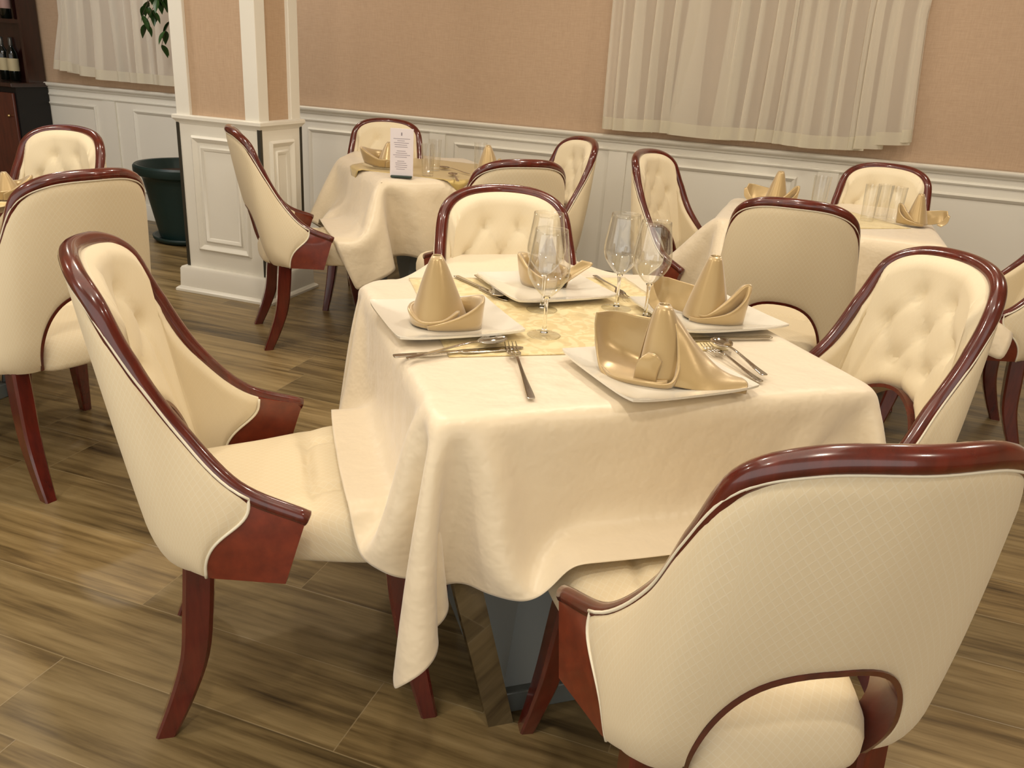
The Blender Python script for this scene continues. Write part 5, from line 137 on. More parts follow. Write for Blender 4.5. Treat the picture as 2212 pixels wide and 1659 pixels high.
30,-24,-34,-46,-50,-51,-50,-51,-51,-49,-42,-26,-7,13,18,19,18,17,17,16,16,16,15,15,16,15,21,34,36,37,23,-16,-57,-69,-64,-44,-8,18,32,35,35,11,13,10,9,4,0,-1,1,0,-1,-3,-3,11,14,2,0,0,1,-1,0,0,0,0,1,-1,0,-6,-6,2,-8,-23,-25,-7,0,9,23,18,12,3,0,-1,1,10,13,12,8,3,-1,0,1,-1,0,3,0,3,7,2,2,1,2,1,0,0,1,-1,0,0,-4,-5,-3,-18,-28,-17,-3,8,20,22,15,5,0,-1,-4,-12,10,12,14,13,8,2,-1,0,1,-1,1,0,-6,7,5,2,2,1,2,1,0,-1,1,1,1,0,2,-20,-31,-18,-6,5,14,23,17,9,1,-2,-7,-8,-11,-2,9,14,15,14,8,0,0,-1,0,0,-1,1,1,2,0,-1,-2,-2,-2,-1,0,0,1,3,7,-17,-26,-13,-3,1,9,20,20,14,
3,-4,-8,-10,-13,-2,-8,-5,8,14,18,16,6,-1,1,-2,-2,1,2,1,-1,-3,-7,-5,-8,-6,-1,1,-1,-2,-4,-4,-9,-3,2,0,3,14,23,19,5,-6,-10,-13,-13,-8,11,-8,-9,-9,5,15,20,18,4,0,-1,-2,1,4,-2,-8,-11,-7,-5,-15,-6,-3,4,-3,-3,-5,-6,10,10,0,-2,10,19,24,10,-5,-13,-15,-12,2,7,24,-6,-9,-11,-11,-4,17,26,20,1,-2,-2,3,3,-10,-14,-12,-5,2,6,-10,-8,-11,-4,-3,-2,-1,4,13,9,-1,15,28,16,-6,-17,-16,1,9,6,6,34,-5,-6,-8,-11,-10,-10,13,29,19,0,2,-2,-4,-17,-14,3,0,-8,1,7,-3,-7,-5,-5,-4,-3,-7,3,18,9,28,23,-4,-18,-9,9,6,7,5,4,45,-6,-3,-2,-3,-7,-13,-18,-2,39,12,12,-4,-26,-6,9,1,-1,-1,0,0,0,-2,-2,-4,-3,-3,-5,-11,4,36,
22,0,-21,3,11,7,4,3,2,0,54,3,1,2,-1,-3,-4,-9,-11,-14,28,17,-1,-3,-1,-1,0,0,0,-1,0,0,0,-1,0,-1,-1,-1,-1,-1,7,6,-13,10,4,2,1,0,0,-1,-1,69,-1,0,0,0,1,0,2,-2,-5,8,-1,-1,-1,0,1,0,0,0,0,0,0,0,0,0,0,0,0,0,1,1,-11,6,0,-1,-1,-1,-1,-2,-1,-1,62,-12,-5,8,1,0,-6,0,10,11,-1,1,0,0,0,0,0,0,0,0,0,0,0,0,0,0,0,0,0,0,0,-3,-12,2,0,1,-1,0,0,0,0,58,-5,-7,-9,1,1,12,12,5,0,2,-1,0,0,0,0,0,0,0,0,0,0,0,0,0,0,0,0,0,0,1,-3,-3,-8,1,-1,2,0,1,0,2,56,1,-4,-4,2,7,9,2,-1,1,0,1,0,0,0,0,0,0,0,0,0,0,0,0,0,0,
0,0,0,0,-1,-1,-2,-2,-2,0,-1,1,0,1,0,57,-4,0,2,6,6,2,0,1,-2,2,-1,0,0,0,0,0,0,0,0,0,0,0,0,0,0,0,0,0,0,0,-1,0,-2,-2,0,0,0,0,0,0,53,-2,3,7,5,3,0,0,0,0,0,0,0,0,0,0,0,0,0,0,0,0,0,0,0,0,0,0,0,0,0,0,-2,-1,-1,0,0,0,0,0,0,45,4,11,6,2,1,0,1,-1,0,0,1,0,0,0,0,0,0,0,0,0,0,0,0,0,0,0,0,0,0,-1,-1,0,-1,0,-1,0,0,0,0,0,42,12,9,5,2,-1,0,0,0,0,0,0,0,0,0,0,0,0,0,0,0,0,0,0,0,0,0,0,0,0,0,0,-1,-1,-1,0,-1,1,0,0,-1,47,12,9,2,-1,0,1,-1,0,1,0,-1,0,0,0,0,0,0,0,0,0,
0,0,0,0,0,0,0,0,0,1,-1,-2,0,-1,0,1,-1,1,0,-2,54,11,3,1,0,0,0,0,0,-1,1,1,0,0,0,0,0,0,0,0,0,0,0,0,0,0,0,0,0,0,-1,0,-1,-1,0,-1,0,1,-1,-2,-1,62,5,3,0,0,0,-1,0,0,1,-1,0,0,0,0,0,0,0,0,0,0,0,0,0,0,0,0,0,0,0,0,0,-1,-1,-1,1,0,0,-2,-5,-6,67,3,-1,0,0,0,0,0,0,0,0,0,0,0,0,0,0,0,0,0,0,0,0,0,0,0,0,0,0,0,1,-1,0,-3,0,1,0,-4,-6,-7,-7,69,0,1,-1,0,0,0,0,0,0,1,0,0,0,0,0,0,0,0,0,0,0,0,0,0,0,0,0,0,0,-1,1,-1,-1,-2,-3,-2,-8,-11,-10,-4,69,0,0,1,0,0,-1,0,0,0,0,0,0,0,0,0,
0,0,0,0,0,0,0,0,0,0,0,0,0,0,0,0,0,-2,-3,-1,-12,-12,-1,5,2,69,0,-1,0,0,1,1,0,0,0,-1,0,0,0,0,0,0,0,0,0,0,0,0,0,0,0,0,0,0,0,0,0,1,3,-6,-13,-3,6,3,1,2,69,0,1,-1,0,-1,0,0,0,0,1,1,0,0,0,0,0,0,0,0,0,0,0,0,0,0,0,0,0,0,-1,0,1,-2,1,1,0,0,-1,1,0,69,-2,0,2,1,0,0,0,0,0,0,-1,0,0,0,0,0,0,0,0,0,0,0,0,0,0,0,0,0,0,1,1,-1,0,-2,-4,-1,-1,1,0,-1,67,3,-2,-1,1,0,1,0,0,0,0,0,0,0,0,0,0,0,0,0,0,0,0,0,0,0,0,0,0,0,1,-1,1,0,-3,-12,-9,-2,3,1,0,58,8,3,-1,-2,2,0,1,0,0,0,
1,0,0,0,0,0,0,0,0,0,0,0,0,0,0,0,0,0,0,0,1,-1,-2,-3,0,-4,-9,-10,-3,0,43,11,11,4,-1,-1,1,-1,1,1,0,0,0,0,0,0,0,0,0,0,0,0,0,0,0,0,0,0,0,0,0,1,0,-2,-2,2,0,-4,-6,-6,-4,33,7,10,13,6,0,-1,1,0,0,1,-1,0,0,0,0,0,0,0,0,0,0,0,0,0,0,0,0,0,0,2,1,-1,-3,-2,-1,0,1,-2,-4,-4,27,-1,7,14,14,8,0,0,0,0,-1,2,0,0,0,0,0,0,0,0,0,0,0,0,0,0,0,0,0,0,-1,1,0,-3,-6,0,0,2,1,-1,-3,37,3,-3,-4,7,19,10,0,-1,0,2,-1,0,0,0,0,0,0,0,0,0,0,0,0,0,0,0,0,0,0,2,2,-2,-6,2,0,1,-1,0,-1,-1,62,-4,-2,-2,-2,-2,
12,7,0,-1,1,0,0,0,0,0,0,0,0,0,0,0,0,0,0,0,0,0,0,0,0,1,-2,-2,1,1,0,0,0,1,-1,66,-1,0,-1,-1,0,-4,-2,5,3,8,-3,0,0,0,0,0,0,0,0,0,0,0,0,0,0,0,0,0,1,-3,7,-10,-2,-12,4,3,3,3,0,1,65,0,-1,0,2,-5,-12,-5,7,18,-10,-5,0,0,0,0,0,-1,0,0,0,0,0,0,0,1,0,0,-1,-1,-13,-27,33,17,-1,-20,-7,8,3,4,3,66,-2,1,-1,-6,-15,1,15,10,-11,-18,-17,-3,1,-1,-1,-2,0,-1,-1,0,1,0,1,1,-1,0,8,6,-12,-27,2,14,31,23,-1,-15,-20,-5,9,3,65,-1,-3,-8,-5,6,9,4,-10,-20,-11,-4,-11,-7,-3,-3,-1,-1,0,0,0,0,1,2,1,-3,7,15,1,-8,-6,-9,-13,19,32,24,3,-11,-15,-18,-3,67,
-6,-4,4,0,4,2,-8,-17,-15,-3,4,-7,-8,-7,-5,-4,-2,-1,1,1,0,3,1,-1,7,9,3,-1,-4,-2,-10,-13,-9,24,32,22,5,-7,-13,-13,67,1,-3,-1,1,2,-6,-15,-16,-8,5,0,0,-6,-6,-6,-6,-6,-4,0,1,3,2,2,4,6,6,-1,0,0,-1,-8,-16,-11,3,23,29,20,7,-4,-10,66,0,2,-2,2,-4,-14,-18,-12,8,3,2,0,-1,-3,-4,-5,-7,-9,-8,-1,2,2,4,5,4,3,-1,1,2,3,-8,-11,-17,-11,12,23,28,18,8,-2,68,-1,-1,2,-2,-11,-23,-6,9,4,2,2,0,1,1,-1,-1,-3,-5,-8,-9,-7,-1,0,0,3,0,1,0,4,5,-5,-16,-14,-9,-2,12,23,23,16,9,66,-2,2,1,-4,-17,-2,5,4,1,1,1,2,1,1,1,1,1,2,0,-8,-11,-14,-11,-5,-4,-1,3,2,1,3,7,-14,-18,-14,-7,4,
15,22,21,15,62,3,2,-2,-6,-4,6,2,0,1,0,1,0,1,0,1,-1,1,-3,-2,8,0,-8,-12,-13,-13,-11,1,1,2,0,-7,3,-10,-15,-11,-2,6,16,19,18,64,3,-2,-7,1,9,0,0,0,-1,0,0,0,0,0,-1,1,-2,1,-7,-1,6,5,-2,-9,-16,-16,-12,0,2,1,-2,-3,-6,-14,-11,-4,1,7,16,17,-43,46,38,23,9,-5,-9,-3,4,17,36,56,67,69,66,66,67,66,67,67,67,67,67,68,67,68,63,40,38,40,60,69,41,3,25,56,65,57,35,17,6,-45,5,7,13,13,10,0,-5,0,-3,-7,0,3,-7,-1,0,-1,1,0,0,0,1,0,-1,1,-2,5,14,-7,14,9,-11,-16,6,19,10,-4,-14,-13,-8,-5,-46,1,5,10,12,14,10,-3,-7,-5,1,1,0,-3,-4,-1,0,-1,0,0,0,0,0,0,0,0,0,7,10,14,-5,-17,
-11,24,17,-1,-11,-15,-11,-9,-8,-45,-1,1,5,12,13,14,7,-8,-4,0,1,-1,4,-5,-3,-2,0,-1,0,0,-1,1,0,-1,0,-1,-1,26,0,-12,-15,15,20,5,-8,-15,-15,-12,-11,-11,-45,0,-1,1,5,14,15,13,-1,-6,-2,1,0,0,-2,-1,0,0,1,0,0,0,-1,0,0,1,-1,11,2,-6,-4,3,15,11,-3,-15,-19,-15,-13,-11,-6,-46,1,1,-2,1,5,16,18,14,-9,-5,-1,1,-1,-2,1,2,2,0,2,1,0,0,0,0,1,2,-1,-1,0,0,6,13,4,-14,-22,-19,-15,-10,-4,-3,-45,-1,1,1,-2,0,6,20,21,-1,-5,-2,0,-3,3,4,2,0,2,0,1,1,-1,0,1,1,0,-2,2,0,-3,13,9,-9,-24,-23,-17,-8,-4,0,3,-41,-2,-3,0,2,0,-2,6,24,28,-17,-3,0,-4,9,3,1,1,-1,0,-1,1,2,1,1,-1,0,
0,-2,5,0,12,-1,-25,-27,-19,-7,0,4,4,3,-36,-3,-2,-3,-2,1,2,-2,5,28,5,1,-1,4,5,-1,0,-1,1,-1,1,0,1,0,0,0,1,0,-1,2,9,9,-20,-35,-19,-5,4,5,7,6,7,-28,-5,-2,-1,-2,-4,-3,1,-1,10,24,4,0,8,-1,0,0,0,0,1,0,0,0,0,0,1,0,0,2,-1,14,-12,-35,-24,3,10,9,8,7,7,6,-16,1,1,1,-2,-5,-6,-9,-3,-3,24,14,-1,2,1,1,0,0,0,0,0,0,0,1,0,0,-1,2,0,2,2,-24,-24,14,7,10,8,6,6,5,4,11,8,3,-3,-1,-2,-1,-5,-11,-8,9,-2,1,0,0,0,0,1,0,0,0,0,0,0,0,0,1,-1,0,-1,-1,11,-1,3,5,4,3,4,2,3,3,35,8,2,-4,-1,1,4,1,-10,-30,-5,-1,0,0,0,0,0,0,0,0,0,0,
0,0,0,0,0,0,0,0,-1,14,29,-4,1,-1,0,0,1,-1,0,41,-1,4,6,-1,1,-7,-14,-22,-6,-1,0,0,0,0,0,0,0,0,0,0,0,0,0,0,0,0,0,0,0,1,3,18,17,-1,-1,0,-2,-1,-1,-3,40,-1,2,3,-2,-6,-15,-19,-13,11,0,0,0,0,0,0,0,0,0,0,0,0,0,0,0,0,0,0,0,0,-1,3,9,11,5,1,0,0,-1,-2,0,44,-6,2,0,-7,-13,-16,-13,8,3,-2,0,0,0,0,0,0,0,0,0,0,0,0,0,0,0,0,0,0,0,1,2,5,8,5,1,-1,1,0,0,-1,41,-3,0,-6,-10,-15,-10,3,2,-2,0,0,0,0,0,0,0,0,0,0,0,0,0,0,0,0,0,0,0,0,-1,2,5,6,6,0,1,0,-1,0,0,27,9,-1,-11,-14,-11,-1,4,0,-1,-1,0,0,0,0,0,0,
0,0,0,0,0,0,0,0,0,0,0,0,0,0,1,4,6,3,3,-1,-1,-1,0,3,32,5,-10,-13,-9,-1,2,-2,-2,-2,0,0,0,0,0,0,0,0,0,0,0,0,0,0,0,0,0,0,0,0,0,0,4,4,5,1,1,-2,-2,-1,5,38,-6,-13,-13,-5,1,-1,1,-1,0,-1,0,0,0,0,0,0,0,0,0,0,0,0,0,0,0,0,0,0,0,0,0,4,4,3,2,-2,-3,-2,5,7,37,-12,-16,-7,0,0,1,-1,0,-2,0,0,0,0,0,0,0,0,0,0,0,0,0,0,0,0,0,0,0,0,0,0,2,5,3,1,-4,-5,7,9,6,30,-17,-11,-3,2,0,0,1,-1,0,-1,0,0,0,0,0,0,0,0,0,0,0,0,0,0,0,0,0,0,0,1,-2,3,5,3,-5,-6,10,10,10,9,18,-13,-7,1,1,0,-1,1,1,-1,0,0,
0,0,0,0,0,0,0,0,0,0,0,0,0,0,0,0,0,0,0,0,2,5,-1,-10,11,14,14,10,4,5,-9,1,4,1,0,0,-1,0,-1,0,0,0,0,0,0,0,0,0,0,0,0,0,0,0,0,0,0,0,0,0,1,-1,6,3,9,10,13,9,5,2,-7,-2,2,3,3,3,2,-1,-2,0,-1,0,0,0,0,0,0,0,0,0,0,0,0,0,0,0,0,0,0,0,0,2,-1,13,-3,11,20,10,0,-3,-1,0,-5,-4,-1,2,4,2,3,0,-1,0,0,0,0,0,0,0,0,0,0,0,0,0,0,0,0,0,0,0,0,0,-1,1,-6,19,25,3,-4,-4,-2,-2,11,-4,-5,-6,-4,-2,2,3,5,0,0,0,0,0,0,0,0,0,0,0,0,0,0,0,0,0,0,0,0,0,0,-1,-1,-3,2,8,2,-3,-1,-3,-2,1,15,2,-9,-6,-4,-1,
0,2,0,0,0,0,0,0,0,0,0,0,0,0,0,0,0,0,0,0,0,0,0,0,-3,1,-4,1,-17,-6,-1,0,0,0,-18,16,14,8,-6,-5,-6,-2,-1,1,-2,1,0,0,0,0,0,0,0,0,0,0,0,0,0,0,0,0,0,0,-1,0,0,-2,-12,-25,-9,-1,3,1,-1,-38,16,17,16,9,-6,-4,-6,-3,-1,1,-1,0,0,0,0,0,0,0,0,0,0,0,0,0,0,0,0,0,0,0,-1,0,-4,-9,-5,-12,-12,-9,-1,0,-47,6,15,18,18,9,-3,-3,-9,-4,-1,1,0,0,0,0,0,0,0,0,0,0,0,0,0,0,0,0,0,0,-1,0,1,-7,-6,10,-5,-16,-12,-8,-2,-51,2,5,14,19,18,5,-8,-1,-2,0,-1,0,0,0,0,0,0,0,0,0,0,0,0,0,0,0,0,0,0,0,1,0,-7,-10,-4,2,5,-9,-10,-8,-50,0,
0,4,12,23,16,4,-6,-2,-2,1,0,0,0,0,0,0,0,0,0,0,0,0,0,0,0,0,0,0,0,0,1,-12,-18,-1,1,1,5,-2,-7,-50,1,0,-1,1,14,22,17,1,-5,1,-1,0,0,0,0,0,0,0,0,0,0,0,0,0,0,0,0,0,0,0,1,0,-10,-3,2,0,0,-3,-3,-5,-36,-2,-3,-1,0,-2,13,16,22,-6,-2,1,0,0,0,0,0,0,0,0,0,0,0,0,0,0,0,0,0,0,-5,8,-4,9,6,-5,-4,-3,0,-1,-3,-14,-8,-1,-3,-2,2,-11,-3,12,19,7,1,0,1,0,0,0,0,0,0,0,0,-1,0,0,0,0,-1,0,-1,6,-4,1,22,24,-5,-4,-4,-5,-3,-2,-12,-3,6,0,-6,-19,-15,-4,6,35,16,-3,0,-1,0,0,0,0,0,0,-1,0,1,0,0,-1,0,0,0,-1,-1,-6,-2,13,28,25,5,-6,
-2,-4,-3,-15,4,-6,-10,-11,-16,2,15,22,21,-1,-5,1,-1,0,0,0,0,0,-1,1,0,-1,0,0,0,0,-1,0,0,-11,5,-6,-5,18,32,21,12,2,-4,-1,-18,-4,-11,-11,-5,7,11,19,18,2,-6,0,-3,1,0,-1,0,0,0,1,0,0,1,-1,0,1,-1,-2,0,-1,-5,-3,7,-14,-3,17,28,23,12,7,1,-17,-17,-5,5,1,8,14,15,4,-5,-1,1,-1,-1,-1,0,0,0,0,0,0,0,0,0,0,0,-1,-1,0,-1,-2,-4,3,7,-21,-3,17,25,21,15,8,0,-12,-11,-1,3,9,15,6,-3,-5,3,0,0,-2,-1,-1,-1,0,0,1,0,0,0,1,0,-1,-2,0,1,0,-2,-4,-2,9,-5,-17,-1,16,20,21,14,12,-3,-16,-13,7,14,8,-4,-5,4,1,1,-1,0,-1,-1,-1,-1,-1,0,0,1,0,0,-1,-1,0,0,-1,1,3,-7,-3,
5,14,-19,-15,0,14,18,20,1,-4,-5,-1,8,12,-5,-4,5,1,1,0,1,0,0,-1,-1,-2,-2,-3,0,-1,0,0,0,0,-1,0,0,1,5,-6,-7,1,9,2,-17,-11,2,12,15,-14,-7,8,12,10,3,-4,4,0,1,0,2,0,0,0,1,0,-2,0,-5,-5,-4,-1,-1,1,1,0,-1,0,1,2,6,-12,-4,6,15,-12,-18,-8,3,10,-27,8,14,14,6,-2,4,0,1,0,0,0,0,0,0,1,0,2,-4,5,-7,-8,-6,-4,-1,0,4,0,-1,0,1,-7,2,-4,3,11,9,-19,-14,-6,4,-20,12,15,12,-2,-1,2,1,-1,0,1,-1,0,1,0,0,0,0,1,1,4,-4,-8,-7,-8,-4,1,4,0,0,0,-1,-3,-4,0,8,8,-4,-14,-10,-4,528,46,46,47,47,46,46,47,47,46,41,32,18,7,0,0,0,0,0,0,0,0,0,0,0,0,-28,-48,
-45,-44,-27,-8,-1,-7,-4,-7,-21,-37,-50,-57,-60,52,0,-1,0,0,0,1,-1,0,0,3,2,-11,-25,-9,-4,-4,-3,0,0,0,0,0,0,0,4,25,13,-3,10,14,7,-2,1,0,-8,-11,-10,-5,-2,0,52,0,0,-1,0,0,0,0,0,1,-1,-2,-2,-2,-9,-7,-4,-4,-6,-4,-3,-2,-1,0,1,0,18,13,4,17,11,0,-3,3,-5,-11,-10,-7,-3,-2,-1,52,0,0,0,-1,1,-1,1,-1,0,1,-2,1,5,-6,-5,-4,-3,-1,-3,-1,0,0,-1,-1,-3,-9,4,32,15,0,-3,3,-3,-10,-11,-8,-4,-3,-2,-2,51,0,1,0,0,-1,0,0,1,-1,1,0,-1,0,-1,-2,0,2,1,2,2,0,1,0,-1,-2,-7,16,8,-1,0,0,-1,-6,-11,-10,-7,-4,-2,-1,-1,52,0,0,0,1,-1,0,0,-1,1,0,1,0,-1,-2,2,3,4,3,4,2,1,-1,
0,1,1,1,-1,-1,0,0,1,-3,-11,-12,-10,-5,-2,-1,0,1,52,0,0,0,-1,2,-1,-2,1,0,1,2,-2,-4,3,6,7,2,2,2,-1,-1,1,0,-1,-1,-1,2,1,0,0,0,-9,-14,-12,-6,-2,0,1,0,-1,51,1,0,0,0,0,1,0,-1,-1,2,2,-2,-6,11,8,2,1,0,-2,2,1,-2,-1,0,-1,-1,2,3,-1,2,-5,-13,-16,-9,-2,0,0,-1,0,-1,49,0,2,1,0,0,-1,1,0,1,-1,0,-1,5,8,4,0,1,0,0,-1,1,1,0,-1,0,-1,-2,0,2,0,-11,-20,-11,-1,1,-1,0,-1,-1,-1,45,3,0,1,1,2,3,0,0,-3,3,-6,1,16,2,-3,-1,0,1,1,-1,0,1,1,1,0,2,0,0,1,-5,-24,-16,-1,0,-2,0,-2,0,-1,0,40,-2,-1,-2,1,0,4,7,3,5,9,-29,-1,6,3,0,1,0,
0,0,1,0,0,1,1,2,1,1,1,1,5,-36,1,-1,-1,-1,-1,0,-2,0,-1,20,-9,-5,1,0,2,0,2,7,7,-25,4,0,-1,0,1,0,0,0,0,0,0,0,0,0,0,0,0,0,0,-4,19,-1,1,-2,0,-1,-1,0,-1,0,0,-24,-4,8,3,0,-6,0,7,13,6,-3,0,0,0,0,0,0,0,0,0,0,0,0,0,0,0,0,0,0,0,16,-4,0,1,0,0,0,0,0,0,0,-15,-10,-7,1,1,10,10,5,1,3,1,0,0,0,0,0,0,0,0,0,0,0,0,0,0,0,0,0,0,0,9,6,-3,0,1,0,0,0,1,0,0,-3,-15,-5,2,6,10,4,1,-2,0,2,0,0,0,0,0,0,0,0,0,0,0,0,0,0,0,0,0,0,2,6,7,1,-1,-1,1,0,0,0,0,-1,-16,-2,2,5,7,3,0,0,-1,3,0,0,
0,0,0,0,0,0,0,0,0,0,0,0,0,0,0,0,0,3,5,5,2,0,1,-1,1,0,-1,1,-22,-4,7,8,6,4,0,0,0,0,1,0,0,0,0,0,0,0,0,0,0,0,0,0,0,0,0,0,0,0,4,5,5,3,0,-1,1,-1,0,1,-1,-49,20,16,8,3,1,-1,1,0,0,1,0,0,0,0,0,0,0,0,0,0,0,0,0,0,0,0,0,0,0,3,5,5,3,1,0,-1,1,0,0,0,-44,20,16,6,1,-1,1,-1,1,0,1,0,0,0,0,0,0,0,0,0,0,0,0,0,0,0,0,0,0,0,3,5,5,3,1,0,0,0,1,0,0,-36,22,11,2,0,0,0,0,0,0,1,0,0,0,0,0,0,0,0,0,0,0,0,0,0,0,0,0,0,0,2,6,6,3,0,0,1,0,0,-1,1,-23,16,6,0,0,0,0,1,
-1,1,0,0,0,0,0,0,0,0,0,0,0,0,0,0,0,0,0,0,0,0,-1,7,7,4,1,0,0,1,-1,0,0,-12,9,2,0,0,0,1,-1,0,0,1,0,0,0,0,0,0,0,0,0,0,0,0,0,0,0,0,0,0,0,-7,11,10,5,1,-1,1,-2,0,2,1,-5,4,0,0,0,1,-1,0,0,1,0,0,0,0,0,0,0,0,0,0,0,0,0,0,0,0,0,0,0,0,0,1,11,7,-1,2,-2,0,2,2,2,-1,1,0,0,0,-1,0,1,0,-1,1,0,0,0,0,0,0,0,0,0,0,0,0,0,0,0,0,0,0,0,3,-1,9,9,1,-1,-1,2,3,3,2,-1,0,0,0,0,0,1,-1,0,1,0,0,0,0,0,0,0,0,0,0,0,0,0,0,0,0,0,0,0,0,2,-2,10,16,-7,-2,3,5,0,-2,-1,0,0,0,
0,0,0,-1,1,0,0,0,0,0,0,0,0,0,0,0,0,0,0,0,0,0,0,0,0,0,0,1,0,-1,-3,15,8,1,-3,-2,-1,-1,-1,0,0,0,0,1,0,-1,0,0,1,0,0,0,0,0,0,0,0,0,0,0,0,0,0,0,0,0,0,0,0,2,-2,-6,5,4,1,-2,0,-1,-1,0,0,0,0,0,-1,0,1,0,0,0,0,0,0,0,0,0,0,0,0,0,0,0,0,0,0,0,0,0,0,-1,6,-5,-4,-1,-7,-1,1,0,0,0,4,-4,0,0,-1,0,1,-1,0,0,1,0,0,0,0,0,0,0,0,0,0,0,0,0,0,0,0,0,0,0,2,3,-4,-5,-9,-4,-2,-1,1,0,0,15,-9,-6,0,1,-1,-1,1,0,0,0,0,0,0,0,0,0,0,0,0,0,0,0,0,0,0,0,0,0,0,3,1,-5,-8,-4,0,-2,-2,-3,
-1,0,25,-8,-10,-7,-1,2,-1,-1,0,0,1,0,0,0,0,0,0,0,0,0,0,0,0,0,0,0,0,0,0,0,2,-1,-1,-11,-2,0,0,-1,-1,-2,-1,36,-7,-9,-12,-8,-1,2,-2,0,1,0,0,0,0,0,0,0,0,0,0,0,0,0,0,0,0,0,0,0,0,2,-1,-4,-8,-2,0,0,0,0,-1,-2,39,1,-5,-12,-13,-10,-1,2,-2,0,1,0,0,0,0,0,0,0,0,0,0,0,0,0,0,0,0,0,0,0,0,-1,-5,-7,0,1,-1,0,-1,0,0,34,-5,3,3,-6,-22,-9,1,1,0,0,0,0,0,0,0,0,0,0,0,0,0,0,0,0,0,0,0,0,0,3,-4,-10,-3,1,-1,1,0,0,0,0,1,6,4,3,2,1,-14,-4,0,0,1,0,0,0,0,0,0,0,0,0,0,0,0,0,0,0,0,0,0,0,5,-5,-18,6,
-1,1,-1,0,0,1,-1,-22,9,1,3,2,0,11,1,-4,1,-2,-4,0,0,0,0,0,0,0,0,0,0,0,0,0,0,0,0,0,0,-27,-14,14,17,4,-2,1,0,0,-1,0,-21,2,-5,-1,6,20,8,2,-1,-19,-38,-2,1,0,0,0,-1,0,-1,0,0,0,0,1,0,0,1,-1,-1,0,-9,-10,15,21,18,5,1,-1,0,0,0,-19,-4,6,9,9,10,-1,-7,-16,-29,-18,-6,-1,0,0,-1,0,0,0,0,-1,1,0,0,0,0,0,3,2,-6,-1,2,-2,11,21,19,8,3,0,-1,0,-16,4,8,9,3,-4,-5,-16,-22,-20,-6,0,-3,-1,0,0,0,0,0,-1,1,0,0,-1,1,0,0,2,0,-1,-1,0,2,-2,12,19,15,9,5,1,0,-13,10,5,-4,0,-4,-11,-19,-19,-9,-2,1,-2,-1,-2,0,1,-1,0,1,0,-1,0,1,-1,1,1,1,-1,
0,-1,0,1,1,-2,10,17,15,10,6,3,-16,3,4,2,-2,-7,-16,-20,-11,-3,2,1,-1,-2,-1,-1,-2,1,1,-1,0,0,0,-1,1,0,2,-1,0,1,-1,-1,0,3,-1,1,9,14,13,10,6,-17,0,2,4,-4,-11,-22,-13,-6,3,2,1,0,-1,-2,-1,-1,-3,-1,0,0,0,1,0,0,1,0,0,0,0,1,-2,0,2,3,-5,3,10,11,13,10,-17,0,0,1,-5,-20,-20,-3,5,2,1,1,2,0,1,-1,-2,-2,-4,-4,-2,-1,-1,1,-1,1,0,0,1,0,2,-2,-2,1,2,1,-3,3,9,10,11,-16,0,0,-5,-6,-21,-5,4,4,2,2,2,2,2,2,1,2,1,6,-5,-16,-11,-8,-4,0,-2,0,1,0,1,0,2,-3,-2,3,4,-3,-2,4,7,10,-16,0,-3,-7,-9,-4,9,6,1,2,2,2,2,3,2,3,3,7,21,2,-20,-21,-19,-15,
-11,-5,-3,0,0,1,0,-1,0,0,0,2,3,-4,0,4,6,-16,-2,-5,-10,0,27,6,-1,1,0,0,0,0,0,0,0,5,9,-5,18,0,-12,-16,-20,-18,-17,-9,-3,0,0,1,-1,0,-1,0,3,1,0,-3,2,3,
]),
}
R = math.radians
PI = math.pi
scene = bpy.context.scene

# ------------------------------------------------------------------ materials
def newmat(name):
    m = bpy.data.materials.new(name); m.use_nodes = True
    nt = m.node_tree; b = nt.nodes['Principled BSDF']
    return m, nt, b
def N(nt, t, **k):
    n = nt.nodes.new(t)
    for a, v in k.items():
        if hasattr(n, a): setattr(n, a, v)
    return n
def inp(n, name, v): n.inputs[name].default_value = v
def col(c): return (c[0], c[1], c[2], 1)
def mixc(nt, fac, a, b):
    n = nt.nodes.new('ShaderNodeMix'); n.data_type = 'RGBA'
    nt.links.new(fac, n.inputs[0]) if hasattr(fac, 'links') else n.inputs[0].__setattr__('default_value', fac)
    for i, v in ((6, a), (7, b)):
        if hasattr(v, 'links'): nt.links.new(v, n.inputs[i])
        else: n.inputs[i].default_value = col(v)
    return n.outputs[2]
def math_(nt, op, a, b=None, c=None):
    n = nt.nodes.new('ShaderNodeMath'); n.operation = op
    for i, v in enumerate((a, b, c)):
        if v is None: continue
        if hasattr(v, 'links'): nt.links.new(v, n.inputs[i])
        else: n.inputs[i].default_value = v
    return n.outputs[0]
def noise(nt, vec, scale, detail=3, rough=.5, sc=(1, 1, 1)):
    mp = N(nt, 'ShaderNodeMapping'); inp(mp, 'Scale', sc)
    nt.links.new(vec, mp.inputs[0])
    n = N(nt, 'ShaderNodeTexNoise'); inp(n, 'Scale', scale); inp(n, 'Detail', detail); inp(n, 'Roughness', rough)
    nt.links.new(mp.outputs[0], n.inputs['Vector'])
    return n.outputs['Fac']
def ramp(nt, fac, stops):
    r = N(nt, 'ShaderNodeValToRGB'); nt.links.new(fac, r.inputs[0])
    e = r.color_ramp.elements
    while len(e) < len(stops): e.new(.5)
    for k, (p, c) in enumerate(stops): e[k].position = p; e[k].color = col(c)
    return r.outputs[0]
def bump(nt, b, h, strength=.3, dist=.01):
    n = N(nt, 'ShaderNodeBump'); inp(n, 'Strength', strength); inp(n, 'Distance', dist)
    nt.links.new(h, n.inputs['Height']); nt.links.new(n.outputs[0], b.inputs['Normal'])
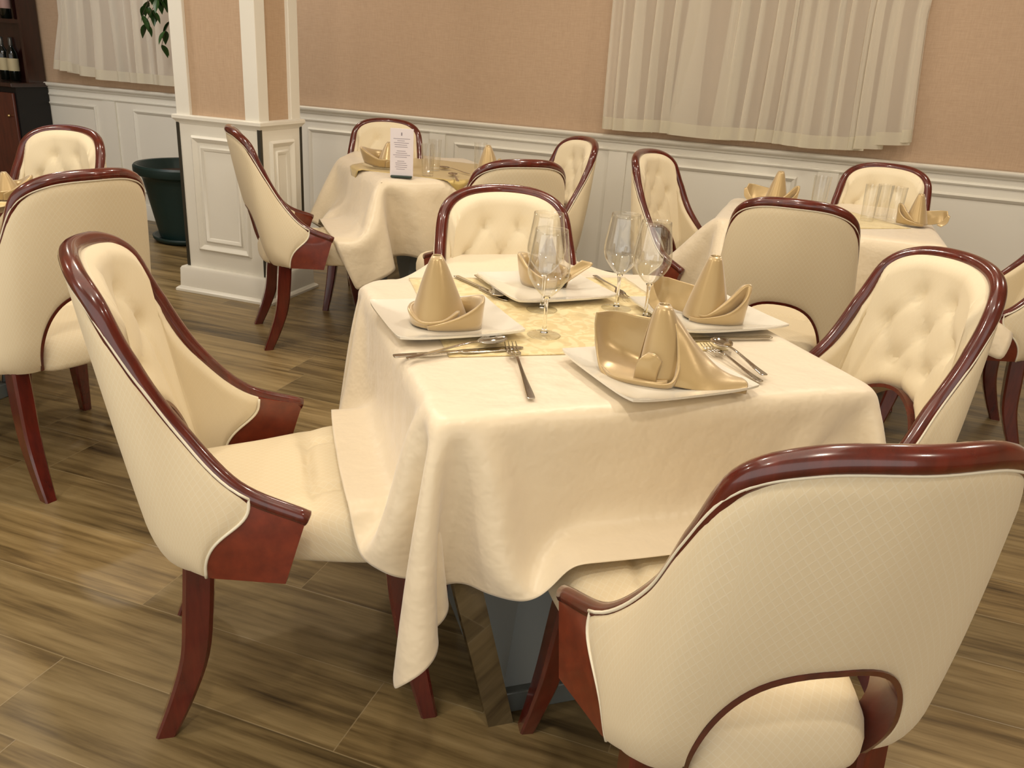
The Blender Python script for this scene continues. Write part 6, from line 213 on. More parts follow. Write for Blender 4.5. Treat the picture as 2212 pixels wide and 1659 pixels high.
def simple(name, c, rough=.5, metal=0, coat=0, spec=.5, sheen=0, bscale=0, bstr=.1, trans=0, ior=1.45):
    m, nt, b = newmat(name)
    inp(b, 'Base Color', col(c)); inp(b, 'Roughness', rough); inp(b, 'Metallic', metal)
    inp(b, 'Coat Weight', coat); inp(b, 'Specular IOR Level', spec); inp(b, 'Sheen Weight', sheen)
    inp(b, 'Transmission Weight', trans); inp(b, 'IOR', ior); inp(b, 'Coat Roughness', .06)
    tc = N(nt, 'ShaderNodeTexCoord')
    if bscale:
        bump(nt, b, noise(nt, tc.outputs['Object'], bscale), bstr, .002)
    return m
M = {}
# mahogany
def wood(name, dark, light, rough=.22, sc=(18, 18, 3)):
    m, nt, b = newmat(name); tc = N(nt, 'ShaderNodeTexCoord')
    f = noise(nt, tc.outputs['Object'], 2.2, 6, .6, sc)
    nt.links.new(ramp(nt, f, [(.3, dark), (.7, light)]), b.inputs['Base Color'])
    inp(b, 'Roughness', rough); inp(b, 'Coat Weight', .8); inp(b, 'Coat Roughness', .07)
    return m
M['mahogany'] = wood('mahogany lacquer', (.060, .0075, .0045), (.125, .014, .007))
M['mahogany_panel'] = wood('mahogany veneer', (.12, .015, .006), (.20, .028, .010), .28, (3, 14, 14))
M['mahogany_dark'] = wood('dark mahogany', (.010, .0022, .0018), (.030, .006, .004), .35)
M['cab_door'] = wood('reddish cabinet wood', (.05, .008, .004), (.10, .018, .009), .35)
# upholstery with lattice weave driven by UV in metres
def lattice(name, base, line, s=.0155, strength=.35, lat=.75):
    m, nt, b = newmat(name); uv = N(nt, 'ShaderNodeUVMap')
    sp = N(nt, 'ShaderNodeSeparateXYZ'); nt.links.new(uv.outputs[0], sp.inputs[0])
    p = math_(nt, 'ADD', sp.outputs[0], math_(nt, 'MULTIPLY', sp.outputs[1], lat))
    q = math_(nt, 'SUBTRACT', sp.outputs[0], math_(nt, 'MULTIPLY', sp.outputs[1], lat))
    ds = []
    for v in (p, q):
        f = math_(nt, 'PINGPONG', v, s / 2)
        ds.append(math_(nt, 'SMOOTH_MIN', math_(nt, 'DIVIDE', f, s * .11), 1.0, .2))
    g = math_(nt, 'MINIMUM', ds[0], ds[1])
    tc = N(nt, 'ShaderNodeTexCoord')
    fine = noise(nt, tc.outputs['Object'], 500, 2)
    nt.links.new(mixc(nt, g, line, base), b.inputs['Base Color'])
    inp(b, 'Roughness', .55); inp(b, 'Specular IOR Level', .35); inp(b, 'Sheen Weight', .15)
    h = math_(nt, 'ADD', math_(nt, 'MULTIPLY', g, -.8), math_(nt, 'MULTIPLY', fine, .5))
    bump(nt, b, h, strength, .0012)
    return m
M['fabric'] = lattice('cream lattice vinyl', (.76, .645, .435), (.79, .695, .505), strength=.12)
M['fabric_plain'] = lattice('cream quilted vinyl', (.80, .70, .50), (.81, .715, .52), strength=.06)
M['piping'] = simple('cream piping', (.84, .78, .62), .5)
# satin cloths
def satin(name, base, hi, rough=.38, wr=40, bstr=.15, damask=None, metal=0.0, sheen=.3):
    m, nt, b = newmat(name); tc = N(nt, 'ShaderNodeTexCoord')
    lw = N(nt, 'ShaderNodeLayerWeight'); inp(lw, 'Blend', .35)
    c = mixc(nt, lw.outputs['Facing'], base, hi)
    if damask:
        vn = N(nt, 'ShaderNodeTexNoise'); inp(vn, 'Scale', 22); inp(vn, 'Detail', 1.5); inp(vn, 'Distortion', 2.2)
        nt.links.new(tc.outputs['Object'], vn.inputs['Vector'])
        f = ramp(nt, vn.outputs['Fac'], [(.47, (0, 0, 0)), (.53, (1, 1, 1))])
        c = mixc(nt, f, c, damask)
        nt.links.new(math_(nt, 'ADD', math_(nt, 'MULTIPLY', f, .2), rough), b.inputs['Roughness'])
    else: inp(b, 'Roughness', rough)
    nt.links.new(c, b.inputs['Base Color'])
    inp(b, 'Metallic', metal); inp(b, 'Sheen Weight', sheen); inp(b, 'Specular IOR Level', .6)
    n1 = noise(nt, tc.outputs['Object'], wr, 4, .6)
    bump(nt, b, n1, bstr, .004 if wr > 8 else .02)
    return m
M['cloth'] = satin('cream satin tablecloth', (.76, .645, .455), (.80, .71, .57), .40, 7, .5)
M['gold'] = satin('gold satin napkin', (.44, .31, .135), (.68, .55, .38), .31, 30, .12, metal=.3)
M['topper'] = satin('gold damask overlay', (.70, .54, .23), (.74, .60, .31), .42, 30, .1, damask=(.80, .67, .37))
M['topper_dark'] = satin('gold overlay satin', (.58, .43, .14), (.65, .5, .22), .4, 30, .1, metal=.3)
M['porcelain'] = simple('ivory porcelain', (.80, .76, .66), .12, coat=.6)
M['steel'] = simple('polished cutlery steel', (.62, .58, .52), .09, metal=1)
M['chrome'] = simple('mirror steel', (.40, .40, .40), .04, metal=1)
M['grey_panel'] = simple('grey table base panel', (.21, .24, .245), .35)
M['grey_plate'] = simple('grey base plate', (.16, .18, .175), .3, metal=.3)
M['table_core'] = simple('table core', (.35, .27, .18), .6)
def thin_glass(name, edge=.80):
    m = bpy.data.materials.new(name); m.use_nodes = True; nt = m.node_tree
    nt.nodes.clear(); out = N(nt, 'ShaderNodeOutputMaterial')
    lw = N(nt, 'ShaderNodeLayerWeight'); inp(lw, 'Blend', .5)
    p3 = math_(nt, 'POWER', lw.outputs['Facing'], 4.5)
    a = N(nt, 'ShaderNodeBsdfTransparent'); nt.links.new(mixc(nt, p3, (.985, .985, .98), (edge, edge, edge * .96)), a.inputs['Color'])
    g = N(nt, 'ShaderNodeBsdfGlossy'); inp(g, 'Roughness', .015); inp(g, 'Color', (1, 1, 1, 1))
    f = math_(nt, 'MINIMUM', math_(nt, 'ADD', math_(nt, 'MULTIPLY', p3, .8), .075), 1.0)
    mx = N(nt, 'ShaderNodeMixShader'); nt.links.new(f, mx.inputs[0])
    nt.links.new(a.outputs[0], mx.inputs[1]); nt.links.new(g.outputs[0], mx.inputs[2]); nt.links.new(mx.outputs[0], out.inputs[0])
    return m
M['glass'] = thin_glass('clear glass')
M['stem_glass'] = simple('solid clear glass', (1, 1, 1), .0, trans=1, ior=1.47)
M['paper'] = simple('menu paper', (.80, .74, .76), .5)
M['ink'] = simple('menu print', (.30, .26, .30), .6)
M['acrylic'] = simple('dark menu foot', (.03, .05, .04), .25)
M['pot'] = simple('dark green plastic', (.006, .022, .020), .4, bscale=60, bstr=.1)
M['soil'] = simple('potting soil', (.05, .025, .015), .9, bscale=80, bstr=.9)
M['leaf'] = simple('glossy leaf', (.022, .060, .012), .35, bscale=40, bstr=.2)
M['bark'] = simple('thin bark', (.10, .07, .045), .8, bscale=60, bstr=.5)
M['bottle'] = simple('dark bottle glass', (.004, .006, .004), .06, coat=.5)
M['label'] = simple('cream bottle label', (.50, .43, .26), .6)
M['label_pink'] = simple('rose bottle label', (.42, .27, .24), .6)
M['capsule'] = simple('bottle capsule', (.10, .10, .09), .3, metal=.6)
M['void'] = simple('black lacquer', (.004, .003, .003), .5)
M['brass'] = simple('brass knob', (.6, .45, .22), .25, metal=1)
M['white'] = simple('white painted moulding', (.80, .775, .69), .38, bscale=12, bstr=.05)
M['ceiling_paint'] = simple('warm white ceiling paint', (.78, .72, .62), .8)
M['strip'] = simple('dark corner strip', (.030, .026, .016), .35)
# wallpaper: fine woven tan
m, nt, b = newmat('tan woven wallpaper'); tc = N(nt, 'ShaderNodeTexCoord')
f1 = noise(nt, tc.outputs['Object'], 60, 3, .6, (.3, .3, 6)); f2 = noise(nt, tc.outputs['Object'], 60, 3, .6, (6, 6, .3))
f = math_(nt, 'MULTIPLY', math_(nt, 'ADD', f1, f2), .5)
nt.links.new(ramp(nt, f, [(.35, (.455, .315, .203)), (.65, (.545, .388, .257))]), b.inputs['Base Color'])
inp(b, 'Roughness', .6); bump(nt, b, f, .25, .002)
M['wallpaper'] = m
# floor: wood-look plank tiles
m, nt, b = newmat('wood plank tiles'); tc = N(nt, 'ShaderNodeTexCoord')
sp = N(nt, 'ShaderNodeSeparateXYZ'); nt.links.new(tc.outputs['Object'], sp.inputs[0])
yy = math_(nt, 'DIVIDE', math_(nt, 'SUBTRACT', sp.outputs[1], 1.117), .22)
row = math_(nt, 'FLOOR', yy)
wn = N(nt, 'ShaderNodeTexWhiteNoise', noise_dimensions='1D'); nt.links.new(row, wn.inputs['W'])
xx = math_(nt, 'ADD', math_(nt, 'DIVIDE', sp.outputs[0], 1.2), wn.outputs['Value'])
pl = math_(nt, 'FLOOR', xx)
cv = N(nt, 'ShaderNodeCombineXYZ'); nt.links.new(row, cv.inputs[0]); nt.links.new(pl, cv.inputs[1])
w2 = N(nt, 'ShaderNodeTexWhiteNoise', noise_dimensions='3D'); nt.links.new(cv.outputs[0], w2.inputs['Vector'])
# per-plank shifted grain coordinates
sh = N(nt, 'ShaderNodeVectorMath', operation='MULTIPLY_ADD'); nt.links.new(w2.outputs['Color'], sh.inputs[0])
sh.inputs[1].default_value = (7, 7, 7); nt.links.new(tc.outputs['Object'], sh.inputs[2])
g1 = noise(nt, sh.outputs[0], 1.0, 8, .62, (1.3, 17, 1)); g2 = noise(nt, sh.outputs[0], 1.0, 4, .6, (3.0, 60, 1)); g3 = noise(nt, sh.outputs[0], 1.0, 3, .5, (.8, 3.5, 1))
g = math_(nt, 'ADD', math_(nt, 'MULTIPLY', g1, .50), math_(nt, 'ADD', math_(nt, 'MULTIPLY', g2, .26), math_(nt, 'MULTIPLY', g3, .24)))
gr = ramp(nt, g, [(.36, (.040, .026, .010)), (.44, (.135, .092, .038)), (.51, (.235, .168, .074)), (.62, (.34, .255, .125))])
tint = mixc(nt, w2.outputs['Value'], (.76, .76, .75), (1.03, 1.0, .95))
mm = N(nt, 'ShaderNodeMix', data_type='RGBA', blend_type='MULTIPLY'); mm.inputs[0].default_value = 1
nt.links.new(gr, mm.inputs[6]); nt.links.new(tint, mm.inputs[7])
jy = math_(nt, 'PINGPONG', yy, .5); jx = math_(nt, 'PINGPONG', xx, .5)
j = math_(nt, 'MINIMUM', math_(nt, 'DIVIDE', jy, .010), math_(nt, 'DIVIDE', jx, .0016))
j = math_(nt, 'MINIMUM', j, 1)
nt.links.new(mixc(nt, j, (.28, .215, .115), mm.outputs[2]), b.inputs['Base Color'])
nt.links.new(math_(nt, 'ADD', math_(nt, 'MULTIPLY', g1, .3), .22), b.inputs['Roughness'])
bump(nt, b, math_(nt, 'ADD', math_(nt, 'MULTIPLY', j, .6), math_(nt, 'MULTIPLY', g, .5)), .25, .003)
M['floor'] = m
# sheer curtain
def sheer(name, alpha, c):
    m = bpy.data.materials.new(name); m.use_nodes = True; nt = m.node_tree
    nt.nodes.clear(); out = N(nt, 'ShaderNodeOutputMaterial')
    d = N(nt, 'ShaderNodeBsdfDiffuse'); inp(d, 'Color', col(c)); t = N(nt, 'ShaderNodeBsdfTranslucent'); inp(t, 'Color', col(c))
    a = N(nt, 'ShaderNodeBsdfTransparent'); m1 = N(nt, 'ShaderNodeMixShader'); inp(m1, 'Fac', .35)
    nt.links.new(d.outputs[0], m1.inputs[1]); nt.links.new(t.outputs[0], m1.inputs[2])
    lw = N(nt, 'ShaderNodeLayerWeight'); inp(lw, 'Blend', .5)
    f = math_(nt, 'MINIMUM', math_(nt, 'ADD', math_(nt, 'MULTIPLY', lw.outputs['Facing'], 1.0), alpha), 1.0)
    m2 = N(nt, 'ShaderNodeMixShader'); nt.links.new(f, m2.inputs[0])
    nt.links.new(a.outputs[0], m2.inputs[1]); nt.links.new(m1.outputs[0], m2.inputs[2])
    nt.links.new(m2.outputs[0], out.inputs[0])
    return m
M['sheer'] = sheer('sheer voile', .50, (.92, .87, .76))
M['hem'] = sheer('doubled voile hem', .78, (.86, .81, .66))

# ------------------------------------------------------------------ mesh tools
class MB:
    def __init__(s): s.v = []; s.f = []; s.uv = []; s.mi = []
    def add(s, vs, fs, uvs=None):
        o = len(s.v); s.v += [tuple(v) for v in vs]
        s.uv += list(uvs) if uvs is not None else [(v[0], v[1] + v[2]) for v in vs]
        s.f += [tuple(i + o for i in f) for f in fs]
    def box(s, a, b, bev=0.0):
        x0, y0, z0 = a; x1, y1, z1 = b
        if bev <= 0:
            vs = [(x, y, z) for z in (z0, z1) for y in (y0, y1) for x in (x0, x1)]
            s.add(vs, [(0, 2, 3, 1), (4, 5, 7, 6), (0, 1, 5, 4), (2, 6, 7, 3), (0, 4, 6, 2), (1, 3, 7, 5)])
        else:
            bm = bmesh.new(); bmesh.ops.create_cube(bm, size=1)
            for v in bm.verts: v.co = Vector(((x0 + x1) / 2 + v.co.x * (x1 - x0), (y0 + y1) / 2 + v.co.y * (y1 - y0), (z0 + z1) / 2 + v.co.z * (z1 - z0)))
            bmesh.ops.bevel(bm, geom=bm.edges[:], offset=bev, segments=2, affect='EDGES', profile=.5)
            bm.verts.index_update(); s.add([v.co[:] for v in bm.verts], [[v.index for v in f.verts] for f in bm.faces]); bm.free()
    def grid(s, G, cu=False, cv=False, uv=None, flip=False):
        nu, nv = len(G), len(G[0]); vs = [G[i][j] for i in range(nu) for j in range(nv)]
        fs = []
        for i in range(nu if cu else nu - 1):
            for j in range(nv if cv else nv - 1):
                a, b_, c, d = i * nv + j, ((i + 1) % nu) * nv + j, ((i + 1) % nu) * nv + (j + 1) % nv, i * nv + (j + 1) % nv
                fs.append((a, d, c, b_) if flip else (a, b_, c, d))
        s.add(vs, fs, [uv[i][j] for i in range(nu) for j in range(nv)] if uv is not None else None)
    def tube(s, pts, rad, n=10, caps=True, sx=1.0, up=(0, 0, 1)):
        P = [Vector(p) for p in pts]; rr = rad if hasattr(rad, '__len__') else [rad] * len(P)
        T = [(P[min(i + 1, len(P) - 1)] - P[max(i - 1, 0)]).normalized() for i in range(len(P))]
        nrm = Vector(up) - T[0] * Vector(up).dot(T[0])
        if nrm.length < 1e-4: nrm = Vector((1, 0, 0))
        nrm.normalize(); rings = []
        for i, p in enumerate(P):
            nrm = (nrm - T[i] * nrm.dot(T[i])).normalized(); bn = T[i].cross(nrm)
            rings.append([p + (nrm * math.cos(a) + bn * math.sin(a) * sx) * rr[i] for a in [2 * PI * k / n for k in range(n)]])
        s.grid(rings, cv=True)
        if caps:
            o = len(s.v)
            s.add(rings[0], [tuple(range(n))]); s.add(rings[-1], [tuple(range(n))[::-1]])
    def lathe(s, prof, n=32, c=(0, 0, 0)):
        rings = [[(c[0] + r * math.cos(2 * PI * k / n), c[1] + r * math.sin(2 * PI * k / n), c[2] + z) for k in range(n)] for r, z in prof]
        s.grid(rings, cv=True, flip=True)
    def build(s, name, mat, parent=None, smooth=True, merge=1e-5, solid=0, loc=None):
        me = bpy.data.meshes.new(name); me.from_pydata(s.v, [], s.f)
        ul = me.uv_layers.new(name='UVMap')
        li = np.empty(len(me.loops), dtype=np.int32); me.loops.foreach_get('vertex_index', li)
        ul.data.foreach_set('uv', np.array(s.uv, dtype=np.float32)[li].ravel())
        bm = bmesh.new(); bm.from_mesh(me)
        if merge: bmesh.ops.remove_doubles(bm, verts=bm.verts[:], dist=merge)
        bmesh.ops.recalc_face_normals(bm, faces=bm.faces[:]); bm.to_mesh(me); bm.free()
        me.materials.append(M[mat] if isinstance(mat, str) else mat)
        if smooth: me.shade_smooth(); 
        if smooth == 'auto': me.set_sharp_from_angle(angle=R(38))
        o = bpy.data.objects.new(name, me); C.objects.link(o)
        if parent is not None: o.parent = parent
        if loc is not None: o.location = loc
        if solid:
            md = o.modifiers.new('s', 'SOLIDIFY'); md.thickness = solid; md.offset = 0
        return o
def empty(name, loc=(0, 0, 0), rz=0):
    o = bpy.data.objects.new(name, None); o.empty_display_size = .1; C.objects.link(o)
    o.location = loc; o.rotation_euler = (0, 0, rz); return o
def tag(o, label=None, cat=None, group=None, kind=None):
    if label: o['label'] = label
    if cat: o['category'] = cat
    if group: o['group'] = group
    if kind: o['kind'] = kind
    return o
def copy_tree(o, parent=None):
    c = o.copy(); C.objects.link(c)
    if parent is not None: c.parent = parent
    for ch in [k for k in bpy.data.objects if k.parent == o]: copy_tree(ch, c)
    return c
def cr(P, t):
    """Catmull-Rom through rows of P at parameter t (index units)"""
    P = np.asarray(P, float); n = len(P); i = int(min(max(math.floor(t), 0), n - 2)); f = t - i
    g = lambda k: P[k] if 0 <= k < n else (2 * P[0] - P[1] if k < 0 else 2 * P[-1] - P[-2])
    p0, p1, p2, p3 = g(i - 1), g(i), g(i + 1), g(i + 2)
    return .5 * (2 * p1 + (p2 - p0) * f + (2 * p0 - 5 * p1 + 4 * p2 - p3) * f * f + (3 * p1 - p0 - 3 * p2 + p3) * f ** 3)
def patch(ctrl, nu=24, nv=16):
    """smooth sheet through a control net [rows][cols] of 3D points"""
    A = np.array(ctrl, float); r, c = A.shape[:2]; G = []
    for i in range(nu):
        line = np.array([cr(A[:, j], i * (r - 1) / (nu - 1)) for j in range(c)])
        G.append([tuple(cr(line, k * (c - 1) / (nv - 1))) for k in range(nv)])
    return G

# ------------------------------------------------------------------ camera
F, PITCH, ROLL, YAW, H = 1787.438, 21.5754, 3.8553, -18.3069, 1.3338
p_, r_, y_ = R(PITCH), R(ROLL), R(YAW)
fw = Vector((math.sin(y_) * math.cos(p_), math.cos(y_) * math.cos(p_), -math.sin(p_)))
rt = Vector((math.cos(y_), -math.sin(y_), 0)); up = rt.cross(fw)
rt2 = rt * math.cos(r_) + up * math.sin(r_); up2 = -rt * math.sin(r_) + up * math.cos(r_)
cd = bpy.data.cameras.new('camera'); cam = bpy.data.objects.new('camera', cd); C.objects.link(cam)
mt = Matrix((rt2, up2, -fw)).transposed().to_4x4(); mt.translation = (0, 0, H); cam.matrix_world = mt
cd.sensor_width = 36; cd.lens = F / 2212 * 36; cd.clip_start = .05
scene.camera = cam

# ------------------------------------------------------------------ room
WY = 5.07; WL = -7.2; WR = 4.2; DZ = .935
def struct(o): o['kind'] = 'structure'; return o
b = MB(); b.box((WL, -2.2, -.05), (WR, WY, 0)); struct(b.build('floor', 'floor', smooth=False))
b = MB(); b.box((WL, WY, .9), (WR, WY + .1, 2.8)); struct(b.build('wall_back', 'wallpaper', smooth=False))
b = MB(); b.box((WL - .1, -2.2, 0), (WL, WY + .1, 2.8)); struct(b.build('wall_left', 'wallpaper', smooth=False))
b = MB(); b.box((WR, -2.2, 0), (WR + .1, WY + .1, 2.8)); struct(b.build('wall_right', 'wallpaper', smooth=False))
b = MB(); b.box((WL, -2.2, 2.8), (WR, WY + .1, 2.9)); struct(b.build('ceiling', 'ceiling_paint', smooth=False))
# wainscot
b = MB(); b.box((WL, WY - .012, 0), (WR, WY + .1, .92)); struct(b.build('trim_1', 'white', smooth=False))
def rail(name, y0, z0, prof):
    b = MB(); G = []
    for x in (WL, WR): G.append([(x, y0 - d, z0 + z) for d, z in prof])
    b.grid(G); b.add(G[0], [tuple(range(len(prof)))]); b.add(G[1], [tuple(range(len(prof)))[::-1]])
    return struct(b.build(name, 'white', smooth='auto'))
rail('trim_2', WY - .01, DZ - .045, [(0, 0), (.012, .004), (.016, .014), (.03, .022), (.036, .030), (.036, .040), (.028, .046), (0, .046)])
rail('trim_3', WY - .01, .842, [(0, 0), (.010, .002), (.014, .010), (.010, .018), (0, .02)])
rail('baseboard_back', WY - .01, 0, [(0, 0), (.022, 0), (.022, .085), (.016, .095), (.012, .11), (0, .115)])
def frame_mesh(b, o, ux, x0, x1, z0, z1, w=.03, d=.016, n=(0, -1, 0)):
    """raised picture-frame moulding on a vertical face; o origin, ux face axis, n outward"""
    o = Vector(o); ux = Vector(ux); n = Vector(n); pr = [(0, 0), (.15, .75), (.35, 1), (.6, .7), (.8, .45), (1, 0)]
    cs = [(x0, z0, 1, 1), (x1, z0, -1, 1), (x1, z1, -1, -1), (x0, z1, 1, -1)]
    G = [[o + ux * (x + sx * w * t) + Vector((0, 0, z + sz * w * t)) + n * d * h for t, h in pr] for x, z, sx, sz in cs]
    b.grid(G, cu=True)
k = 4
for i, (xa, xb) in enumerate([(-6.4, -5.06), (-4.72, -3.45), (-3.45 + .2, -2.42), (-2.17, -1.30), (-.80, -.06), (-.0, .0), (.40, 1.55), (1.85, 3.4)]):
    if xb - xa < .1: continue
    b = MB(); frame_mesh(b, (0, WY - .012, 0), (1, 0, 0), xa, xb, .20, .80)
    struct(b.build('trim_%d' % k, 'white', smooth='auto')); k += 1
for x in (-4.93, -2.285, -1.10, .10):
    b = MB(); b.box((x - .055, WY - .026, .115), (x + .055, WY - .011, .842)); struct(b.build('trim_%d' % k, 'white', smooth=False)); k += 1

# ------------------------------------------------------------------ pillar
PX0, PX1, PY0, PY1 = -3.165, -2.655, 3.69, 4.06
pil = empty('pillar', ((PX0 + PX1) / 2, (PY0 + PY1) / 2, 0)); tag(pil, 'square pillar with tan wallpaper above and white raised panels below', 'pillar')
cx, cy = pil.location.x, pil.location.y
hx, hy = (PX1 - PX0) / 2, (PY1 - PY0) / 2
b = MB(); b.box((-hx + .02, -hy + .02, .9), (hx - .02, hy - .02, 2.8)); b.build('wallpaper_shaft', 'wallpaper', pil, False)
b = MB(); b.box((-hx, -hy, .12), (hx, hy, .915)); b.build('lower_body', 'white', pil, False)
for sx in (-1, 1):
    for sy in (-1, 1):
        b = MB(); w = .085; x0, x1 = sorted((sx * hx, sx * (hx - w))); y0, y1 = sorted((sy * hy, sy * (hy - w)))
        b.box((x0, y0, .94), (x1, y1, 2.8), .004); b.build('corner_trim', 'white', pil, False)
        b = MB(); x0, x1 = sorted((sx * (hx - .014), sx * (hx + .004))); y0, y1 = sorted((sy * (hy - .014), sy * (hy + .004)))
        b.box((x0, y0, .14), (x1, y1, .905)); o = b.build('corner_strip', 'strip', pil, False); o['label'] = 'dark vertical corner strip'
def sqring(b, prof):
    G = [[(sx * (hx + d), sy * (hy + d), z) for sx, sy in ((-1, -1), (1, -1), (1, 1), (-1, 1))] for d, z in prof]
    b.grid(G, cv=True)
b = MB(); sqring(b, [(-.05, .90), (.002, .90), (.006, .91), (.012, .918), (.018, .925), (.018, .94), (.010, .945), (-.05, .945)]); b.build('cap_moulding', 'white', pil, 'auto')
b = MB(); sqring(b, [(-.05, 0), (.055, 0), (.055, .012), (.045, .022), (.036, .026), (.032, .125), (.026, .136), (-.05, .14)]); b.build('plinth', 'white', pil, 'auto')
for (o_, u_, n_, L_) in (((-hx, -hy, 0), (1, 0, 0), (0, -1, 0), 2 * hx), ((hx, -hy, 0), (0, 1, 0), (1, 0, 0), 2 * hy), ((-hx, hy, 0), (0, -1, 0), (-1, 0, 0), 2 * hy), ((hx, hy, 0), (-1, 0, 0), (0, 1, 0), 2 * hx)):
    b = MB(); mgn = .085 if L_ > .45 else .075
    frame_mesh(b, o_, u_, mgn, L_ - mgn, .235, .845, .034, .016, n_)
    frame_mesh(b, o_, u_, mgn + .05, L_ - mgn - .05, .285, .795, .026, .010, n_)
    b.build('raised_panel', 'white', pil, 'auto')

# ------------------------------------------------------------------ curtains
def curtain(name, x0, x1, z0f, top, seed, label, nfold, y=WY - .085, edge=None):
    rnd = random.Random(seed); nu, nv = 420, 40
    ph = [rnd.uniform(0, 6.28) for _ in range(6)]
    kn = sorted([rnd.random() for _ in range(nfold - 1)]); kn = [0] + [.5 * (a_ + (i + 1) / nfold) for i, a_ in enumerate(kn)] + [1]
    amp = [rnd.uniform(.5, 1.0) for _ in range(nfold + 1)]
    root = empty(name, ((x0 + x1) / 2, y, 0)); tag(root, label, 'curtain')
    G = []
    for i in range(nu + 1):
        s = i / nu
        j = 0
        while j < nfold - 1 and s > kn[j + 1]: j += 1
        loc = (s - kn[j]) / max(kn[j + 1] - kn[j], 1e-4)
        # each fold: a flat pleat and a pinched return
        fold = math.sin(loc * 2 * PI) * .6 + .4 * math.sin(loc * 4 * PI + ph[j % 6])
        colm = []
        for q in range(nv + 1):
            t = q / nv; z = z0f(s) * (1 - t) + top * t
            a_ = .030 * amp[j] * (1.15 - .35 * t)
            lean = .018 * math.sin(s * 9 + ph[0] + 2.0 * t) * (1 - t)
            xx_ = (x0 + (x1 - x0) * s + .62 * (kn[j + 1] - kn[j]) * (x1 - x0) * amp[j] * math.sin(loc * 2 * PI + 1.3) * (1 - .3 * t) + lean)
            if edge: xx_ += edge(s, z)
            colm.append((xx_ - (x0 + x1) / 2, a_ * fold + .006 * math.sin(7 * t + ph[1] + 20 * s), z))
        G.append(colm)
    hemrows = max(2, int(round(nv * .068 / (top - 1.0))))
    b = MB(); b.grid([c[hemrows:] for c in G]); b.build('drape', 'sheer', root)
    # refine hem
    b = MB(); b.grid([c[:hemrows + 1] for c in G]); b.build('hem', 'hem', root)
curtain('sheer_curtain', -1.225, .47, lambda s: .972 - .004 * math.sin(s * 20) + (max(0, s - .83) / .17) ** 1.3 * .075, 2.35, 3,
        'wide cream sheer curtain hanging above the panelling at right', 19, edge=lambda s, z: (s ** 6) * (-.06 * min(1, max(0, (z - 1.05) / .6)) ))
curtain('sheer_curtain', -5.36, -4.25, lambda s: 1.045 - .055 * min(1, s * 2.2), 2.35, 11,
        'cream sheer curtain hanging on the wall behind the leafy plant', 10, edge=lambda s, z: (1 - s) ** 5 * .14 * min(1, max(0, (z - 1.04) / .35)))

# ------------------------------------------------------------------ wine cabinet
cab = empty('wine_cabinet', (-6.2, 4.88, 0)); tag(cab, 'dark mahogany wine cabinet with open bottle shelves at far left', 'cabinet')
def cb(name, a, b2, mat, bev=0, par=cab):
    m_ = MB(); o0 = cab.location; m_.box((a[0] - o0.x, a[1] - o0.y, a[2]), (b2[0] - o0.x, b2[1] - o0.y, b2[2]), bev); return m_.build(name, mat, par, False)
cb('lower_body', (-6.9, 4.77, 0), (-5.50, 5.05, .90), 'void')
cb('countertop', (-6.9, 4.73, .90), (-5.49, 5.05, .93), 'mahogany_dark', .004)
cb('back_panel', (-6.9, 5.01, .93), (-5.52, 5.05, 2.4), 'mahogany_dark')
cb('side_panel', (-5.535, 4.90, .93), (-5.51, 5.05, 2.4), 'mahogany_dark')
for z in (1.33, 1.73, 2.13): cb('shelf', (-6.9, 4.90, z), (-5.535, 5.01, z + .025), 'mahogany_dark')
for i in range(3):
    x1_ = -5.515 - i * .43
    d_ = cb('door', (x1_ - .41, 4.75, .06), (x1_, 4.77, .86), 'cab_door', .005)
    kk = MB(); kk.lathe([(0, -.018), (.010, -.016), (.013, -.008), (.006, 0), (.006, .008)], 12)
    ko = kk.build('knob', 'brass', d_); ko.location = (x1_ - .05 - cab.location.x, 4.745 - cab.location.y, .70); ko.rotation_euler = (R(-90), 0, 0)
def bottle(x, y, z, lab, label, rz=0):
    o = empty('wine_bottle', (x, y, z), rz); tag(o, label, 'bottle', 'wine bottles in the dark cabinet')
    b = MB(); b.lathe([(0, .004), (.030, .002), (.037, .006), (.038, .18), (.034, .205), (.016, .235), (.0135, .25), (.0135, .285), (0, .285)], 20); b.build('body', 'bottle', o)
    b = MB(); b.lathe([(.0145, .245), (.0150, .25), (.0150, .298), (.010, .302), (0, .302)], 16); b.build('capsule', 'capsule', o)
    b = MB(); b.lathe([(.0385, .07), (.0388, .072), (.0388, .155), (.0385, .157)], 24); b.build('bottle_label', lab, o)
bottle(-5.70, 4.955, .93, 'label', 'dark wine bottle with cream label, right one standing on the cabinet counter')
bottle(-5.79, 4.955, .93, 'label', 'dark wine bottle with cream label, left one standing on the cabinet counter')
bottle(-5.70, 4.955, 1.355, 'label_pink', 'dark wine bottle with rose label on the shelf above the counter')

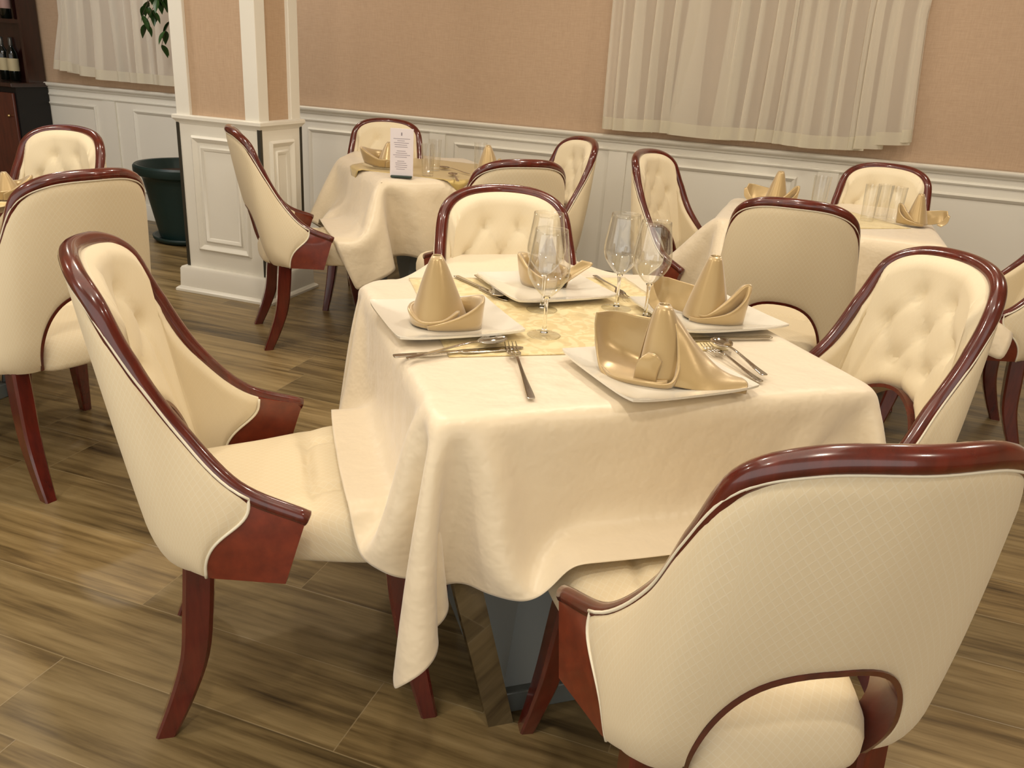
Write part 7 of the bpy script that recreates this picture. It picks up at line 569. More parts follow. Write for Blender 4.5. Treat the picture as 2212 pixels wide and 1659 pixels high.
# ------------------------------------------------------------------ potted plant
pp = empty('potted_plant', (-3.99, 4.70, 0)); tag(pp, 'leafy ficus in a big dark green tub behind the pillar', 'plant')
b = MB(); b.lathe([(0, .0), (.22, 0), (.245, .02), (.25, .04), (.235, .04), (.20, .02), (0, .02)], 40); b.build('saucer', 'pot', pp)
b = MB(); b.lathe([(0, .02), (.185, .02), (.20, .03), (.215, .10), (.245, .25), (.275, .40), (.282, .43), (.30, .445), (.325, .455), (.333, .475), (.333, .505), (.322, .518), (.305, .515), (.290, .49), (.27, .43), (0, .43)], 48); b.build('pot', 'pot', pp, 'auto')
b = MB(); b.lathe([(0, .455), (.15, .46), (.276, .45)], 32); b.build('soil', 'soil', pp)
b = MB()
for q in range(3):
    a0 = q * 2.1; b.tube([(.12 + .03 * math.cos(a0 + t * 5), .03 * math.sin(a0 + t * 5), .44 + t * 1.5) for t in [i / 14 for i in range(15)]], [.016 - .006 * i / 14 for i in range(15)], 8)
rnd = random.Random(5); tw = []
for q in range(26):
    z0 = rnd.uniform(1.40, 2.05); az = rnd.uniform(0, 2 * PI) if q > 9 else PI + rnd.uniform(-.5, .5); ln = rnd.uniform(.18, .34)
    if q <= 9: z0 = 1.52 + q * .05; 
    pts = [(.12 + math.cos(az) * ln * t, math.sin(az) * ln * .7 * t, z0 + .10 * math.sin(t * 2.2) - .22 * t * t) for t in [i / 6 for i in range(7)]]
    tw.append(pts); b.tube(pts, [.005 - .0035 * i / 6 for i in range(7)], 6)
b.build('stems', 'bark', pp)
b = MB()
for pts in tw:
    for t in range(2, 7):
        for q in range(2):
            c0 = Vector(pts[t]); L_ = rnd.uniform(.075, .11); az = rnd.uniform(0, 2 * PI); dr = Vector((math.cos(az) * .55, math.sin(az) * .55, -rnd.uniform(.5, 1.0))).normalized()
            sd = dr.cross(Vector((0, 0, 1))).normalized(); nn = sd.cross(dr); G = []
            for u in range(7):
                tt = u / 6; w = .021 * math.sin(PI * tt ** .8) + .0005
                cc = c0 + dr * L_ * tt + nn * (-.015 * tt * tt)
                G.append([cc + sd * w * k_ + nn * (.35 * w * abs(k_)) for k_ in (-1, -.5, 0, .5, 1)])
            b.grid(G)
o = b.build('foliage', 'leaf', pp); o['kind'] = 'stuff'

# ------------------------------------------------------------------ dining chair
RIM = [(0, -.3754, .9663), (.117, -.3505, .9559), (.1839, -.3083, .9125), (.2058, -.2565, .8124), (.2142, -.185, .6876), (.2464, -.0951, .5831), (.2793, .0298, .5277)]
BOT = [(0, -.240, .392), (.10, -.238, .392), (.180, -.236, .392), (.218, -.214, .392), (.234, -.184, .391), (.246, -.130, .389), (.277, -.013, .386)]
def surf(u, v):
    s = -1 if u < 0 else 1; t = abs(u)
    Q = lambda A: cr(np.array([np.array(A[1]) * (-1, 1, 1)] + A), t + 1)
    a, b_ = Q(RIM), Q(BOT)
    p = a * (1 - v) + b_ * v
    bg = math.sin(PI * min(v, 1)) * (.012 if t < 4.5 else .012 * max(0, (6 - t) / 1.5))
    # roll the lower edge inward
    p = p + np.array([0, -1, 0]) * bg * max(0, 1 - t / 4) + np.array([1, -.3, 0]) * bg * min(1, t / 4)
    rl = max(0, v - .80) / .20
    cxy = np.array([0, -.02, 0]); inw = cxy - p; inw[2] = 0; inw /= np.linalg.norm(inw)
    if t < 4.8: p = p + inw * .020 * rl * rl * min(1, (4.8 - t))
    p[0] *= s
    return p
def snorm(u, v):
    e = 1e-3; du = surf(u + e, v) - surf(u - e, v); dv = surf(u, min(v + e, 1)) - surf(u, max(v - e, 0))
    n = np.cross(du, dv); n /= max(np.linalg.norm(n), 1e-9)
    c0 = surf(u, v) - np.array([0, .1, surf(u, v)[2]])
    if n @ np.array([c0[0], c0[1], 0]) < 0: n = -n
    if v > .6: n[2] = max(n[2], -.22); n /= np.linalg.norm(n)
    return n
TH = .034
def ub(v):   # upholstery / wood boundary
    s = max(0, min(1, (v - .12) / .8)); s = s * s * (3 - 2 * s)
    return 5.22 - .62 * s + .10 * math.sin(v * PI * 1.0) * (1 - v)
UA = 1.65; VA = .59
def vb(u):
    t = abs(u) / UA
    return 1.0 if t >= 1 else 1 - (1 - VA) * (1 - t ** 2.25) ** (1 / 2.1)
def scols():
    c = [UA * (1 - (1 - k / 22) ** 2.3) for k in range(23)]
    s = [x for x in c] + [UA + .004 + (1 - UA / 5.2) * 5.2 * (k / 26) ** 1.0 for k in range(0, 27)]
    s = [min(x, 5.204) for x in s]
    s = sorted(set(round(x, 5) for x in s)); return [-x for x in s[::-1] if x > 0] + s
COLS = scols(); NV = 26
def cell(k, t):
    """parameter -> (u,v): column k scaled so that the outermost follows the wood boundary"""
    u0 = COLS[k]; vmax = vb(u0); v = .024 + t * (vmax - .024)
    sc_ = 1 if abs(u0) < 3.6 else 1 + (ub(v) / 5.204 - 1) * ((abs(u0) - 3.6) / (5.204 - 3.6))
    return u0 * sc_, v
def tuft(x, z):
    """depth of the button tufts on the front of the backrest; x lateral, z height"""
    B = [(-.062, .86), (.062, .86), (-.125, .775), (0, .775), (.125, .775), (-.062, .69), (.062, .69)]
    d = 0
    for bx, bz in B:
        r2 = ((x - bx) ** 2 + (z - bz) ** 2); d += .014 * math.exp(-r2 / (2 * .013 ** 2)) + .008 * math.exp(-r2 / (2 * .032 ** 2))
    def seg(ax, az, bx, bz, w=.007, h=.009):
        dx, dz = bx - ax, bz - az; t = max(0, min(1, ((x - ax) * dx + (z - az) * dz) / (dx * dx + dz * dz)))
        r2 = (x - ax - dx * t) ** 2 + (z - az - dz * t) ** 2; return h * math.exp(-r2 / (2 * w * w))
    S = 0
    for a_, c_ in ((0, 3), (1, 3), (0, 2), (1, 4), (2, 5), (3, 5), (3, 6), (4, 6)): S = max(S, seg(*B[a_], *B[c_]))
    for bx, bz, ex in ((-.062, .69, -.075), (.062, .69, .075), (-.125, .775, -.150), (.125, .775, .150), (0, .69, 0)):
        S = max(S, seg(bx, bz, ex, .53, .006, .008))
    for bx, bz in B[:2]: S = max(S, seg(bx, bz, bx * 1.2, .93, .006, .006))
    return d + S
def make_chair():
    root = empty('dining_chair')
    # arc-length uv
    U = [0]; mid = [surf(cell(k, .3)[0], cell(k, .3)[1]) for k in range(len(COLS))]
    for k in range(1, len(COLS)): U.append(U[-1] + np.linalg.norm(mid[k] - mid[k - 1]))
    off = U[len(U) // 2]
    O, I1, I2, UV = [], [], [], []
    for k in range(len(COLS)):
        o_, a_, c_, w_ = [], [], [], []
        for q in range(NV + 1):
            u, v = cell(k, q / NV); p = surf(u, v); n = snorm(u, v)
            edge = min(1, q / 2.0) * min(1, (NV - q) / 1.5) * min(1, k / 1.5) * min(1, (len(COLS) - 1 - k) / 1.5)
            puff = math.sqrt(max(0, edge)) * .006
            o_.append(p + n * (puff + .001)); a_.append(p - n * TH * .45)
            d = tuft(p[0], p[2]) if abs(u) < 4 else 0
            fade = min(1, q / 3) * (1 if abs(u) < 2.2 else max(0, 1 - (abs(u) - 2.2) / .9))
            c_.append(p - n * (TH * .98 + 1.6 * puff + .010 * edge * (abs(p[0]) < .2) - d * fade * .9))
            w_.append((U[k] - off, -p[2] * 1.05))
        O.append(o_); I1.append(a_); I2.append(c_); UV.append(w_)
    def slab(A, B2, nm, mat):
        b = MB(); b.grid(A, uv=UV); b.grid(B2, uv=UV, flip=True)
        n_ = len(A) - 1
        for side in ([(A[i][0], B2[i][0]) for i in range(n_ + 1)], [(A[i][-1], B2[i][-1]) for i in range(n_ + 1)], list(zip(A[0], B2[0])), list(zip(A[-1], B2[-1]))):
            b.grid([[s[0] for s in side], [s[1] for s in side]])
        return b.build(nm, mat, root, 'auto')
    slab(O, I1, 'outer_shell', 'fabric'); slab([[p for p in c] for c in I1], I2, 'backrest_cushion', 'fabric_plain')
    # wooden arm panels
    for s in (-1, 1):
        A, B2 = [], []
        for i in range(13):
            a_, c_ = [], []
            for q in range(19):
                v = .02 + .98 * q / 18; u = ub(v) * (1 - i / 12) + 6.0 * (i / 12); p = surf(s * u, v); n = snorm(s * min(u, 5.9), v)
                th = TH * (.98 - .25 * i / 12)
                if i == 0: u_in = .0
                a_.append(p + n * .0005); c_.append(p - n * th)
            A.append(a_); B2.append(c_)
        b = MB(); b.grid(A); b.grid(B2)
        b.grid([[r_[0] for r_ in A], [r_[0] for r_ in B2]]); b.grid([[r_[-1] for r_ in A], [r_[-1] for r_ in B2]]); b.grid([A[0], B2[0]]); b.grid([A[-1], B2[-1]])
        b.build('arm_panel', 'mahogany_panel', root, 'auto', merge=1e-4)
    # bent wood rim
    pts, rr = [], []
    for i in range(97):
        u = -6 + 12 * i / 96; p = surf(u, 0); n = snorm(u if abs(u) < 5.9 else math.copysign(5.9, u), .02)
        pts.append(p - n * TH * .30 + np.array([0, 0, -.008])); t = abs(u) / 6
        rr.append(.0178 - .0028 * max(0, (t - .6) / .4))
    e0 = pts[0] + (pts[0] - pts[1]) * .15; e1 = pts[-1] + (pts[-1] - pts[-2]) * .15
    pts = [e0] + pts + [e1]; rr = [rr[0] * .6] + rr + [rr[-1] * .6]
    b = MB(); b.tube(pts, rr, 14, sx=1.0, up=(0, -1, 0)); b.build('rim', 'mahogany', root)
    # piping along rim, wood boundary
    b = MB()
    path = [surf(COLS[k] if abs(COLS[k]) < 5 else cell(k, .030)[0], .030) + snorm(COLS[k] * .98, .030) * .005 for k in range(0, len(COLS))]
    b.tube(path, .0028, 6)
    for s in (-1, 1):
        b.tube([surf(s * ub(v), v) + snorm(s * ub(v), v) * .002 for v in [.03 + .97 * q / 20 for q in range(21)]], .0032, 6)
        b.tube([surf(s * ub(v), v) - snorm(s * ub(v), v) * (TH + .004) for v in [.03 + .97 * q / 20 for q in range(21)]], .0030, 6)
    b.build('piping', 'piping', root)
    # arch trim (dark bent wood lining of the opening)
    cs = [k for k in range(len(COLS)) if abs(COLS[k]) <= UA]
    A = [surf(COLS[k], vb(COLS[k]) - .004) + snorm(COLS[k], vb(COLS[k])) * .006 for k in cs]
    B2 = [surf(COLS[k], vb(COLS[k]) - .004) - snorm(COLS[k], vb(COLS[k])) * (TH + .022) for k in cs]
    C0 = surf(0, .97); ds = []
    for k in cs:
        p = surf(COLS[k], vb(COLS[k])); n = snorm(COLS[k], vb(COLS[k])); d_ = C0 - p; d_ -= n * (d_ @ n); ds.append(d_ / max(np.linalg.norm(d_), 1e-6))
    A = [p - d_ * .002 for p, d_ in zip(A, ds)]; B2 = [p - d_ * .002 for p, d_ in zip(B2, ds)]
    b = MB(); b.grid([A, B2, [p + d_ * .009 for p, d_ in zip(B2, ds)], [p + d_ * .009 for p, d_ in zip(A, ds)]], cu=True); b.build('arch_trim', 'mahogany', root, 'auto')
    # seat cushion
    def half(y):
        pts_ = [(-.262, .0), (-.259, .078), (-.250, .114), (-.226, .137), (-.17, .155), (-.08, .178), (.02, .212), (.13, .240), (.23, .250), (.262, .243), (.283, .215), (.292, .15), (.296, 0)]
        return pts_
    hp = np.array([(x, y) for y, x in half(0)])
    ring = [cr(hp, t * (len(hp) - 1) / 40) for t in range(41)]
    out = [(p[0], p[1]) for p in ring] + [(-p[0], p[1]) for p in ring[-2:0:-1]]
    cyy = .03; prof = [(0.02, 1), (.15, 1), (.3, 1), (.45, 1), (.58, 1), (.70, 1), (.80, 1), (.88, .98), (.94, .90), (.98, .74), (1.0, .5), (1.0, .25), (.99, .10), (.96, .02), (.9, 0), (.5, 0), (0.02, 0)]
    # extra rings for tuft detail
    G, UVs = [], []
    for s_, h_ in [(x / 22 * .86, 1) for x in range(1, 22)] + prof[7:]:
        row, ru = [], []
        for (x, y) in out:
            px_, py_ = x * s_, cyy + (y - cyy) * s_
            top = .478 + .016 * (1 - s_ ** 3) + .012 * max(0, py_ / .3)
            if s_ < .95:
                cr_ = 0
                for yc in (.04,): cr_ = max(cr_, .013 * math.exp(-((py_ - yc) / .011) ** 2) * (1 - s_ ** 6))
                for xc in (-.11, .11):
                    if py_ > .03: cr_ = max(cr_, .011 * math.exp(-((px_ - xc) / .011) ** 2) * (1 - s_ ** 6))
                for bx, by in ((-.11, .04), (.11, .04)): cr_ += .008 * math.exp(-((px_ - bx) ** 2 + (py_ - by) ** 2) / (2 * .016 ** 2))
                top -= cr_
            z = .385 + (top - .385) * h_
            row.append((px_, py_, z)); ru.append((px_ + (0 if h_ > .9 else .0), py_ + (z if h_ < .97 else .48)))
        G.append(row); UVs.append(ru)
    b = MB(); b.grid(G, cv=True, uv=UVs); b.add(G[0], [tuple(range(len(out)))]); b.add(G[-1], [tuple(range(len(out)))])
    b.build('seat', 'fabric_plain' if False else 'fabric', root, True)
    # legs: square sabre legs
    def leg(path, s):
        b = MB(); G = []
        pr = np.array(path, float)
        for q in range(17):
            x, y, z, hw = cr(pr, q * (len(pr) - 1) / 16)
            c = .25 * hw
            sq = [(hw - c, hw), (hw, hw - c), (hw, -hw + c), (hw - c, -hw), (-hw + c, -hw), (-hw, -hw + c), (-hw, hw - c), (-hw + c, hw)]
            G.append([(s * x + a_ * .92, y + d_ * 1.05, z) for a_, d_ in sq])
        b.grid(G, cv=True); b.add(G[0], [tuple(range(8))]); b.add(G[-1], [tuple(range(8))]); b.build('leg', 'mahogany', root, 'auto')
    for s in (-1, 1):
        leg([(.188, -.172, .40, .027), (.190, -.180, .30, .0275), (.193, -.193, .19, .026), (.198, -.225, .09, .023), (.202, -.262, 0, .019)], s)
        leg([(.205, .205, .40, .025), (.212, .215, .30, .027), (.222, .232, .19, .025), (.236, .252, .09, .021), (.250, .272, 0, .017)], s)
    return root
proto = make_chair()
used = [False]
def chair(x, y, yaw, label, group, sc=1.0):
    o = proto if not used[0] else copy_tree(proto); used[0] = True
    o.location = (x, y, 0); o.rotation_euler = (0, 0, R(yaw)); o.scale = (sc,) * 3
    for k_ in ('label', 'category', 'group'):
        if k_ in o: del o[k_]
    tag(o, label, 'chair', group); return o
G1, G2, G3, G4 = 'chairs around the nearest table', 'chairs around the back left table', 'chairs around the back right table', 'chairs around the far left table'
chair(-.9328, 1.3437, -55.66, 'cream and mahogany chair left of the nearest table, seen from its side', G1)
chair(-.0055, 1.2232, 29.9, 'cream and mahogany chair in the foreground, its broad back to the camera', G1)
chair(.0756, 1.9446, 123.75, 'cream tufted chair right of the nearest table, its front facing the camera', G1)
chair(-.6536, 2.0614, 214.47, 'cream tufted chair behind the nearest table, facing the wine glasses', G1)
chair(-.0092, 3.1238, -1.48, 'cream chair with its plain back to us, in front of the back right table', G3)
chair(-.385, 3.81, -108, 'cream tufted chair left of the back right table, against the white panelling', G3)
chair(.30, 4.02, 172, 'cream tufted chair on the wall side of the back right table', G3)
chair(-1.2479, 3.3173, 41.55, 'cream chair with its back to us, between the nearest and the back left tables', G2)
chair(-1.35, 4.00, 134, 'narrow-looking cream tufted chair right of the back left table, near the wall', G2)
chair(-2.1537, 3.3895, -47.93, 'cream chair seen from its side in front of the pillar', G2)
chair(-2.18, 4.07, 200, 'cream tufted chair behind the menu card, on the wall side of its table', G2, .985)
chair(-2.1952, 1.878, 77.11, 'cream chair at the left edge with its back to the camera', G4)
chair(-2.7156, 2.2341, 181.7, 'cream tufted chair at far left, facing us in front of the wine cabinet', G4)
chair(.6893, 3.6312, 91.3, 'cream chair cut off by the right edge, only wooden arm and legs in view', G3)

# ------------------------------------------------------------------ tables and cloths
def decode(sh, s):
    a = np.array(s, dtype=np.int64).reshape(3, sh[0], sh[1]).transpose(1, 2, 0)
    return np.cumsum(np.cumsum(a, axis=1), axis=0) / 2000.0
def table(tab, label, lab_cloth, key, cgroup='tables laid for dinner'):
    x0, y0, w, d, ang = tab; a = R(ang)
    cxw = x0 + w / 2 * math.cos(a) - d / 2 * math.sin(a); cyw = y0 + w / 2 * math.sin(a) + d / 2 * math.cos(a)
    root = empty('dining_table', (cxw, cyw, 0), a); tag(root, label, 'table', cgroup)
    b = MB(); b.box((-w / 2 + .014, -d / 2 + .014, .722), (w / 2 - .014, d / 2 - .014, .752), .006); b.build('tabletop', 'table_core', root, False)
    k_ = .28 * w / .916
    b = MB(); b.box((-k_, -.355 * d / .92, 0), (k_, .355 * d / .92, .055), .004); b.build('base_plate', 'grey_plate', root, False)
    b = MB(); q0, q1 = (.255 * w / .916, .335 * d / .92), (.10, .12)
    G = [[(sx * q[0], sy * q[1], z) for sx, sy in ((-1, -1), (1, -1), (1, 1), (-1, 1))] for q, z in ((q0, .055), (q1, .724))]
    b.grid(G, cv=True); b.build('pedestal_body', 'grey_panel', root, False)
    for sx in (-1, 1):
        for sy in (-1, 1):
            b = MB(); G = []
            for (x, y, z) in ((-.272, -.362, 0), (-.362, -.376, .36), (-.425, -.385, .722)):
                hw, hd = .028, .022
                G.append([(sx * (x * w / .916 + e), sy * (y * d / .92 + f_), z) for e, f_ in ((-hw, -hd), (hw, -hd), (hw, hd), (-hw, hd))])
            b.grid(G, cv=True); b.add(G[0], [(0, 1, 2, 3)]); b.add(G[-1], [(0, 1, 2, 3)]); b.build('steel_leg', 'chrome', root, False)
    if key:
        sh, s = CLOTH[key]; P = decode(sh, s)
        b = MB(); b.grid([[(P[i, j, 0] - w / 2, P[i, j, 1] - d / 2, P[i, j, 2]) for j in range(sh[1])] for i in range(sh[0])])
        o = b.build('tablecloth', 'cloth', None, True, merge=0)
        o.location = (cxw, cyw, 0); o.rotation_euler = (0, 0, a)
        md = o.modifiers.new('sub', 'SUBSURF'); md.levels = 1; md.render_levels = 1 if key != 'main' else 2
        md = o.modifiers.new('th', 'SOLIDIFY'); md.thickness = .0012
        tag(o, lab_cloth, 'tablecloth', 'cream satin tablecloths')
    def W(u, v, z=0): return (x0 + u * math.cos(a) - v * math.sin(a), y0 + u * math.sin(a) + v * math.cos(a), z)
    return W, a
T1 = (-.5115, 1.1473, .9164, .9261, 37.29); T2 = (-1.86, 3.47, .78, .88, 44.); T3 = (-.34, 3.535, .90, .72, 0.)
W1, A1 = table(T1, 'nearest square table with grey and steel pedestal under a cream cloth', 'cream satin tablecloth draped over the nearest table', 'main')
W2, A2 = table(T2, 'square table under cloth between pillar and back wall, holding the menu card', 'cream tablecloth with hanging corner on the back left table', 'back_left')
W3, A3 = table(T3, 'table under cloth by the back wall at right, below the wide curtain', 'cream tablecloth on the back right table below the wide curtain', 'back_right')
W4, A4 = table((-3.42, 1.38, .85, .87, 0.), 'table with gold overlay at the far left edge', '', None)
ZT = .7655
def topper(W, ang, u, v, rot, size, w, d, label, mat='topper', drop=True, z=ZT):
    n = 34; G = []; c, s = math.cos(R(rot)), math.sin(R(rot)); o0 = Vector(W(u, v, 0)); ca, sa = math.cos(ang), math.sin(ang)
    for i in range(n + 1):
        row = []
        for j in range(n + 1):
            p, q = (i / n - .5) * size, (j / n - .5) * size; uu, vv = u + p * c - q * s, v + p * s + q * c
            zz = z + .0008 * math.sin(i * 1.7) * math.sin(j * 1.3)
            if drop:
                e = max(-uu, uu - w, -vv, vv - d)
                if e > -.004:
                    k_ = max(0, e); zz -= k_ * .97; m_ = .010 + .05 * k_
                    if e == -uu: uu = -m_
                    elif e == uu - w: uu = w + m_
                    elif e == -vv: vv = -m_
                    else: vv = d + m_
            P = Vector(W(uu, vv, 0)) - o0
            row.append((P.x * ca + P.y * sa, -P.x * sa + P.y * ca, zz))
        G.append(row)
    b = MB(); b.grid(G); o = b.build('table_overlay', mat, None, True, solid=.0012); o.location = (o0.x, o0.y, 0); o.rotation_euler = (0, 0, ang)
    return tag(o, label, 'overlay cloth', 'gold overlay cloths')
topper(W1, A1, .425, .585, -3.5, .62, .9164, .9261, 'pale gold damask overlay in the middle of the nearest table', drop=False)
topper(W2, A2, .39, .42, 45, .68, .78, .88, 'gold overlay set diagonally with a tip hanging, under the menu card', mat='topper_dark', z=ZT)
topper(W3, A3, .46, .36, 38, .46, .90, .72, 'pale gold overlay under the tumblers on the back right table', drop=True)
topper(W4, A4, .425, .435, 3, .90, .85, .87, 'bright gold overlay on the table at the far left edge', mat='topper', z=.760)

# ------------------------------------------------------------------ plates
def make_plate(size=.285, hz=.020):
    n = 30; T_, B_ = [], []
    for i in range(n + 1):
        t1, t2 = [], []
        for j in range(n + 1):
            x, y = (i / n * 2 - 1), (j / n * 2 - 1)
            # slightly rounded square
            r = max(abs(x), abs(y)); cor = min(abs(x), abs(y)); X = x * size / 2 * (1 - .03 * (abs(y) ** 8)); Y = y * size / 2 * (1 - .03 * (abs(x) ** 8))
            lift = max(0, (r - .52) / .48); z = .006 + (hz - .006) * lift ** 1.4 + .004 * (abs(x * y)) ** 3
            t1.append((X, Y, z)); t2.append((X * (.995), Y * (.995), max(0.0, z - .005) if r > .5 else 0.0))
        T_.append(t1); B_.append(t2)
    b = MB(); b.grid(T_); b.grid(B_)
    for s in ((T_[0], B_[0]), (T_[-1], B_[-1]), ([r_[0] for r_ in T_], [r_[0] for r_ in B_]), ([r_[-1] for r_ in T_], [r_[-1] for r_ in B_])): b.grid([s[0], s[1]])
    return b.build('square_plate', 'porcelain', None, 'auto')
plate0 = make_plate(); pu = [0]
def plate(W, ang, u, v, rot, label, group, z=ZT + .001, sc=1):
    o = plate0 if pu[0] == 0 else plate0.copy()
    if pu[0]: C.objects.link(o)
    pu[0] += 1
    o.location = W(u, v, z); o.rotation_euler = (0, 0, ang + R(rot)); o.scale = (sc, sc, 1)
    for k_ in ('label', 'category', 'group'):
        if k_ in o: del o[k_]
    return tag(o, label, 'plate', group)
GP = 'square plates on the nearest table'
plate(W1, A1, .137, .505, 4, 'ivory square plate at the left edge under the cone-folded napkin', GP)
plate(W1, A1, .463, .748, 6, 'ivory square plate on the far side, behind the wine glasses', GP)
plate(W1, A1, .782, .472, 3, 'ivory square plate on the right side of the nearest table', GP)
plate(W1, A1, .472, .126, 6, 'ivory square plate at the near edge under the opened satin napkin', GP)

# ------------------------------------------------------------------ napkins
def napkin(x, y, z, yaw, label, kind, sc=1.0, mir=1, group='gold satin napkins'):
    """folded satin napkin: rolled cone, boat-shaped cuff and an open wing"""
    root = MB()
    def S(ctrl, nu=26, nv=18): root.grid([[(p[0] * mir * sc, p[1] * sc, p[2] * sc) for p in r_] for r_ in patch(ctrl, nu, nv)])
    def cone(ax, ay, h, r0, r1x, r1y, turns=1.12, cx0=0, cy0=0, a0=0.3, pinch=.9):
        G = []
        for i in range(44):
            a_ = a0 + turns * 2 * PI * i / 43; row = []
            for j in range(16):
                t = j / 15; w = (1 - t) ** pinch; spiral = 1 + .17 * (i / 43)
                fl = 1 + .06 * math.sin(3 * a_ + 1) * (1 - t)
                row.append((cx0 + ax * t + (r1x * w + r0) * spiral * fl * math.cos(a_), cy0 + ay * t + (r1y * w + r0) * spiral * fl * math.sin(a_), .004 + h * t))
            G.append([(p[0] * mir * sc, p[1] * sc, p[2] * sc) for p in row])
        root.grid(G)
    def cuff(pts, inner=.010, lip=.004):
        """pts: (x,y,zbottom,ztop,flare) round the cone; double layered with rolled lip"""
        P = np.array(pts, float); G = []
        for i in range(60):
            x, y, z0, z1, fl = cr(P, i * (len(P) - 1) / 59); n = Vector((x, y, 0)).normalized() if (x or y) else Vector((0, -1, 0))
            o = Vector((x, y, 0)); row = []
            for t, k_ in ((0, 0), (.25, .35), (.5, .6), (.75, .85), (.93, 1), (1.0, .85)):
                q = o + n * fl * k_; row.append((q.x, q.y, z0 + (z1 - z0) * t))
            q = o + n * (fl * .5 - lip); row.append((q.x, q.y, z1 - .002))
            q = o + n * (fl * .2 - inner); row.append((q.x, q.y, z0 + (z1 - z0) * .6))
            q = o + n * (-inner * 1.2); row.append((q.x, q.y, z0 + .004))
            G.append([(p[0] * mir * sc, p[1] * sc, p[2] * sc) for p in row])
        root.grid(G)
    if kind == 'cone':
        cone(-.004, .012, .146, .009, .050, .040, cx0=-.012, pinch=.85)
        cuff([(.030, -.028, 0, .040, .010), (.0, -.048, 0, .024, .014), (-.040, -.042, 0, .018, .012), (-.066, -.010, .004, .034, .010), (-.058, .028, .004, .040, .006), (-.01, .046, .002, .040, .004),
              (.045, .034, .002, .052, .006), (.078, .006, .0, .066, .010), (.084, -.030, .0, .060, .002), (.05, -.050, 0, .040, .006), (.0, -.058, 0, .020, .010), (-.03, -.054, 0, .010, .006)])
    elif kind == 'wing':
        cone(.004, .010, .146, .012, .040, .032, cx0=-.005, a0=-1.2)
        cuff([(-.030, -.030, 0, .018, .008), (.0, -.046, 0, .022, .010), (.040, -.034, 0, .060, .008), (.066, -.010, .0, .092, .012), (.082, -.008, 0, .092, .010), (.080, -.026, 0, .060, .002), (.045, -.046, 0, .030, .006), (-.01, -.056, 0, .014, .006), (-.040, -.045, 0, .010, .004)])
        S([[(-.030, .00, .004), (-.075, .012, .006), (-.120, .020, .020), (-.150, .010, .046)],
           [(-.028, .010, .035), (-.075, .028, .040), (-.115, .034, .050), (-.142, .020, .064)],
           [(-.020, .026, .066), (-.070, .036, .072), (-.108, .040, .078), (-.136, .030, .080)]])
        S([[(-.100, -.030, .014), (-.125, -.012, .040), (-.140, .004, .066)], [(-.120, -.040, .008), (-.145, -.018, .026), (-.152, .004, .060)]], 12, 10)
    elif kind == 'open':
        # hollow standing wing at the left
        S([[(-.104, -.010, .006), (-.090, -.046, .002), (-.040, -.062, .000), (.018, -.060, .000), (.030, -.058, .002)],
           [(-.116, .000, .045), (-.096, -.034, .012), (-.045, -.048, .008), (.010, -.052, .008), (.030, -.050, .010)],
           [(-.122, .008, .085), (-.100, .016, .045), (-.060, .016, .022), (-.01, .010, .012), (.022, -.010, .014)],
           [(-.122, .014, .105), (-.095, .032, .085), (-.055, .036, .062), (-.015, .030, .055), (.010, .016, .050)],
           [(-.120, .012, .108), (-.090, .030, .110), (-.050, .036, .106), (-.012, .034, .104), (.012, .028, .104)]], 30, 26)
        # standing rolled fold in the middle, leaning right
        cone(-.014, .034, .135, .010, .038, .020, cx0=.020, cy0=-.020, a0=2.0, pinch=.7)
        S([[(-.034, -.052, .004), (-.030, -.050, .040), (-.012, -.042, .058)], [(-.012, -.056, .004), (-.010, -.054, .036), (.004, -.046, .056)], [(.010, -.058, .004), (.010, -.056, .022), (.016, -.048, .045)]], 14, 12)
        # right sheet sloping down to the plate edge
        S([[(.020, .012, .132), (.034, -.010, .098), (.042, -.034, .058), (.044, -.056, .022), (.040, -.062, .004)],
           [(.034, .016, .116), (.060, -.010, .082), (.078, -.036, .044), (.086, -.056, .016), (.084, -.064, .003)],
           [(.068, .014, .076), (.094, -.006, .054), (.112, -.030, .030), (.124, -.050, .016), (.126, -.062, .004)],
           [(.104, .008, .040), (.124, -.006, .032), (.144, -.024, .024), (.158, -.040, .018), (.160, -.054, .004)],
           [(.140, .004, .014), (.154, -.006, .018), (.168, -.020, .022), (.178, -.036, .018), (.176, -.048, .002)]], 30, 22)
        cuff([(-.096, -.026, .0, .016, .004), (-.070, -.058, 0, .010, .005), (-.02, -.070, 0, .010, .006), (.03, -.070, 0, .012, .006), (.044, -.054, .004, .03, .006), (.046, -.030, .01, .055, .003)], .004, .003)
    elif kind == 'back':
        cone(.004, .0, .135, .004, .040, .034, cx0=.0, a0=.8)
        cuff([(.030, -.030, 0, .026, .006), (.0, -.044, 0, .030, .008), (-.040, -.030, 0, .052, .010), (-.062, -.006, 0, .076, .012), (-.070, .012, .02, .084, .010), (-.050, .030, .02, .080, .004), (0, .042, 0, .06, .004), (.05, .03, 0, .05, .006), (.06, -.01, 0, .04, .008)])
        S([[(.030, .00, .010), (.060, .004, .045), (.098, .004, .078)], [(.045, -.014, .006), (.078, -.010, .036), (.128, -.006, .072)], [(.040, -.024, .004), (.066, -.026, .024), (.100, -.020, .050)]], 16, 14)
    else:  # small low bird fold
        cone(.0, .01, .075, .006, .034, .03, cx0=.01)
        cuff([(.03, -.03, 0, .03, .006), (-.02, -.04, 0, .03, .01), (-.07, -.01, .01, .062, .016), (-.03, .03, 0, .05, .01), (.04, .03, 0, .05, .01), (.075, 0, .01, .07, .014), (.04, -.03, 0, .04, .006), (0, -.045, 0, .02, .004)])
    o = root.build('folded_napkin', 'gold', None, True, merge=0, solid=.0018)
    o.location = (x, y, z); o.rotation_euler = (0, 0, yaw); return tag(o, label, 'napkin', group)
ZP = ZT + .008
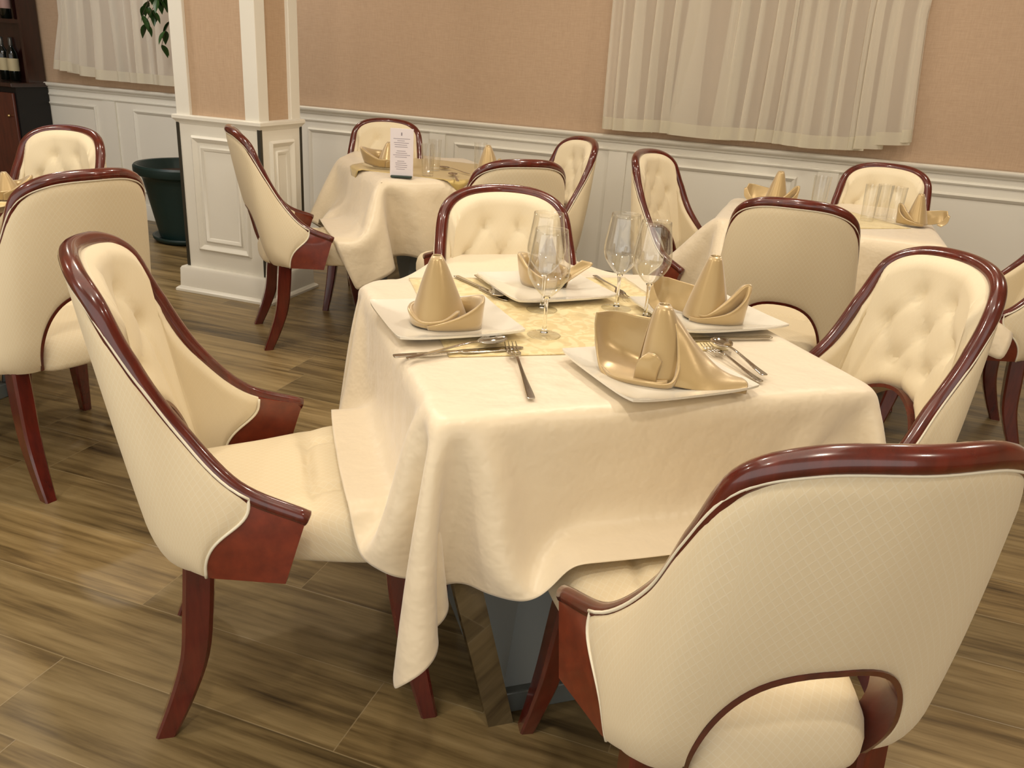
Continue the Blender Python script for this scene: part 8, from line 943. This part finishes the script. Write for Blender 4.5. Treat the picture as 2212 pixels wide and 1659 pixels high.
YV = lambda x, y: math.atan2(-x, y)      # turn the fold to face the viewer's side of the table
def nap_at(W, u, v, dyaw, *a, **k):
    x, y, _ = W(u, v); return napkin(x, y, ZP if 'z' not in k else k.pop('z'), YV(x, y) + R(dyaw), *a, **k)
nap_at(W1, .128, .490, 0, 'gold satin napkin folded into a tall cone on the left plate', 'cone', 1.0)
nap_at(W1, .780, .462, 0, 'gold satin napkin with cone and side wing on the right plate', 'wing', 1.0)
nap_at(W1, .463, .125, 0, 'gold satin napkin opened like a shell on the near plate', 'open', 1.0)
nap_at(W1, .475, .785, 0, 'gold satin napkin with spread petals on the far plate', 'back', .95)

# ------------------------------------------------------------------ cutlery
def outline_sheet(b, st, th=.0018):
    """st: (y, halfwidth, z, cup) stations along the length"""
    P = np.array(st, float); n = 40; T_, B_ = [], []
    for i in range(n + 1):
        y, w, z, cup = cr(P, i * (len(P) - 1) / n); w = max(w, .0004)
        T_.append([(w * k_, y, z + th - cup * (1 - k_ * k_)) for k_ in (-1, -.6, -.2, .2, .6, 1)])
        B_.append([(w * k_, y, z - cup * (1 - k_ * k_)) for k_ in (-1, -.6, -.2, .2, .6, 1)])
    b.grid([t + r_[::-1] for t, r_ in zip(T_, B_)], cv=True)
    b.add(T_[0] + B_[0][::-1], [tuple(range(12))]); b.add(T_[-1] + B_[-1][::-1], [tuple(range(12))])
def make_spoon():
    b = MB(); outline_sheet(b, [(-.105, .004, .004, 0), (-.10, .0065, .004, 0), (-.07, .0055, .005, 0), (-.03, .0035, .008, 0), (.02, .0025, .011, 0), (.042, .004, .010, .0005), (.052, .012, .009, .003), (.070, .0205, .009, .0065), (.088, .019, .009, .006), (.100, .011, .009, .003), (.105, .003, .009, 0)])
    return b.build('spoon', 'steel')
def make_fork():
    b = MB(); outline_sheet(b, [(-.105, .004, .003, 0), (-.10, .0065, .003, 0), (-.07, .0055, .004, 0), (-.03, .0035, .007, 0), (.02, .0026, .011, 0), (.036, .0045, .010, 0), (.046, .0105, .008, .001), (.056, .0125, .006, .001), (.060, .0125, .006, .001)])
    for k_ in range(4):
        x = -.0105 + .007 * k_; b.tube([(x, .058, .006), (x, .072, .0045), (x, .090, .0055), (x * .98, .105, .009)], [.0016, .0016, .0014, .0006], 6)
    return b.build('fork', 'steel')
def make_knife():
    b = MB(); outline_sheet(b, [(-.115, .005, .003, 0), (-.11, .0075, .003, 0), (-.07, .0065, .003, 0), (-.02, .0055, .003, 0), (.0, .005, .003, 0), (.008, .0085, .002, 0), (.05, .0095, .001, 0), (.095, .0085, .001, 0), (.112, .004, .001, 0), (.116, .0008, .001, 0)], .0022)
    return b.build('table_knife', 'steel')
pro = {'spoon': make_spoon(), 'fork': make_fork(), 'table_knife': make_knife()}; cu = set()
def cut(kind, W, pa, pb, label, dz=0.0, tilt=0):
    """pa = handle end, pb = working end (table coordinates)"""
    a, c = Vector(W(*pa)), Vector(W(*pb)); m_ = (a + c) / 2; d = c - a
    o = pro[kind] if kind not in cu else pro[kind].copy()
    if kind in cu: C.objects.link(o)
    cu.add(kind)
    o.location = (m_.x, m_.y, ZT + .0015 + dz); o.rotation_euler = (R(tilt), 0, math.atan2(-d.x, d.y)); k1 = d.length / (.231 if kind == 'table_knife' else .21); o.scale = (1.12, k1, 1.1)
    for k_ in ('label', 'category', 'group'):
        if k_ in o: del o[k_]
    tag(o, label, 'knife' if kind == 'table_knife' else kind, 'cutlery on the nearest table')
cut('table_knife', W1, (-.015, .299), (.262, .322), 'steel knife lying under the spoon in front of the left plate')
cut('spoon', W1, (.007, .270), (.234, .358), 'steel spoon crossing the knife in front of the left plate', .004)
cut('fork', W1, (.188, .050), (.240, .345), 'steel fork with upturned tines near the front left corner of the table')
cut('table_knife', W1, (.262, .905), (.335, .665), 'steel knife left of the far plate, its handle toward the far chair')
cut('spoon', W1, (.318, .900), (.322, .675), 'steel spoon left of the far plate, next to a knife', .002)
cut('fork', W1, (.662, .885), (.650, .630), 'steel fork right of the far plate, beside the glass stems')
cut('table_knife', W1, (.862, .312), (.640, .325), 'steel knife in front of the right plate, handle pointing right')
cut('spoon', W1, (.686, .075), (.700, .290), 'steel spoon right of the near plate, bowl toward the glasses', .006)
cut('fork', W1, (.668, .060), (.668, .280), 'steel fork half under the right side of the near plate')

# ------------------------------------------------------------------ wine glasses
def make_wine():
    root = empty('wine_glass')
    out = [(.0, .086), (.006, .087), (.016, .094), (.030, .110), (.041, .128), (.0455, .145), (.0445, .165), (.040, .195), (.0345, .235)]
    pr = np.array(out); O = [tuple(cr(pr, t * (len(pr) - 1) / 32)) for t in range(33)]
    inn = [(max(r_ - .0011, 0), z + (.0035 if r_ < .012 else .0006)) for r_, z in O[::-1]]; inn[-1] = (0, .0905); inn[0] = (O[-1][0] - .0011, .235)
    b = MB(); b.lathe(O + inn, 48); b.build('bowl', 'glass', root)
    b = MB(); b.lathe([(0, .0865), (.0075, .0866), (.0055, .080), (.0042, .070), (.0038, .045), (.0042, .020), (.006, .0105), (.009, .0062), (0, .0061)], 24); b.build('stem', 'stem_glass', root)
    b = MB(); b.lathe([(0, .006), (.010, .0055), (.020, .0035), (.034, .0018), (.0375, .0014), (.0375, .0004), (.034, .0), (0, .0008)], 48); b.build('foot', 'glass', root)
    return root
wg = make_wine(); wu = [0]
def wine(u, v, label):
    o = wg if not wu[0] else copy_tree(wg); wu[0] = 1
    o.location = W1(u, v, ZT + .0015)
    for k_ in ('label', 'category', 'group'):
        if k_ in o: del o[k_]
    tag(o, label, 'glass', 'wine glasses on the nearest table')
wine(.337, .402, 'stemmed wine glass, nearest of the four on the gold overlay')
wine(.398, .588, 'stemmed wine glass directly behind the nearest glass')
wine(.592, .580, 'stemmed wine glass, taller-looking one of the right pair')
wine(.627, .490, 'stemmed wine glass, front one of the right pair behind the open napkin')

# ------------------------------------------------------------------ far tables: tumblers, menu, napkins, plates
def make_tumbler():
    h = .15; b = MB(); b.lathe([(0, 0), (.026, 0), (.0275, .002), (.033, h), (.0318, h), (.0262, .012), (0, .012)], 28)
    return b.build('tumbler', 'glass', None, 'auto')
tb0 = make_tumbler(); tu = [0]
def tumbler(W, u, v, label, sc=1):
    o = tb0 if not tu[0] else tb0.copy()
    if tu[0]: C.objects.link(o)
    tu[0] = 1; o.location = W(u, v, ZT + .003); o.scale = (sc, sc, sc)
    for k_ in ('label', 'category', 'group'):
        if k_ in o: del o[k_]
    tag(o, label, 'glass', 'tall clear tumblers')
def inv(W, tab, x, y):
    a = R(tab[4]); dx, dy = x - tab[0], y - tab[1]; return (dx * math.cos(a) + dy * math.sin(a), -dx * math.sin(a) + dy * math.cos(a))
tumbler(W2, *inv(W2, T2, -1.74, 3.74), 'tall clear tumbler just right of the menu card')
tumbler(W2, *inv(W2, T2, -1.80, 3.95), 'tall clear tumbler farther back, right of the menu card')
tumbler(W2, *inv(W2, T2, -1.58, 4.02), 'tall clear tumbler beside the pointed napkin on the back left table')
tumbler(W3, *inv(W3, T3, .27, 3.93), 'tall clear tumbler, left one of the cluster on the back right table')
tumbler(W3, *inv(W3, T3, .325, 4.00), 'tall clear tumbler, middle one of the cluster on the back right table')
tumbler(W3, *inv(W3, T3, .375, 3.95), 'tall clear tumbler, right one of the cluster on the back right table')
tumbler(W3, *inv(W3, T3, .06, 3.93), 'tall clear tumbler standing apart, left of the cluster, on the back right table', 1.1)
# menu stand
mn = empty('menu_stand', (-1.81, 3.60, ZT + .003), R(22)); tag(mn, 'upright white menu card with dark foot on the back left table', 'menu')
b = MB(); b.box((-.050, -.022, 0), (.050, .022, .010), .003); b.build('foot', 'acrylic', mn, False)
cr_o = MB(); cr_o.box((-.054, -.002, .006), (.054, .002, .222), .001); card = cr_o.build('card', 'paper', mn, False)
b = MB(); rr_ = random.Random(2)
for q in range(16):
    z = .175 - q * .0092; wl = rr_.uniform(.020, .040)
    if q in (5, 10): continue
    b.box((-wl, -.0026, z), (wl * rr_.uniform(.6, 1), -.0021, z + .0022))
b.box((-.004, -.0026, .190), (.002, -.0021, .204)); b.build('printed_lines', 'ink', card, False)
GN = 'gold napkins on the far tables'
nap_at(W2, *inv(W2, T2, -2.03, 3.86), 0, 'gold napkin folded like a boat, left of the menu card', 'bird', 1.5, group=GN)
nap_at(W2, *inv(W2, T2, -1.45, 3.83), 0, 'gold napkin folded to a tall point at the right of the back left table', 'cone', 1.05, group=GN)
nap_at(W2, *inv(W2, T2, -1.50, 4.06), 0, 'small gold napkin behind the pointed one on the back left table', 'bird', .9, group=GN)
nap_at(W3, *inv(W3, T3, -.12, 4.05), 0, 'gold napkin with two points showing above the chair back', 'wing', 1.0, group=GN)
nap_at(W3, *inv(W3, T3, .46, 3.93), 0, 'gold napkin with upright point at the right end of the back right table', 'wing', .85, -1, group=GN)
nap_at(W4, .80, .78, 0, 'gold napkin on the table at the far left edge', 'bird', 1.1, group=GN, z=.765)
def saucer_plate(W, u, v, label):
    b = MB(); b.lathe([(0, .004), (.07, .004), (.10, .010), (.118, .016), (.119, .014), (.10, .006), (.07, 0), (0, 0)], 40); o = b.build('glass_plate', 'glass', None, True); o.location = W(u, v, ZT + .003)
    tag(o, label, 'plate', 'clear glass plates')
saucer_plate(W2, *inv(W2, T2, -2.03, 3.86), 'clear glass plate under the boat napkin beside the menu card')
# cutlery glints on the back tables
pro_c = pro['spoon']
for (W_, T_, x, y, rz, lb) in ((W2, T2, -1.70, 3.98, 60, 'spoon lying behind the tumblers on the back left table'), (W2, T2, -1.60, 3.75, 30, 'spoon lying below the pointed napkin on the back left table')):
    o = pro_c.copy(); C.objects.link(o); o.location = (x, y, ZT + .004); o.rotation_euler = (0, 0, R(rz))
    tag(o, lb, 'spoon', 'spoons on the back left table')

# ------------------------------------------------------------------ light
def area(name, loc, size, power, colr=(1, .885, .73), rot=(0, 0, 0), shape='DISK'):
    l = bpy.data.lights.new(name, 'AREA'); l.shape = shape; l.size = size; l.energy = power; l.color = colr
    o = bpy.data.objects.new(name, l); C.objects.link(o); o.location = loc; o.rotation_euler = rot; return o
for x, y in ((-3.9, 1.0), (-3.9, 3.3), (-2.0, -.2), (-2.0, 2.3), (-.1, .3), (-.1, 2.6), (1.7, .6), (1.7, 3.2)):
    area('ceiling_downlight', (x, y, 2.75), .16, 19)
for x, y in ((-1.2, 3.9), (.6, 3.9), (-3.4, 4.5)):
    area('ceiling_downlight', (x, y, 2.75), .16, 11)
area('ceiling_panel', (-1.2, 1.2, 2.78), 2.6, 34, (1, .88, .72), shape='SQUARE')
area('cool_wainscot_fill', (-4.3, 3.2, 2.4), .8, 10, (.80, .88, 1.0), (R(50), 0, R(10)))  # added cool fill tinting the left wainscot bluish; no window is modelled
w = bpy.data.worlds.new('world'); scene.world = w; w.use_nodes = True
bg = w.node_tree.nodes['Background']; bg.inputs[0].default_value = (1, .945, .86, 1); bg.inputs[1].default_value = 1.75
scene.view_settings.view_transform = 'Standard'; scene.view_settings.look = 'None'; scene.view_settings.gamma = 1
scene.view_settings.use_curve_mapping = False; scene.view_settings.exposure = -0.36
